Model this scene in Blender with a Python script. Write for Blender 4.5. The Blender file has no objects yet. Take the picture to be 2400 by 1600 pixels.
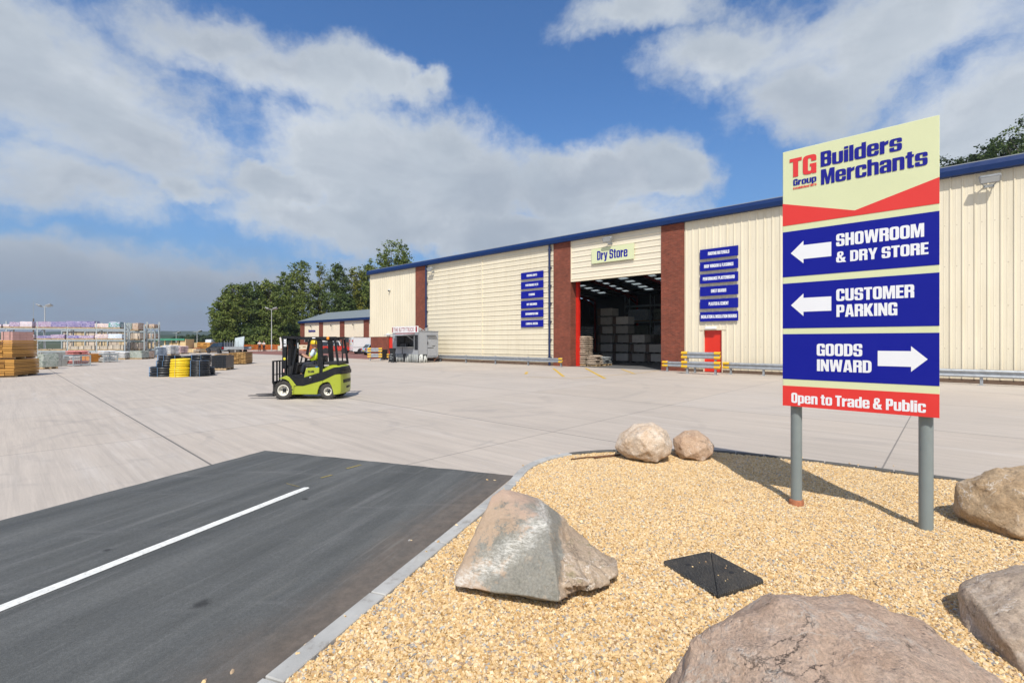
import bpy, bmesh, math, random
from mathutils import Vector, Matrix, noise
from mathutils.geometry import tessellate_polygon
random.seed(7)
SC = bpy.context.scene
COL = SC.collection
PI = math.pi
R = math.radians
F0, CX, CY, CAMZ = 1110.0, 1200.0, 800.0, 1.8      # lens in pixels of the 2400 wide photo, eye height

# ---------------------------------------------------------------- photo -> place
def G(px, py):                                      # point of the flat ground seen at a pixel
    Y = F0*CAMZ/(py-CY)
    return Vector(((px-CX)/F0*Y, Y, 0))
def D(px, py, Y):                                   # point at depth Y seen at a pixel
    return Vector(((px-CX)/F0*Y, Y, CAMZ+(CY-py)/F0*Y))
FO = Vector((2.86, 35.3, 0)); FU = Vector((.7505, -.661, 0)); FW = Vector((.661, .7505, 0))
FROT = math.atan2(-.661, .7505)
def fu(px, w=0.0):                                  # along the warehouse front
    t = (px-CX)/F0
    return (t*(FO.y+FW.y*w)-(FO.x+FW.x*w))/(FU.x-t*FU.y)
def fz(px, py, w=0.0):
    Y = FO.y+FW.y*w+FU.y*fu(px, w)
    return CAMZ+(CY-py)*Y/F0
def fp(u, w=0.0, z=0.0):
    return FO+FU*u+FW*w+Vector((0, 0, z))

# ---------------------------------------------------------------- mesh builder
class MB:
    def __init__(s): s.v, s.f, s.m, s.ch = [], [], [], []
    def add(s, vs, fs, mi=0, M=None):
        b = len(s.v); s.ch.append((b, len(s.f)))
        for p in vs:
            p = Vector(p)
            s.v.append(tuple(M @ p) if M is not None else tuple(p))
        for f in fs:
            s.f.append([b+i for i in f]); s.m.append(mi)
        return s
    def box(s, x0, x1, y0, y1, z0, z1, mi=0, M=None):
        return s.add([(x0,y0,z0),(x1,y0,z0),(x1,y1,z0),(x0,y1,z0),(x0,y0,z1),(x1,y0,z1),(x1,y1,z1),(x0,y1,z1)],
                     [(0,3,2,1),(4,5,6,7),(0,1,5,4),(1,2,6,5),(2,3,7,6),(3,0,4,7)], mi, M)
    def cbox(s, c, sx, sy, sz, rz=0, mi=0, M=None):
        m = Matrix.Translation(Vector(c)) @ Matrix.Rotation(rz, 4, 'Z')
        if M is not None: m = M @ m
        return s.box(-sx/2, sx/2, -sy/2, sy/2, -sz/2, sz/2, mi, m)
    def bar(s, a, b, w, h, mi=0, up=(0,0,1), M=None):  # rectangular bar from a to b
        a, b = Vector(a), Vector(b); d = (b-a).normalized(); up = Vector(up)
        if abs(d.dot(up)) > .98: up = Vector((0,1,0))
        x = d.cross(up).normalized()*w/2; y = x.cross(d).normalized()*h/2
        return s.add([a-x-y,a+x-y,a+x+y,a-x+y,b-x-y,b+x-y,b+x+y,b-x+y],
                     [(0,3,2,1),(4,5,6,7),(0,1,5,4),(1,2,6,5),(2,3,7,6),(3,0,4,7)], mi, M)
    def tube(s, pts, r, n=8, mi=0, caps=True, M=None, closed=False):
        P = [Vector(p) for p in pts]; k = len(P)
        rs = r if isinstance(r, (list, tuple)) else [r]*k
        vs = []; fs = []; px = None
        for i, p in enumerate(P):
            if closed: d = P[(i+1) % k]-P[i-1]
            else: d = P[min(i+1, k-1)]-P[max(i-1, 0)]
            d.normalize()
            if px is None:
                a = Vector((0,0,1)) if abs(d.z) < .9 else Vector((1,0,0))
                px = (a-d*a.dot(d)).normalized()
            else:
                px = (px-d*px.dot(d)); px.normalize()
            q = d.cross(px)
            for j in range(n):
                an = 2*PI*j/n
                vs.append(p+(px*math.cos(an)+q*math.sin(an))*rs[i])
        for i in range(k if closed else k-1):
            i2 = (i+1) % k
            for j in range(n):
                fs.append((i*n+j, i*n+(j+1) % n, i2*n+(j+1) % n, i2*n+j))
        if caps and not closed:
            fs.append(tuple(range(n-1, -1, -1))); fs.append(tuple((k-1)*n+j for j in range(n)))
        return s.add(vs, fs, mi, M)
    def lathe(s, prof, n=16, mi=0, M=None, caps=True):  # prof (r, z) turned about z
        vs = []; fs = []
        for r, z in prof:
            for j in range(n):
                a = 2*PI*j/n; vs.append((r*math.cos(a), r*math.sin(a), z))
        for i in range(len(prof)-1):
            for j in range(n):
                fs.append((i*n+j, i*n+(j+1) % n, (i+1)*n+(j+1) % n, (i+1)*n+j))
        if caps:
            fs.append(tuple(range(n-1, -1, -1))); fs.append(tuple((len(prof)-1)*n+j for j in range(n)))
        return s.add(vs, fs, mi, M)
    def prism(s, poly, y0, y1, mi=0, M=None, holes=()):  # polygon in x, z pushed from y0 (front) to y1
        loops = [list(poly)]+[list(h) for h in holes]
        flat = [p for l in loops for p in l]; n = len(flat)
        tri = tessellate_polygon([[Vector((p[0], p[1], 0)) for p in l] for l in loops])
        vs = [(p[0], y0, p[1]) for p in flat]+[(p[0], y1, p[1]) for p in flat]
        fs = []
        for t in tri:
            a, b, c = [Vector((flat[i][0], flat[i][1])) for i in t]
            cr = (b-a).x*(c-a).y-(b-a).y*(c-a).x
            if abs(cr) < 1e-12: continue
            t = tuple(t) if cr > 0 else tuple(reversed(t))
            fs.append(t)
            if y1 != y0: fs.append(tuple(i+n for i in reversed(t)))
        if y1 != y0:
            o = 0
            for li, l in enumerate(loops):
                k = len(l)
                ar = sum(l[i][0]*l[(i+1) % k][1]-l[(i+1) % k][0]*l[i][1] for i in range(k))
                ccw = ar > 0
                if li: ccw = not ccw
                for i in range(k):
                    a, b = o+i, o+(i+1) % k
                    fs.append((a, a+n, b+n, b) if ccw else (a, b, b+n, a+n))
                o += k
        return s.add(vs, fs, mi, M)
    def split(s, name, mats, parent=None, **kw):        # every piece added becomes a part of its own
        out = []; ends = s.ch[1:]+[(len(s.v), len(s.f))]
        for (v0, f0), (v1, f1) in zip(s.ch, ends):
            q_ = MB(); q_.v = s.v[v0:v1]; q_.f = [[i-v0 for i in f] for f in s.f[f0:f1]]; q_.m = s.m[f0:f1]
            out.append(q_.build(name, mats, parent, **kw))
        return out
    def build(s, name, mats, parent=None, smooth=None, bevel=0, seg=1, kind=None):
        me = bpy.data.meshes.new(name); me.from_pydata(s.v, [], s.f); me.update()
        for m in (mats if isinstance(mats, (list, tuple)) else [mats]): me.materials.append(m)
        me.polygons.foreach_set('material_index', s.m)
        if smooth is not None:
            me.polygons.foreach_set('use_smooth', [True]*len(me.polygons))
            if smooth < 170: me.set_sharp_from_angle(angle=R(smooth))
        o = bpy.data.objects.new(name, me); COL.objects.link(o)
        if parent: o.parent = parent
        if bevel:
            b = o.modifiers.new('edge', 'BEVEL'); b.width = bevel; b.segments = seg; b.limit_method = 'ANGLE'; b.angle_limit = R(40)
        if kind: o['kind'] = kind
        return o

def tag(o, label=None, cat=None, group=None, kind=None):
    if label: o['label'] = label
    if cat: o['category'] = cat
    if group: o['group'] = group
    if kind: o['kind'] = kind
    return o
def thing(name, label, cat, loc=(0,0,0), rz=0.0, group=None):
    o = bpy.data.objects.new(name, None); COL.objects.link(o); o.empty_display_size = .2
    o.location = loc; o.rotation_euler = (0, 0, rz)
    return tag(o, label, cat, group)
def dup(root, loc, rz=0.0, label=None, group=None, scale=None):
    r = root.copy(); COL.objects.link(r); r.location = loc; r.rotation_euler = (0, 0, rz)
    if label: r['label'] = label
    if group: r['group'] = group
    if scale: r.scale = scale
    for ch in list(root.children):
        c = ch.copy(); COL.objects.link(c); c.parent = r
        for g in list(ch.children):
            d = g.copy(); COL.objects.link(d); d.parent = c
    return r

# ---------------------------------------------------------------- materials
class NT:
    def __init__(s, tree): s.t = tree; s.n = tree.nodes; s.l = tree.links
    def new(s, typ, **kw):
        n = s.n.new(typ)
        for k, v in kw.items(): setattr(n, k, v)
        return n
    def put(s, sock, v):
        if v is None: return
        if isinstance(v, bpy.types.NodeSocket): s.l.new(v, sock)
        else: sock.default_value = v
    def math(s, op, a, b=None, c=None, clamp=False):
        n = s.new('ShaderNodeMath', operation=op, use_clamp=clamp)
        s.put(n.inputs[0], a); s.put(n.inputs[1], b); s.put(n.inputs[2], c)
        return n.outputs[0]
    def mix(s, f, a, b, blend='MIX'):
        n = s.new('ShaderNodeMix', data_type='RGBA', blend_type=blend)
        s.put(n.inputs[0], f); s.put(n.inputs[6], a if not isinstance(a, tuple) or len(a) == 4 else (*a, 1))
        s.put(n.inputs[7], b if not isinstance(b, tuple) or len(b) == 4 else (*b, 1))
        return n.outputs[2]
    def noise(s, vec, scale, detail=3, rough=.55, dist=0.0):
        n = s.new('ShaderNodeTexNoise'); s.put(n.inputs['Vector'], vec)
        n.inputs['Scale'].default_value = scale; n.inputs['Detail'].default_value = detail
        n.inputs['Roughness'].default_value = rough; n.inputs['Distortion'].default_value = dist
        return n.outputs[0]
    def step(s, v, a, b):                               # smooth ramp 0..1 between a and b
        n = s.new('ShaderNodeMapRange', interpolation_type='SMOOTHSTEP')
        s.put(n.inputs[0], v); n.inputs[1].default_value = a; n.inputs[2].default_value = b
        return n.outputs[0]
    def lerp(s, v, a, b, c=0.0, d=1.0):
        n = s.new('ShaderNodeMapRange'); s.put(n.inputs[0], v)
        for i, x in enumerate((a, b, c, d)): n.inputs[1+i].default_value = x
        return n.outputs[0]
    def ramp(s, v, stops, mode='LINEAR'):
        n = s.new('ShaderNodeValToRGB'); n.color_ramp.interpolation = mode; e = n.color_ramp.elements
        while len(e) < len(stops): e.new(.5)
        for x, (p, c) in zip(e, stops): x.position = p; x.color = (*c, 1) if len(c) == 3 else c
        s.put(n.inputs[0], v); return n.outputs[0]
    def mapped(s, vec, scale=(1,1,1), rot=(0,0,0), loc=(0,0,0)):
        n = s.new('ShaderNodeMapping'); s.put(n.inputs[0], vec)
        n.inputs['Location'].default_value = loc; n.inputs['Rotation'].default_value = rot; n.inputs['Scale'].default_value = scale
        return n.outputs[0]
    def bump(s, h, strength=.3, dist=.01, normal=None):
        n = s.new('ShaderNodeBump'); n.inputs['Strength'].default_value = strength; n.inputs['Distance'].default_value = dist
        s.put(n.inputs['Height'], h)
        if normal: s.put(n.inputs['Normal'], normal)
        return n.outputs[0]
def newmat(name):
    m = bpy.data.materials.new(name); m.use_nodes = True
    t = NT(m.node_tree); b = t.n['Principled BSDF']
    return m, t, b
def objco(t): return t.new('ShaderNodeTexCoord').outputs['Object']
MATS = {}
def pm(name, col, rough=.55, metal=0.0, var=.12, vs=3.0, bump=0.0, bs=60.0, spec=.5, island=0.0, dirt=0.0, coat=0.0, obj=0.0):
    """plain painted / moulded surface with uneven tone, optional grain, grime and per-piece tone"""
    if name in MATS: return MATS[name]
    m, t, b = newmat(name); co = objco(t)
    c = t.mix(t.lerp(t.noise(co, vs, 4, .6), .3, .7), tuple(x*(1-var) for x in col), tuple(min(x*(1+var), .95) for x in col))
    if island:
        r = t.new('ShaderNodeNewGeometry').outputs['Random Per Island']
        c = t.mix(1.0, c, t.ramp(r, [(0, (1-island,)*3), (1, (1+island,)*3)]), 'MULTIPLY')
    if obj:
        r = t.new('ShaderNodeObjectInfo').outputs['Random']
        c = t.mix(1.0, c, t.ramp(r, [(0, (1-obj,)*3), (1, (1+obj,)*3)]), 'MULTIPLY')
    if dirt:
        d = t.step(t.noise(co, vs*2.3, 6, .7), .52, .72)
        c = t.mix(t.math('MULTIPLY', d, dirt), c, (.16, .13, .10))
    t.put(b.inputs['Base Color'], c)
    t.put(b.inputs['Roughness'], t.lerp(t.noise(co, vs*4, 3), .3, .7, max(rough-.08, .03), min(rough+.1, 1)))
    b.inputs['Metallic'].default_value = metal; b.inputs['Specular IOR Level'].default_value = spec
    b.inputs['Coat Weight'].default_value = coat
    if bump: t.put(b.inputs['Normal'], t.bump(t.noise(co, bs, 4, .6), bump, .01))
    MATS[name] = m
    return m

# ---------------------------------------------------------------- heavy condensed lettering
s_, b_, W_ = .205, .165, .54
def rr(x0, y0, x1, y1, r=.07): return [(x0,y0,r),(x1,y0,r),(x1,y1,r),(x0,y1,r)]
def up(sc, P): return [(x, y*sc, r*sc) for x, y, r in P]
def q(*a): return [(p+(0,))[:3] for p in a]
s, b, W = s_, b_, W_
_C = [(0,0,.2),(W,0,.2),(W,.37,0),(W-s,.37,0),(W-s,b,.07),(s,b,.07),(s,1-b,.07),(W-s,1-b,.07),(W-s,.63,0),(W,.63,0),(W,1,.2),(0,1,.2)]
_S = [(W,.67,0),(W,1,.2),(0,1,.2),(0,.43,.15),(W-s,.43,.05),(W-s,b-.02,.05),(s,b-.02,.05),(s,.33,0),(0,.33,0),(0,0,.2),(W,0,.2),(W,.58,.15),(s,.58,.05),(s,1.02-b,.05),(W-s,1.02-b,.05),(W-s,.67,0)]
_U = [(0,0,.2),(W,0,.2),(W,1,0),(W-s,1,0),(W-s,b,.07),(s,b,.07),(s,1,0),(0,1,0)]
x = .78
GL = {
 'A': [q((0,0),(.19,0),(.215,.17),(.365,.17),(.39,0),(.58,0),(.43,1),(.15,1)), q((.24,.32),(.34,.32),(.29,.74))],
 'B': [q((0,0),(W,0,.17),(W,.51,.1),(W-.05,.53),(W,.56,.1),(W,1,.17),(0,1)), rr(s,b,W-s,.45,.05), rr(s,.6,W-s,1-b,.05)],
 'C': [_C], 'D': [q((0,0),(W,0,.264),(W,1,.264),(0,1)), q((s,b),(W-s,b,.1),(W-s,1-b,.1),(s,1-b))],
 'E': [q((0,0),(.44,0),(.44,.17),(s,.17),(s,.42),(.41,.42),(.41,.58),(s,.58),(s,.83),(.44,.83),(.44,1),(0,1))],
 'F': [q((0,0),(s,0),(s,.41),(.4,.41),(.4,.58),(s,.58),(s,.83),(.43,.83),(.43,1),(0,1))],
 'G': [[(0,0,.2),(W-s,0,.08),(W-s+.03,.05,0),(W-s+.06,0,0),(W,0,0),(W,.53,0),(.28,.53,0),(.28,.39,0),(W-s,.39,0),(W-s,b,.05),(s,b,.07),(s,1-b,.07),(W-s,1-b,.07),(W-s,.66,0),(W,.66,0),(W,1,.2),(0,1,.2)]],
 'H': [q((0,0),(s,0),(s,.41),(W-s,.41),(W-s,0),(W,0),(W,1),(W-s,1),(W-s,.6),(s,.6),(s,1),(0,1))],
 'I': [q((0,0),(s,0),(s,1),(0,1))],
 'K': [q((0,0),(s,0),(s,.36),(.36,0),(.58,0),(.37,.53),(.57,1),(.35,1),(s,.64),(s,1),(0,1))],
 'L': [q((0,0),(.41,0),(.41,.17),(s,.17),(s,1),(0,1))],
 'M': [q((0,0),(.18,0),(.18,.62),(.28,0),(.44,0),(.54,.62),(.54,0),(.72,0),(.72,1),(.46,1),(.36,.42),(.26,1),(0,1))],
 'N': [q((0,0),(.18,0),(.18,.5),(.36,0),(.55,0),(.55,1),(.37,1),(.37,.5),(.19,1),(0,1))],
 'O': [rr(0,0,W,1,.2), rr(s,b,W-s,1-b,.07)],
 'P': [q((0,0),(s,0),(s,.37),(W-.02,.37,.17),(W-.02,1,.17),(0,1)), rr(s,.53,W-s-.02,1-b,.05)],
 'R': [q((0,0),(s,0),(s,.43),(W-s,.43,.06),(W-s,0),(W,0),(W,.47,.08),(W-.06,.51),(W,.56,.08),(W,1,.17),(0,1)), rr(s,.59,W-s,1-b,.05)],
 'S': [_S], 'T': [q((.145,0),(.355,0),(.355,.82),(.5,.82),(.5,1),(0,1),(0,.82),(.145,.82))],
 'U': [_U], 'V': [q((.18,0),(.4,0),(.58,1),(.38,1),(.29,.32),(.2,1),(0,1))],
 'W': [q((.11,0),(.32,0),(.42,.55),(.52,0),(.73,0),(.84,1),(.65,1),(.61,.4),(.52,1),(.32,1),(.23,.4),(.19,1),(0,1))],
 'Y': [q((.19,0),(.39,0),(.39,.38),(.58,1),(.38,1),(.29,.62),(.2,1),(0,1),(.19,.38))],
 '&': [q((0,0,.18),(.42,0,.05),(.455,.05),(.49,0),(.68,0),(.57,.2),(.64,.45),(.46,.45),(.43,.37),(.36,.54,.05),(.5,.64,.1),(.5,1,.2),(.07,1,.2),(.07,.6,.08),(.1,.53,.03),(0,.47,.12)), q((.2,.14),(.36,.14),(.24,.42),(.2,.38)), rr(.24,.68,.34,.87,.04)],
 'a': [q((0,0,.14),(.28,0,.05),(W-s,.07),(W-s,0),(W,0),(W,x,.18),(0,x,.18),(0,.53),(s,.53),(s,.64,.04),(W-s,.64,.04),(W-s,.48),(0,.43,.12)), rr(s,.12,W-s,.33,.04)],
 'b': [q((0,0),(W,0,.17),(W,x,.17),(s,x),(s,1),(0,1)), rr(s,.14,W-s,.64,.05)],
 'c': [up(x, _C)],
 'd': [q((0,0,.17),(W,0),(W,1),(W-s,1),(W-s,x),(0,x,.17)), rr(s,.14,W-s,.64,.05)],
 'e': [q((0,0,.18),(W,0,.16),(W,.28),(W-s,.28),(W-s,.14,.05),(s,.14,.05),(s,.35),(W,.35),(W,x,.18),(0,x,.18)), rr(s,.47,W-s,.65,.04)],
 'h': [q((0,0),(s,0),(s,.62,.04),(W-s,.62,.04),(W-s,0),(W,0),(W,x,.16),(s,x),(s,1),(0,1))],
 'i': [q((0,0),(s,0),(s,x),(0,x)), q((0,.85),(s,.85),(s,1),(0,1))],
 'l': [q((0,0),(s,0),(s,1),(0,1))],
 'n': [q((0,0),(s,0),(s,.62,.04),(W-s,.62,.04),(W-s,0),(W,0),(W,x,.16),(0,x))],
 'o': [rr(0,0,W,x,.18), rr(s,.14,W-s,.64,.06)],
 'p': [q((0,-.2),(s,-.2),(s,0),(W,0,.17),(W,x,.17),(0,x)), rr(s,.14,W-s,.64,.05)],
 'r': [q((0,0),(s,0),(s,.5,.06),(.38,.56),(.38,x),(s,.7),(s,x),(0,x))],
 's': [up(x, _S)],
 't': [q((.08,0,.12),(.37,0),(.37,.14),(.285,.14,.04),(.285,.64),(.37,.64),(.37,x),(.285,x),(.285,.96),(.08,.96),(.08,x),(0,x),(0,.64),(.08,.64))],
 'u': [up(x, _U)],
 'y': [q((.04,-.2),(.34,-.2,.12),(.54,x),(.34,x),(.275,.32),(.2,x),(0,x),(.17,.05),(.14,-.06),(.04,-.06))],
 '1': [q((.1,0),(.31,0),(.31,1),(.14,1),(0,.84),(0,.7),(.1,.74))],
 '4': [q((.27,0),(.47,0),(.47,.18),(.54,.18),(.54,.34),(.47,.34),(.47,1),(.24,1),(0,.36),(0,.18),(.27,.18)), q((.15,.34),(.27,.34),(.27,.7))],
 '7': [q((.06,0),(.28,0),(W,.8),(W,1),(0,1),(0,.82),(.31,.82))],
 '8': [q((0,0,.17),(W,0,.17),(W,.5,.1),(W-.05,.53),(W,.56,.1),(W,1,.17),(0,1,.17),(0,.56,.1),(.05,.53),(0,.5,.1)), rr(s,b,W-s,.44,.05), rr(s,.6,W-s,1-b,.05)],
}
del s, b, W, x
def rounded(P):
    out = []
    n = len(P)
    for i in range(n):
        px, py, r = P[i]; p = Vector((px, py))
        if r <= 0: out.append((px, py)); continue
        a = Vector(P[i-1][:2])-p; c = Vector(P[(i+1) % n][:2])-p
        ra = min(r, a.length*.49, c.length*.49)
        a = p+a.normalized()*ra; c = p+c.normalized()*ra
        for k in range(5):
            t = k/4; v = a*(1-t)**2+p*2*t*(1-t)+c*t*t
            out.append((v.x, v.y))
    return out
def plain_text(txt, x0, z0, h, width, y, name, mat, parent, thick=.004):
    """thinner lettering in Blender's built-in face, made into a mesh"""
    cu = bpy.data.curves.new(name, 'FONT'); cu.body = txt; cu.offset = .012; cu.space_character = 1.12; cu.fill_mode = 'FRONT'
    to = bpy.data.objects.new(name, cu); COL.objects.link(to)
    me = bpy.data.meshes.new_from_object(to.evaluated_get(bpy.context.evaluated_depsgraph_get())); bpy.data.objects.remove(to)
    xs = [v.co.x for v in me.vertices]; ys = [v.co.y for v in me.vertices]
    for v in me.vertices: v.co = (x0+(v.co.x-min(xs))/(max(xs)-min(xs))*width, y, z0+(v.co.y-min(ys))/(max(ys)-min(ys))*h)
    me.materials.clear(); me.materials.append(mat); me.name = name
    o = bpy.data.objects.new(name, me); COL.objects.link(o); o.parent = parent
    return o
def text_width(txt, sp=.045):
    return sum((.22 if ch == ' ' else max(p[0] for p in GL[ch][0])+sp) for ch in txt)-sp
def text(mb, txt, x0, z0, h, y, width=None, sp=.045, thick=0.0, mi=0, M=None):
    """adds a line of lettering in the x, z plane, facing -y"""
    w = text_width(txt, sp); kx = (width/w) if width else h
    cx = 0
    for ch in txt:
        if ch == ' ': cx += .22; continue
        loops = [[(x0+(cx+px)*kx, z0+pz*h) for px, pz in rounded(l)] for l in GL[ch]]
        if ch == 'i':
            for l in loops: mb.prism(l, y, y+thick, mi, M)
        else: mb.prism(loops[0], y, y+thick, mi, M, loops[1:])
        cx += max(p[0] for p in GL[ch][0])+sp
    return mb
# ================================================================ camera, sun, sky
cd = bpy.data.cameras.new('camera'); cam = bpy.data.objects.new('camera', cd); COL.objects.link(cam)
cd.sensor_width = 36; cd.lens = 36*F0/2400; cd.clip_start = .05; cd.clip_end = 20000
cam.location = (0, 0, CAMZ); cam.rotation_euler = (R(90), 0, 0); SC.camera = cam
SUN_EL, SUN_AZ = R(51), R(-2)                      # the sun stands behind the viewer
sd = bpy.data.lights.new('sun', 'SUN'); sd.energy = 4.3; sd.angle = R(.53); sd.color = (1, .945, .85)
sun = bpy.data.objects.new('sun', sd); COL.objects.link(sun)
sv = Vector((math.sin(SUN_AZ)*math.cos(SUN_EL), -math.cos(SUN_AZ)*math.cos(SUN_EL), math.sin(SUN_EL)))   # towards the sun
sun.rotation_euler = sv.to_track_quat('Z', 'Y').to_euler(); sun.location = sv*50
SC.view_settings.view_transform = 'Standard'; SC.view_settings.look = 'None'; SC.view_settings.exposure = .06; SC.view_settings.gamma = 1

CLOUD_HI, CLOUD_LO, CLOUD_MID, CLOUD_FAR = (6.9,7.35,7.8), (4.0,4.5,5.2), (4.8,5.45,6.1), (2.55,3.1,4.05)
SKY_TINT, SKY_VEIL = (.74,1.13,1.52), (1.75,2.95,4.75)
BANKS = [(60,150,600,250),(330,330,300,170),(520,90,250,120),(690,180,260,110),(880,190,160,62),(990,185,60,36),(420,440,110,55),(180,440,260,110),
         (850,395,260,150,1.7),(640,450,160,62,1.5),(1010,430,330,170,1.7),(1380,440,310,105,1.7),(1560,435,150,75,1.6),(1150,545,640,85,1.4),(760,520,280,65,1.4),
         (2080,90,560,170),(1500,20,180,70),(1720,120,230,110),(1900,230,260,110),(2330,260,430,170),(2250,380,300,70),
         (0,640,700,95),(560,665,420,80),(300,790,1700,80)]
w = bpy.data.worlds.new('World'); SC.world = w; w.use_nodes = True
t = NT(w.node_tree); bg = t.n['Background']; bg.inputs['Strength'].default_value = .1
sky = t.new('ShaderNodeTexSky'); sky.sky_type = 'NISHITA'; sky.sun_disc = False
sky.sun_elevation = SUN_EL; sky.sun_rotation = math.atan2(sv.x, sv.y); sky.altitude = 60
sky.air_density = 1.0; sky.dust_density = .5; sky.ozone_density = 2.0
dirv = t.new('ShaderNodeTexCoord').outputs['Generated']
sep = t.new('ShaderNodeSeparateXYZ'); t.put(sep.inputs[0], dirv)
dx, dy, dz = sep.outputs
wn = t.new('ShaderNodeTexNoise'); t.put(wn.inputs['Vector'], dirv); wn.inputs['Scale'].default_value = 5; wn.inputs['Detail'].default_value = 6; wn.inputs['Roughness'].default_value = .6
ws = t.new('ShaderNodeVectorMath', operation='SUBTRACT'); t.put(ws.inputs[0], wn.outputs['Color']); ws.inputs[1].default_value = (.5,.5,.5)
def warped(k):
    vm = t.new('ShaderNodeVectorMath', operation='MULTIPLY_ADD'); t.put(vm.inputs[0], ws.outputs[0]); vm.inputs[1].default_value = (k,)*3; t.put(vm.inputs[2], dirv)
    return vm.outputs[0]
dw = warped(.17)                                    # cloud banks keep ragged outlines
sep2 = t.new('ShaderNodeSeparateXYZ'); t.put(sep2.inputs[0], dw)
wx, wy, wz = sep2.outputs
hyp = t.math('SQRT', t.math('ADD', t.math('MULTIPLY', wx, wx), t.math('MULTIPLY', wy, wy)))
az = t.math('ARCTAN2', wx, wy); el = t.math('ARCTAN2', wz, hyp)
hyp0 = t.math('SQRT', t.math('ADD', t.math('MULTIPLY', dx, dx), t.math('MULTIPLY', dy, dy))); el0 = t.math('ARCTAN2', dz, hyp0)
def bank(px, py, rx, ry, gain=1.0):                           # a cloud bank, by azimuth and elevation
    X, Z = (px-CX)/F0, (CY-py)/F0
    a = math.atan(X); e = math.atan(Z/math.hypot(X, 1))
    ra = math.atan((px+rx-CX)/F0)-a; re = ry/F0/math.hypot(X, 1)/(1+Z*Z)
    u = t.math('DIVIDE', t.math('SUBTRACT', az, a), ra); v = t.math('DIVIDE', t.math('SUBTRACT', el, e), re)
    return t.math('MULTIPLY', t.math('SUBTRACT', 1.0, t.math('SQRT', t.math('ADD', t.math('MULTIPLY', u, u), t.math('MULTIPLY', v, v)))), gain)
banks = BANKS
sh = None
for bk in banks:
    v = bank(*bk)
    sh = v if sh is None else t.math('SMOOTH_MAX', sh, v, .10)
back = t.math('SUBTRACT', t.math('MULTIPLY', t.step(dy, .15, -.2), 1.1), .85)   # unseen cloud behind the viewer, added to lift the ambient light
sh = t.math('MAXIMUM', t.math('MAXIMUM', sh, back), -1.0)
flat = t.mapped(dirv, (1, 1, 2.0), loc=(3, 1, 2))
n1 = t.noise(warped(.12), 6.0, 10, .60); n2 = t.noise(flat, 3.2, 8, .58, .4)
n3 = t.noise(t.mapped(warped(.05), (1, 1, 1.5), rot=(0,.3,.2), loc=(7,3,1)), 22.0, 8, .68)
dens = t.math('ADD', t.math('ADD', t.math('MULTIPLY', sh, 1.5), t.math('MULTIPLY', t.math('SUBTRACT', n1, .5), 2.3)), t.math('MULTIPLY', t.math('SUBTRACT', n3, .5), 1.0))
mask = t.step(dens, -.30, .95)
thick = t.math('ADD', t.math('MULTIPLY', t.step(dens, .3, 1.6), .45), t.math('MULTIPLY', t.step(n2, .36, .64), .55))
cloud = t.mix(thick, CLOUD_HI, CLOUD_LO)
cloud = t.mix(t.math('MULTIPLY', t.step(n1, .40, .60), .35), cloud, CLOUD_MID)
low = t.step(el0, .26, .02)
cloud = t.mix(low, cloud, CLOUD_FAR)
skyc = t.mix(1.0, sky.outputs[0], SKY_TINT, 'MULTIPLY')
veil = t.math('MULTIPLY', t.step(el0, .50, .04), .62)
skyc = t.mix(veil, skyc, SKY_VEIL)
cloud = t.mix(t.step(dy, .1, -.5), cloud, (9.5, 9.1, 8.4))     # unseen cloud behind the viewer made brighter and warmer, to fill the shadows
gloom = t.math('MULTIPLY', t.step(t.math('ADD', el0, t.math('MULTIPLY', t.math('SUBTRACT', n1, .5), .22)), .20, .03), .72)
skyc = t.mix(gloom, skyc, CLOUD_FAR)
t.put(bg.inputs['Color'], t.mix(t.math('MULTIPLY', mask, .95), skyc, cloud))

# ================================================================ ground
def sheet(name, poly, z, m):
    mb = MB(); mb.add([(p[0], p[1], z) for p in poly], [tuple(range(len(poly)))])
    return mb.build(name, m, kind='structure')
m, t, b = newmat('field'); co = objco(t)
c = t.ramp(t.noise(co, .02, 6, .6), [(.3, (.035, .05, .02)), (.5, (.05, .065, .025)), (.7, (.085, .085, .035))])
t.put(b.inputs['Base Color'], c); b.inputs['Roughness'].default_value = .95
sheet('ground', [(-4200,-300),(4200,-300),(4200,2600),(-4200,2600)], -.02, m)

m, t, b = newmat('yard_concrete'); co = objco(t)
E1 = math.atan2(-.68, .733)
rot = t.mapped(co, rot=(0, 0, -E1))                 # x along the panels, y across
sp = t.new('ShaderNodeSeparateXYZ'); t.put(sp.inputs[0], rot)
def joint(v, off, pitch, wd):
    k = t.math('DIVIDE', t.math('SUBTRACT', v, off), pitch)
    f = t.math('ABSOLUTE', t.math('SUBTRACT', t.math('FRACT', t.math('ADD', k, .5)), .5))
    return t.math('LESS_THAN', t.math('MULTIPLY', f, pitch), wd), t.math('FLOOR', k)
j1, c1 = joint(sp.outputs[0], -.72, 5.12, .011); j2, c2 = joint(sp.outputs[1], 2.085, 5.4, .016)
cell = t.new('ShaderNodeTexWhiteNoise', noise_dimensions='2D'); cb = t.new('ShaderNodeCombineXYZ'); t.put(cb.inputs[0], c1); t.put(cb.inputs[1], c2); t.put(cell.inputs['Vector'], cb.outputs[0])
cc = t.ramp(t.noise(co, .22, 6, .62), [(.3, (.425, .37, .315)), (.5, (.465, .402, .34)), (.7, (.52, .447, .375))])
cc = t.mix(t.lerp(cell.outputs[0], 0, 1, 0, .35), cc, (.49, .45, .41))
br = t.noise(t.mapped(rot, (.25, 7, 1)), 1.0, 5, .65)  # brushed finish, across the bay
cc = t.mix(1.0, cc, t.ramp(br, [(.28, (.87,)*3), (.5, (1.0,)*3), (.72, (1.09,)*3)]), 'MULTIPLY')
br2 = t.noise(t.mapped(rot, (1.2, 45, 1)), 1.0, 3, .6)
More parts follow.
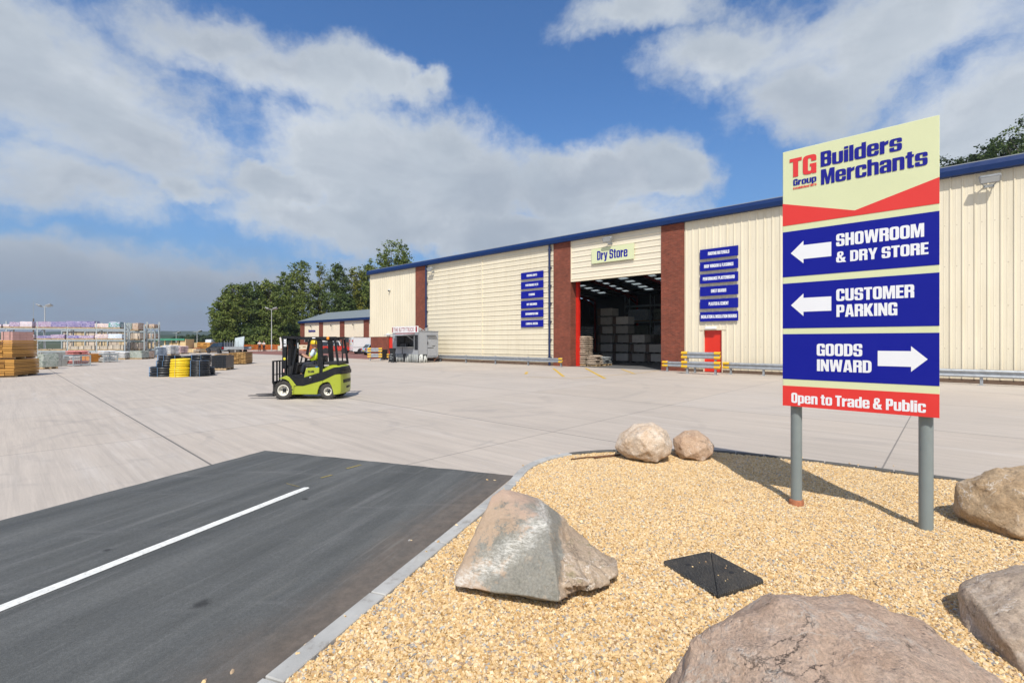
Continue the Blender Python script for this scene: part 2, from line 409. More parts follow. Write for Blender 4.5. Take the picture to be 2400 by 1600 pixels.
cc = t.mix(1.0, cc, t.ramp(br2, [(.3, (.93,)*3), (.7, (1.05,)*3)]), 'MULTIPLY')
cc = t.mix(1.0, cc, t.ramp(t.noise(co, 70, 3, .7), [(.3, (.90,)*3), (.7, (1.08,)*3)]), 'MULTIPLY')
mk = None                                           # turning marks left by tyres
for (x, y, r, wd, k) in [(-6.4,9.4,2.3,.13,.30),(-6.2,9.6,3.7,.16,.25),(-11,6.2,4.6,.18,.22),(-3.4,21,9,.2,.25),(-3.8,21.5,10.8,.2,.22),(2,26,14,.25,.22),(-16,27,12,.25,.25),(-17,28,14.5,.25,.22),(1.2,11,3.0,.1,.2),(-1.5,9,1.2,.06,.35),(9,16,8,.25,.22),(-7,8,1.6,.09,.3)]:
    s3 = t.new('ShaderNodeVectorMath', operation='DISTANCE'); t.put(s3.inputs[0], co); s3.inputs[1].default_value = (x, y, 0)
    v = t.math('MULTIPLY', t.step(t.math('ABSOLUTE', t.math('SUBTRACT', s3.outputs['Value'], r)), wd, wd*.4), k)
    mk = v if mk is None else t.math('MAXIMUM', mk, v)
mk = t.math('MULTIPLY', mk, t.math('MULTIPLY', t.step(t.noise(co, .55, 5, .7), .44, .62), .95))
cc = t.mix(mk, cc, (.22, .205, .20))
pale = t.math('MULTIPLY', t.step(t.noise(t.mapped(rot, (.16, 1.5, 1), loc=(5,2,0)), 1.0, 7, .72), .53, .69), .28)
cc = t.mix(pale, cc, (.60, .565, .53))
scf = t.math('MULTIPLY', t.step(t.noise(t.mapped(co, (1.1, 5.5, 1), rot=(0,0,.35)), 1.0, 8, .78), .665, .72), .6)   # scuffs and spills
cc = t.mix(t.math('MULTIPLY', scf, t.step(t.noise(co, .12, 2), .5, .62)), cc, (.20, .19, .19))
jn = t.math('MAXIMUM', t.math('MULTIPLY', j1, .62), t.math('MULTIPLY', j2, .8))
cc = t.mix(jn, cc, (.10, .095, .09))
t.put(b.inputs['Base Color'], cc); t.put(b.inputs['Roughness'], t.lerp(br, .3, .7, .72, .9))
t.put(b.inputs['Normal'], t.bump(t.noise(co, 90, 3, .7), .25, .004))
sheet('concrete_yard', [(-110,-30),(60,-30),(60,60),(0,78),(-42,88),(-110,92)], 0.0, m)

# red tarmac of the car park
m, t, b = newmat('red_tarmac'); co = objco(t)
c = t.ramp(t.noise(co, .5, 5, .65), [(.3, (.20, .085, .068)), (.7, (.27, .125, .10))])
c = t.mix(1.0, c, t.ramp(t.noise(co, 30, 4, .7), [(.3, (.8,)*3), (.7, (1.15,)*3)]), 'MULTIPLY')
t.put(b.inputs['Base Color'], c); b.inputs['Roughness'].default_value = .88
sheet('red_car_park', [G(553,827)[:2],G(600,829.5)[:2],G(700,833.5)[:2],G(796,838.5)[:2],G(868,842)[:2],G(905,838)[:2],G(905,822)[:2],G(700,820)[:2],G(553,823)[:2]], .004, m)
mb = MB(); a0, a1 = G(519,823.5), G(760,821)
mb.bar(a0+Vector((0,0,.1)), a1+Vector((0,0,.1)), .7, .2)
mb.build('pavement', pm('pale_kerb', (.55, .53, .49), .85, var=.15), kind='structure')

# ---------------------------------------------------------------- asphalt entrance road
RD = Vector((.332, .943, 0)); RN = Vector((-.943, .332, 0))
K0 = Vector((.03, 6.34, 0))
m, t, b = newmat('asphalt'); co = objco(t)
ra = t.mapped(co, rot=(0, 0, math.atan2(.332, .943)))  # y runs with the road
c = t.ramp(t.noise(t.mapped(ra, (1.6, .22, 1)), 1.0, 7, .66), [(.28, (.056, .059, .058)), (.5, (.092, .095, .092)), (.74, (.140, .143, .138))])
c = t.mix(t.math('MULTIPLY', t.step(t.noise(t.mapped(ra, (7, .35, 1), loc=(2,0,0)), 1.0, 5, .7), .50, .70), .4), c, (.19, .19, .185))
c = t.mix(t.math('MULTIPLY', t.step(t.noise(t.mapped(co, (.35, 3, 1), rot=(0,0,-.35)), 1.0, 6, .7), .56, .70), .30), c, (.19, .19, .188))
c = t.mix(1.0, c, t.ramp(t.noise(co, 55, 5, .85), [(.3, (.72,)*3), (.7, (1.30,)*3)]), 'MULTIPLY')
c = t.mix(1.0, c, t.ramp(t.noise(co, 170, 3, .8), [(.25, (.6,)*3), (.5, (1,)*3), (.75, (1.45,)*3)]), 'MULTIPLY')
dv = t.new('ShaderNodeVectorMath', operation='DOT_PRODUCT'); vs = t.new('ShaderNodeVectorMath', operation='SUBTRACT')
t.put(vs.inputs[0], co); vs.inputs[1].default_value = K0; t.put(dv.inputs[0], vs.outputs[0]); dv.inputs[1].default_value = RN
dist = t.math('ADD', dv.outputs['Value'], t.math('MULTIPLY', t.math('SUBTRACT', t.noise(t.mapped(ra, (2, .6, 1)), 1.0, 6, .7), .5), .9))
dirt = t.math('MULTIPLY', t.step(dist, .62, .02), .72)  # soil washed off the gravel bed
c = t.mix(dirt, c, t.ramp(t.noise(co, 9, 5, .75), [(.3, (.10, .078, .06)), (.7, (.20, .155, .12))]))
lite = t.math('MULTIPLY', t.step(t.noise(t.mapped(ra, (9, .5, 1), loc=(1,4,0)), 1.0, 4, .7), .56, .66), t.step(dist, .95, .35))
c = t.mix(t.math('MULTIPLY', lite, .45), c, (.20, .19, .17))
spot = None
for (px, py, r) in [(472,1416,.075),(716,1170,.05),(250,1290,.04)]:
    s3 = t.new('ShaderNodeVectorMath', operation='DISTANCE'); t.put(s3.inputs[0], co); s3.inputs[1].default_value = G(px, py)
    v = t.step(t.math('ADD', s3.outputs['Value'], t.math('MULTIPLY', t.math('SUBTRACT', t.noise(co, 14, 5, .8), .5), .12)), r, r*.3)
    spot = v if spot is None else t.math('MAXIMUM', spot, v)
c = t.mix(t.math('MULTIPLY', spot, .7), c, (.02, .02, .02))
t.put(b.inputs['Base Color'], c); t.put(b.inputs['Roughness'], t.lerp(t.noise(co, 3, 4), .3, .7, .68, .86)); b.inputs['Specular IOR Level'].default_value = .35
t.put(b.inputs['Normal'], t.bump(t.noise(co, 150, 3, .8), .7, .006))
LE = G(0,1220); FL = G(622,1056); FR = K0
def ragged(a, c, n, amp):
    out = []
    for i in range(n):
        p = a.lerp(c, i/n); k = noise.noise(p*3.1)*amp + noise.noise(p*14)*amp*.6
        d = (c-a).normalized(); out.append(p+Vector((-d.y, d.x, 0))*k)
    return out
lb = FL-RD*24
poly = ragged(lb, FL, 160, .018)+ragged(FL, FR, 60, .02)+[FR, FR-RD*24]
sheet('asphalt_road', [p[:2] for p in poly], .006, m)
wl = pm('road_paint', (.74, .74, .70), .6, var=.12, vs=14, dirt=.5, bump=.3, bs=150)
yl = pm('yellow_paint', (.62, .40, .06), .7, var=.15, vs=10, dirt=.3)
def strip(mb, a, c, wd, z):
    d = (c-a).normalized(); n = Vector((-d.y, d.x, 0))*wd/2
    mb.add([(*(p)[:2], z) for p in (a-n, c-n, c+n, a+n)], [(0,1,2,3)])
mb = MB(); e = G(722,1143)
n = Vector((-RD.y, RD.x, 0))*.052
pts = [e-RD*22-n]+[e-RD*(22-i*.22)-n*(1+.05*noise.noise(Vector((i*.4,0,0)))) for i in range(1, 100)]+[e-RD*.02-n*.8, e, e-RD*.02+n*.8]+[e-RD*(22-i*.22)+n*(1+.05*noise.noise(Vector((i*.4,5,0)))) for i in range(99, 0, -1)]+[e-RD*22+n]
mb.add([(p.x, p.y, .0105) for p in pts], [tuple(range(len(pts)))])
mb.build('white_road_marking', wl, kind='structure')
fy = pm('faded_yellow_paint', (.26, .21, .075), .8, var=.3, vs=30, dirt=.5)
mb = MB()
for a, c, wd in [((812,1099),(846,1090),.045),((752,1121),(778,1114),.04),((671,1134),(702,1142),.012)]: strip(mb, G(*a), G(*c), wd, .0105)
mb.build('yellow_setting_out_mark', fy, kind='structure')
mb = MB()
for a, c, wd in [((1297,863),(1321,882.5),.16),((1372,862.5),(1418,887),.16),((1457,865),(1488,876),.13),((1235,871.5),(1232,876.5),.16)]: strip(mb, G(*a), G(*c), wd, .006)
for a, c in [((1230,884),(1359,885.5)),((1359,885.5),(1502,874)),((1502,874),(1545,867.5))]: strip(mb, G(*a), G(*c), .05, .006)
mb.build('yellow_hatch_marking', yl, kind='structure')

# ---------------------------------------------------------------- kerb and gravel bed
edge_px = [(617,1600),(1194,1133),(1207,1113),(1226,1097),(1252,1083.5),(1291,1071.5),(1342,1062.5),(1400,1058),(1470,1055.5),(1560,1055),(1640,1056),(1700,1059),(1837,1073),(2000,1092.5),(2240,1124)]
edge = [G(*p) for p in edge_px]
edge = [edge[0]-RD*9]+edge+[edge[-1]+(edge[-1]-edge[-2]).normalized()*4]
def resample(P, step):
    out = [P[0]]; acc = 0
    for a, c in zip(P, P[1:]):
        L = (c-a).length; d = step-acc
        while d <= L: out.append(a.lerp(c, d/L)); d += step
        acc = (acc+L) % step
    return out
fine = resample(edge, .1)
for _ in range(6): fine = [fine[0]]+[(fine[i-1]+fine[i]*2+fine[i+1])/4 for i in range(1, len(fine)-1)]+[fine[-1]]
def off(i, d):
    a = (fine[min(i+1, len(fine)-1)]-fine[max(i-1, 0)]).normalized()
    return fine[i]+Vector((a.y, -a.x, 0))*d
kb, ed = MB(), MB()
turn = next(i for i, p in enumerate(fine) if p.x > .75 and p.y > 6)
i = 0
while i < len(fine)-10:
    blk = 9 if i < turn-20 else 4
    jn = .006
    A = [off(i+k, .0) for k in range(blk+1)]; B = [off(i+k, .125) for k in range(blk+1)]
    dd = (A[1]-A[0]).normalized()*jn
    A[0] = A[0]+dd; B[0] = B[0]+dd; A[-1] = A[-1]-dd; B[-1] = B[-1]-dd
    tgt, h = (kb, .035) if i < turn else (ed, .03)
    vs = []; fs = []
    for a, c in zip(A, B):
        vs += [(a.x, a.y, -.01), (a.x, a.y, h), (c.x, c.y, h), (c.x, c.y, -.01)]
    for k in range(len(A)-1):
        for j in range(4): fs.append((k*4+j, (k+1)*4+j, (k+1)*4+(j+1) % 4, k*4+(j+1) % 4))
    fs += [(0,1,2,3), tuple(len(vs)-4+j for j in (3,2,1,0))]
    tgt.add(vs, [tuple(reversed(f)) for f in fs]); i += blk
kb.build('kerb', pm('kerb_concrete', (.40, .395, .375), .85, var=.14, vs=4, island=.10, bump=.4, bs=120, dirt=.45), kind='structure', bevel=.006)
ed.build('edging_strip', pm('dark_edging', (.10, .095, .085), .9, var=.2, vs=5, bump=.4, bs=100), kind='structure', bevel=.004)

def gz(x, y):                                       # gentle lumps of the bed
    return .012+.018*noise.noise(Vector((x*.9, y*.9, .3)))+.012*noise.noise(Vector((x*2.6, y*2.6, 4)))
inner = [off(i, .118) for i in range(0, len(fine), 2)]
bed = [p[:2] for p in inner]+[(9.6,2.0),(9.0,-3),(-3.0,-3)]
from mathutils.geometry import intersect_point_tri_2d
def inside(x, y, P):
    c = False; j = len(P)-1
    for i in range(len(P)):
        if (P[i][1] > y) != (P[j][1] > y) and x < (P[j][0]-P[i][0])*(y-P[i][1])/(P[j][1]-P[i][1])+P[i][0]: c = not c
        j = i
    return c
m, t, b = newmat('gravel_ground'); co = objco(t)
vo = t.new('ShaderNodeTexVoronoi'); t.put(vo.inputs['Vector'], co); vo.inputs['Scale'].default_value = 62
hs = t.new('ShaderNodeSeparateColor'); t.put(hs.inputs[0], vo.outputs['Color'])
stone = [(0, (.50,.30,.11)), (.25, (.62,.40,.165)), (.5, (.70,.47,.21)), (.72, (.56,.335,.125)), (.86, (.78,.60,.34)), (.93, (.50,.36,.22)), (1, (.24,.23,.22))]
c = t.mix(t.step(vo.outputs['Distance'], .25, .62), t.ramp(hs.outputs[0], stone), (.30,.19,.08))
t.put(b.inputs['Base Color'], c); b.inputs['Roughness'].default_value = .9
t.put(b.inputs['Normal'], t.bump(vo.outputs['Distance'], -.8, .012))
mb = MB(); nx = 90
gv = {}
bm_pts = []
for iy in range(-12, 34):
    for ix in range(-13, 40):
        x0, y0 = ix*.25, iy*.25
        quad = [(x0,y0),(x0+.25,y0),(x0+.25,y0+.25),(x0,y0+.25)]
        n_in = sum(inside(*p, bed) for p in quad)
        if n_in == 4:
            mb.add([(*p, gz(*p)) for p in quad], [(0,1,2,3)])
        elif n_in:
            for a in range(5):
                for c_ in range(5):
                    qq = [(x0+.05*a,y0+.05*c_),(x0+.05*a+.05,y0+.05*c_),(x0+.05*a+.05,y0+.05*c_+.05),(x0+.05*a,y0+.05*c_+.05)]
                    if inside(x0+.05*a+.025, y0+.05*c_+.025, bed): mb.add([(*p, gz(*p)) for p in qq], [(0,1,2,3)])
mb.build('gravel_bed', m, kind='structure')

m, t, b = newmat('golden_gravel')
rnd = t.new('ShaderNodeObjectInfo').outputs['Random']; co = objco(t)
c = t.ramp(rnd, [(0, (.47,.29,.115)), (.2, (.63,.43,.20)), (.42, (.73,.54,.295)), (.56, (.54,.35,.15)), (.74, (.82,.67,.435)), (.84, (.58,.46,.31)), (.91, (.38,.23,.12)), (.95, (.27,.26,.25)), (1, (.42,.41,.39))])
c = t.mix(1.0, c, t.ramp(t.noise(co, 1.3, 4, .7), [(.3, (.84,)*3), (.7, (1.14,)*3)]), 'MULTIPLY')
t.put(b.inputs['Base Color'], c); b.inputs['Roughness'].default_value = .62; b.inputs['Specular IOR Level'].default_value = .35
gravel_mat = m
me = bpy.data.meshes.new('gravel'); mb = MB()
for iy in range(8, 158):
    for ix in range(-44, 192):
        x0, y0 = ix*.05, iy*.05
        if not inside(x0+.025, y0+.025, bed): continue
        qq = [(x0,y0),(x0+.05,y0),(x0+.05,y0+.05),(x0,y0+.05)]
        mb.add([(*p, gz(*p)+.004) for p in qq], [(0,1,2,3)])
me.from_pydata(mb.v, [], mb.f); me.materials.append(gravel_mat)
gr = bpy.data.objects.new('gravel', me); COL.objects.link(gr)
tag(gr, 'golden angular gravel covering the bed inside the kerb', 'gravel', kind='stuff')
ng = bpy.data.node_groups.new('gravel_scatter', 'GeometryNodeTree')
ng.interface.new_socket('Geometry', in_out='INPUT', socket_type='NodeSocketGeometry')
ng.interface.new_socket('Geometry', in_out='OUTPUT', socket_type='NodeSocketGeometry')
N = ng.nodes; L = ng.links
gi = N.new('NodeGroupInput'); go = N.new('NodeGroupOutput')
ds = N.new('GeometryNodeDistributePointsOnFaces'); ds.inputs['Density'].default_value = 7600; ds.inputs['Seed'].default_value = 3
L.new(gi.outputs[0], ds.inputs['Mesh'])
jg = N.new('GeometryNodeJoinGeometry')
for k in range(6):
    ic = N.new('GeometryNodeMeshIcoSphere'); ic.inputs['Radius'].default_value = .0094; ic.inputs['Subdivisions'].default_value = 2
    nz = N.new('ShaderNodeTexNoise'); nz.noise_dimensions = '4D'; nz.inputs['Scale'].default_value = 75; nz.inputs['Detail'].default_value = 1.5; nz.inputs['W'].default_value = k*3.7
    sb = N.new('ShaderNodeVectorMath'); sb.operation = 'SUBTRACT'; sb.inputs[1].default_value = (.5,.5,.5); L.new(nz.outputs['Color'], sb.inputs[0])
    scv = N.new('ShaderNodeVectorMath'); scv.operation = 'SCALE'; scv.inputs['Scale'].default_value = .0145; L.new(sb.outputs[0], scv.inputs[0])
    spn = N.new('GeometryNodeSetPosition'); L.new(ic.outputs['Mesh'], spn.inputs['Geometry']); L.new(scv.outputs[0], spn.inputs['Offset'])
    tf = N.new('GeometryNodeTransform'); L.new(spn.outputs[0], tf.inputs['Geometry']); tf.inputs['Scale'].default_value = [(1.35,.9,.5),(1.1,.95,.6),(1.6,.75,.55),(1.2,1.0,.42),(.95,.8,.7),(1.45,1.05,.5)][k]
    sm = N.new('GeometryNodeSetMaterial'); sm.inputs['Material'].default_value = gravel_mat; L.new(tf.outputs[0], sm.inputs['Geometry'])
    gi2 = N.new('GeometryNodeGeometryToInstance'); L.new(sm.outputs[0], gi2.inputs[0]); L.new(gi2.outputs[0], jg.inputs[0])
ip = N.new('GeometryNodeInstanceOnPoints'); ip.inputs['Pick Instance'].default_value = True
L.new(ds.outputs['Points'], ip.inputs['Points']); L.new(jg.outputs[0], ip.inputs['Instance'])
rv = N.new('FunctionNodeRandomValue'); rv.data_type = 'FLOAT_VECTOR'; rv.inputs[0].default_value = (-1.0,-1.0,0); rv.inputs[1].default_value = (1.0,1.0,6.283)
L.new(rv.outputs[0], ip.inputs['Rotation'])
rs = N.new('FunctionNodeRandomValue'); rs.data_type = 'FLOAT'; rs.inputs[2].default_value = .55; rs.inputs[3].default_value = 1.45; rs.inputs['Seed'].default_value = 9
L.new(rs.outputs[1], ip.inputs['Scale'])
L.new(ip.outputs[0], go.inputs[0])
gm = gr.modifiers.new('scatter', 'NODES'); gm.node_group = ng
lm = MB(); rl = random.Random(11)                    # chips kicked out over the kerb and the road edge
for i in range(20, len(fine)-40):
    for k in range(3):
        d = abs(rl.gauss(0, .22)); p = off(i, .06-d); z = .036 if d < .055 else .0075
        if rl.random() < .11: lm.add([(p.x-.008,p.y-.008,z),(p.x+.008,p.y-.008,z),(p.x+.008,p.y+.008,z),(p.x-.008,p.y+.008,z)], [(0,1,2,3)])
lme = bpy.data.meshes.new('loose_gravel'); lme.from_pydata(lm.v, [], lm.f); lme.materials.append(gravel_mat)
lo = bpy.data.objects.new('loose_gravel', lme); COL.objects.link(lo); tag(lo, 'stray gold gravel chips lying on the kerb and along the road edge', 'gravel', kind='stuff')
lo.modifiers.new('scatter', 'NODES').node_group = ng

# ---------------------------------------------------------------- far country
m, t, b = newmat('woodland'); co = objco(t)
c = t.ramp(t.noise(co, .02, 8, .7), [(.3, (.020, .036, .018)), (.5, (.032, .052, .024)), (.7, (.055, .075, .03))])
t.put(b.inputs['Base Color'], c); b.inputs['Roughness'].default_value = 1.0; b.inputs['Specular IOR Level'].default_value = .05
hl = MB(); NA = 260
for (Y0, depth, zt, seed, a0, a1) in [(1700,500,56,1.0,-60,60),(800,200,20,7.0,-62,62)]:
    base = len(hl.v); rows = 7
    vs = []; fs = []
    for i in range(NA+1):
        a = R(a0+(a1-a0)*i/NA)
        for j in range(rows):
            r = Y0/math.cos(a*.7)+depth*j/(rows-1)
            x, y = r*math.sin(a), r*math.cos(a)
            k = math.sin(PI*.5*min(1, j/(rows-2)))
            h = zt*(.62+.30*noise.noise(Vector((x*.0011, y*.0011, seed)))+.10*noise.noise(Vector((x*.006, y*.006, seed)))+.07*noise.noise(Vector((x*.03, y*.03, seed))))
            vs.append((x, y, -1+h*k))
    for i in range(NA):
        for j in range(rows-1):
            fs.append((i*rows+j, (i+1)*rows+j, (i+1)*rows+j+1, i*rows+j+1))
    hl.add(vs, fs)
hl.build('hills', m, smooth=180, kind='structure')
# ================================================================ warehouse
def brickmat(name, ca, cb, mortar, sc=1.0):
    m, t, b = newmat(name); co = objco(t)
    sp = t.new('ShaderNodeSeparateXYZ'); t.put(sp.inputs[0], co)
    cb_ = t.new('ShaderNodeCombineXYZ'); t.put(cb_.inputs[0], t.math('ADD', sp.outputs[0], sp.outputs[1])); t.put(cb_.inputs[1], sp.outputs[2])
    br = t.new('ShaderNodeTexBrick'); t.put(br.inputs['Vector'], cb_.outputs[0])
    br.inputs['Scale'].default_value = 1; br.inputs['Brick Width'].default_value = .225; br.inputs['Row Height'].default_value = .075
    br.inputs['Mortar Size'].default_value = .008; br.inputs['Mortar Smooth'].default_value = .2; br.inputs['Bias'].default_value = -.1
    br.inputs['Color1'].default_value = (*ca, 1); br.inputs['Color2'].default_value = (*cb, 1); br.inputs['Mortar'].default_value = (*mortar, 1)
    c = t.mix(1.0, br.outputs['Color'], t.ramp(t.noise(co, 1.1, 6, .65), [(.3, (.78,)*3), (.7, (1.2,)*3)]), 'MULTIPLY')
    c = t.mix(1.0, c, t.ramp(t.noise(t.mapped(co, (4, 4, 13)), 1.0, 3, .8), [(.28, (.60,)*3), (.5, (1.0,)*3), (.75, (1.32,)*3)]), 'MULTIPLY')
    t.put(b.inputs['Base Color'], c); b.inputs['Roughness'].default_value = .88
    t.put(b.inputs['Normal'], t.bump(br.outputs['Fac'], -.5, .006))
    return m
BRICK = brickmat('red_brick', (.225,.047,.023), (.165,.035,.019), (.17,.095,.065))
def weathered(name, col, rough=.45):
    m, t, b = newmat(name); co = objco(t); sp = t.new('ShaderNodeSeparateXYZ'); t.put(sp.inputs[0], co)
    c = t.mix(t.lerp(t.noise(co, .35, 4, .6), .3, .7), tuple(x*.965 for x in col), tuple(x*1.02 for x in col))
    run = t.noise(t.mapped(co, (5, 5, .22)), 1.0, 5, .7)                     # rain runs down the sheets
    c = t.mix(1.0, c, t.ramp(run, [(.30, (.93, .92, .89)), (.52, (1, 1, 1)), (.7, (1.025,)*3)]), 'MULTIPLY')
    spl = t.math('MULTIPLY', t.step(t.math('ADD', sp.outputs[2], t.math('MULTIPLY', t.math('SUBTRACT', t.noise(co, 2.2, 6, .7), .5), 1.3)), 1.1, .0), .38)
    c = t.mix(spl, c, (.40,.33,.25))                                          # splashed dirt above the ground
    pan = t.new('ShaderNodeTexWhiteNoise', noise_dimensions='1D'); t.put(pan.inputs['W'], t.math('FLOOR', t.math('DIVIDE', sp.outputs[0], 1.17)))
    c = t.mix(1.0, c, t.ramp(pan.outputs[0], [(0, (.975,)*3), (1, (1.015,)*3)]), 'MULTIPLY')
    t.put(b.inputs['Base Color'], c); t.put(b.inputs['Roughness'], t.lerp(run, .3, .7, rough-.05, rough+.1)); b.inputs['Specular IOR Level'].default_value = .4
    t.put(b.inputs['Normal'], t.bump(t.noise(co, 1.6, 3, .5), .25, .02)); MATS[name] = m
    return m
CREAM = weathered('cream_cladding', (.76,.69,.535))
CREAM2 = pm('cream_door_sheet', (.77,.70,.555), .45, var=.03, vs=.8)
NAVY = pm('navy_gutter', (.007,.026,.105), .45, var=.06, vs=1, spec=.25)
NAVY2 = pm('navy_pipe', (.014,.026,.085), .4, var=.1)
REDP = pm('red_door_paint', (.66,.028,.012), .4, var=.05, vs=2)
REDS = pm('red_steel', (.40,.02,.012), .5, var=.1)
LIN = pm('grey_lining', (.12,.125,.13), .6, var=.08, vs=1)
ROOFG = pm('grey_roof_sheet', (.27,.29,.31), .5, var=.08, vs=.6)
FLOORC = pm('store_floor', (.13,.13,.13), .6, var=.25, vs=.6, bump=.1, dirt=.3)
GALV = pm('galvanised_steel', (.40,.425,.45), .42, metal=.55, var=.16, vs=5, bump=.06, bs=30)
WHITE = pm('white_plastic', (.78,.78,.76), .4, var=.03)
BLACK = pm('black_plastic', (.018,.018,.02), .45, var=.2)
DARK = pm('dark_opening', (.02,.02,.022), .8)
wh = thing('warehouse', 'long cream clad warehouse with brick piers, navy eaves and an open loading doorway', 'warehouse', FO, FROT)
ZE = 9.0
def ribs(mb, u0, u1, z0, z1, pitch=.39, dep=.036, vertical=True, y=0.0, phase=0.0):
    """trapezoid ribbed sheet in the u, z plane"""
    a0, a1, b0, b1 = (u0, u1, z0, z1) if vertical else (z0, z1, u0, u1)
    prof = [(a0, 0.0)]
    k = math.floor((a0-phase)/pitch)*pitch+phase
    while k < a1:
        for d, h in ((.0, 0.0), (.022, dep), (.062, dep), (.084, 0.0), (.205, 0.0), (.216, dep*.16), (.236, dep*.16), (.247, 0.0)):
            if a0 < k+d < a1: prof.append((k+d, h))
        k += pitch
    prof.append((a1, 0.0))
    vs = []; fs = []
    for a, h in prof:
        if vertical: vs += [(a, y-h, b0), (a, y-h, b1)]
        else: vs += [(b0, y-h, a), (b1, y-h, a)]
    for i in range(len(prof)-1):
        f = (2*i, 2*i+2, 2*i+3, 2*i+1)
        fs.append(f if vertical else tuple(reversed(f)))
    mb.add(vs, fs)
uL = fu(868); uR = 36.0
P1a, P1b = fu(975), fu(997.5)
H1a, H1b = fu(999), fu(1298)
P2a, P2b = fu(1298.5), fu(1338.5)
P3a, P3b = fu(1550.5), fu(1604.5)
LZ = 6.07
dR0, dR1, dRz = fu(1650), fu(1692), fz(1670, 774)
dL0, dL1, dLz = fu(911), fu(921), 2.28
# cladding sheets
mb = MB(); ribs(mb, uL+.1, P1a, 2.30, ZE)
mb.box(uL, uL+.1, -.05, .2, 2.28, ZE); mb.build('wall_cladding', CREAM, wh)
mb = MB(); um = fu(1130); ribs(mb, H1a+.02, um-.04, .22, ZE, vertical=False); mb.build('wall_cladding', CREAM, wh)
mb = MB(); ribs(mb, um+.04, H1b, .22, ZE, vertical=False); mb.build('wall_cladding', CREAM, wh)
mb = MB(); mb.box(um-.04, um+.04, -.045, .0, .2, ZE); mb.build('joint_cover', CREAM, wh)
mb = MB(); mb.box(H1a-.02, H1a+.06, -.03, .0, .1, ZE); mb.build('trim', WHITE, wh)
mb = MB(); ribs(mb, P2b+.06, P3a-.02, LZ+.06, ZE, vertical=False); mb.build('door_header', CREAM2, wh)
mb = MB(); mb.box(P2b, P2b+.06, -.05, .05, LZ, ZE); mb.box(P2b+.06, P3a, -.05, .12, LZ, LZ+.06); mb.build('trim', CREAM, wh)
scr = MB()
for zz in (1.5, 3.3, 5.1, 6.9):                      # rows of sheet fixings
    k = P3b+.3
    while k < 29:
        if not (dR0-.1 < k < dR1+.1 and zz < dRz): scr.add([(k-.016,-.004,zz-.016),(k+.016,-.004,zz-.016),(k+.016,-.004,zz+.016),(k-.016,-.004,zz+.016),(k,-.014,zz)], [(0,1,4),(1,2,4),(2,3,4),(3,0,4)])
        k += .39
scr.build('rivet', pm('rivet_tan', (.42,.36,.27), .5), wh, kind='stuff')
mb = MB(); ribs(mb, P3b, dR0, .18, ZE); ribs(mb, dR1, uR, .18, ZE); ribs(mb, dR0, dR1, dRz+.08, ZE)
mb.build('wall_cladding', CREAM, wh)
mb = MB(); mb.box(dR0-.25, dR1+.25, -.045, -.038, dRz+.03, dRz+.08); mb.box(dR0-.04, dR0, -.03, .2, .02, dRz+.03); mb.box(dR1, dR1+.04, -.03, .2, .02, dRz+.03)
mb.box(dR0, dR1, 0, .2, dRz, dRz+.03); mb.build('door_surround', CREAM, wh)
d = MB().box(dR0, dR1, .14, .19, .03, dRz).build('door', REDP, wh)
MB().box(dR0+.12, dR0+.2, .10, .14, 1.0, 1.12).build('handle', GALV, d)
d = MB().box(dL0, dL1, .06, .12, .03, dLz).build('door', REDP, wh)
# plinth and drip under the sheets
mb = MB(); mb.box(P3b, dR0-.04, .0, .1, 0, .18); mb.box(dR1+.04, uR, .0, .1, 0, .18); mb.box(H1a, H1b, 0, .1, 0, .2)
mb.split('plinth', pm('brown_plinth', (.13,.085,.06), .9, var=.25), wh)
# brickwork
mb = MB(); mb.box(P1a, P1b, -.07, .3, 0, ZE); mb.build('brick_pier', BRICK, wh)
mb = MB(); mb.box(P2a, P2b, -.07, .62, 0, ZE); mb.build('brick_pier', BRICK, wh)
mb = MB(); mb.box(P3a, P3b, -.07, .62, 0, ZE); mb.build('brick_pier', BRICK, wh)
mb = MB(); mb.box(uL+.12, dL0, -.03, .25, 0, 2.28); mb.box(dL1, P1a, -.03, .25, 0, 2.28); mb.build('brick_dado', BRICK, wh)
MB().box(P2b, P2b+.22, .62, .86, 0, LZ+.4).build('door_post', pm('red_door_post', (.60,.02,.01), .4), wh)
MB().box(P3a-.2, P3a, .62, .86, 0, LZ+.4).build('door_post', MATS['red_door_post'], wh)
# eaves gutter: sloping top leaf and upright face
prof = [(-.33,ZE-.02),(-.35,ZE+.2),(-.22,ZE+.42),(.1,ZE+.5),(.1,ZE-.02)]
vs = []; fs = []
for uu in (uL-.22, uR):
    vs += [(uu, y, z) for y, z in prof]
n = len(prof); fs = [(i, (i+1) % n, n+(i+1) % n, n+i) for i in range(n)]+[tuple(reversed(range(n))), tuple(range(n, 2*n))]
MB().add(vs, [tuple(reversed(f)) for f in fs]).build('gutter', NAVY, wh)
for px, nm in ((1001.5, 0), (1290.7, 1)):
    uu = fu(px); mb = MB(); mb.tube([(uu,-.15,.05),(uu,-.15,ZE+.05)], .085, 10)
    p = mb.build('downpipe', NAVY2, wh, smooth=50)
    mb = MB()
    for k in range(7): mb.box(uu-.13, uu+.13, -.19, -.02, .6+k*1.33, .66+k*1.33)
    mb.split('bracket', NAVY2, p)
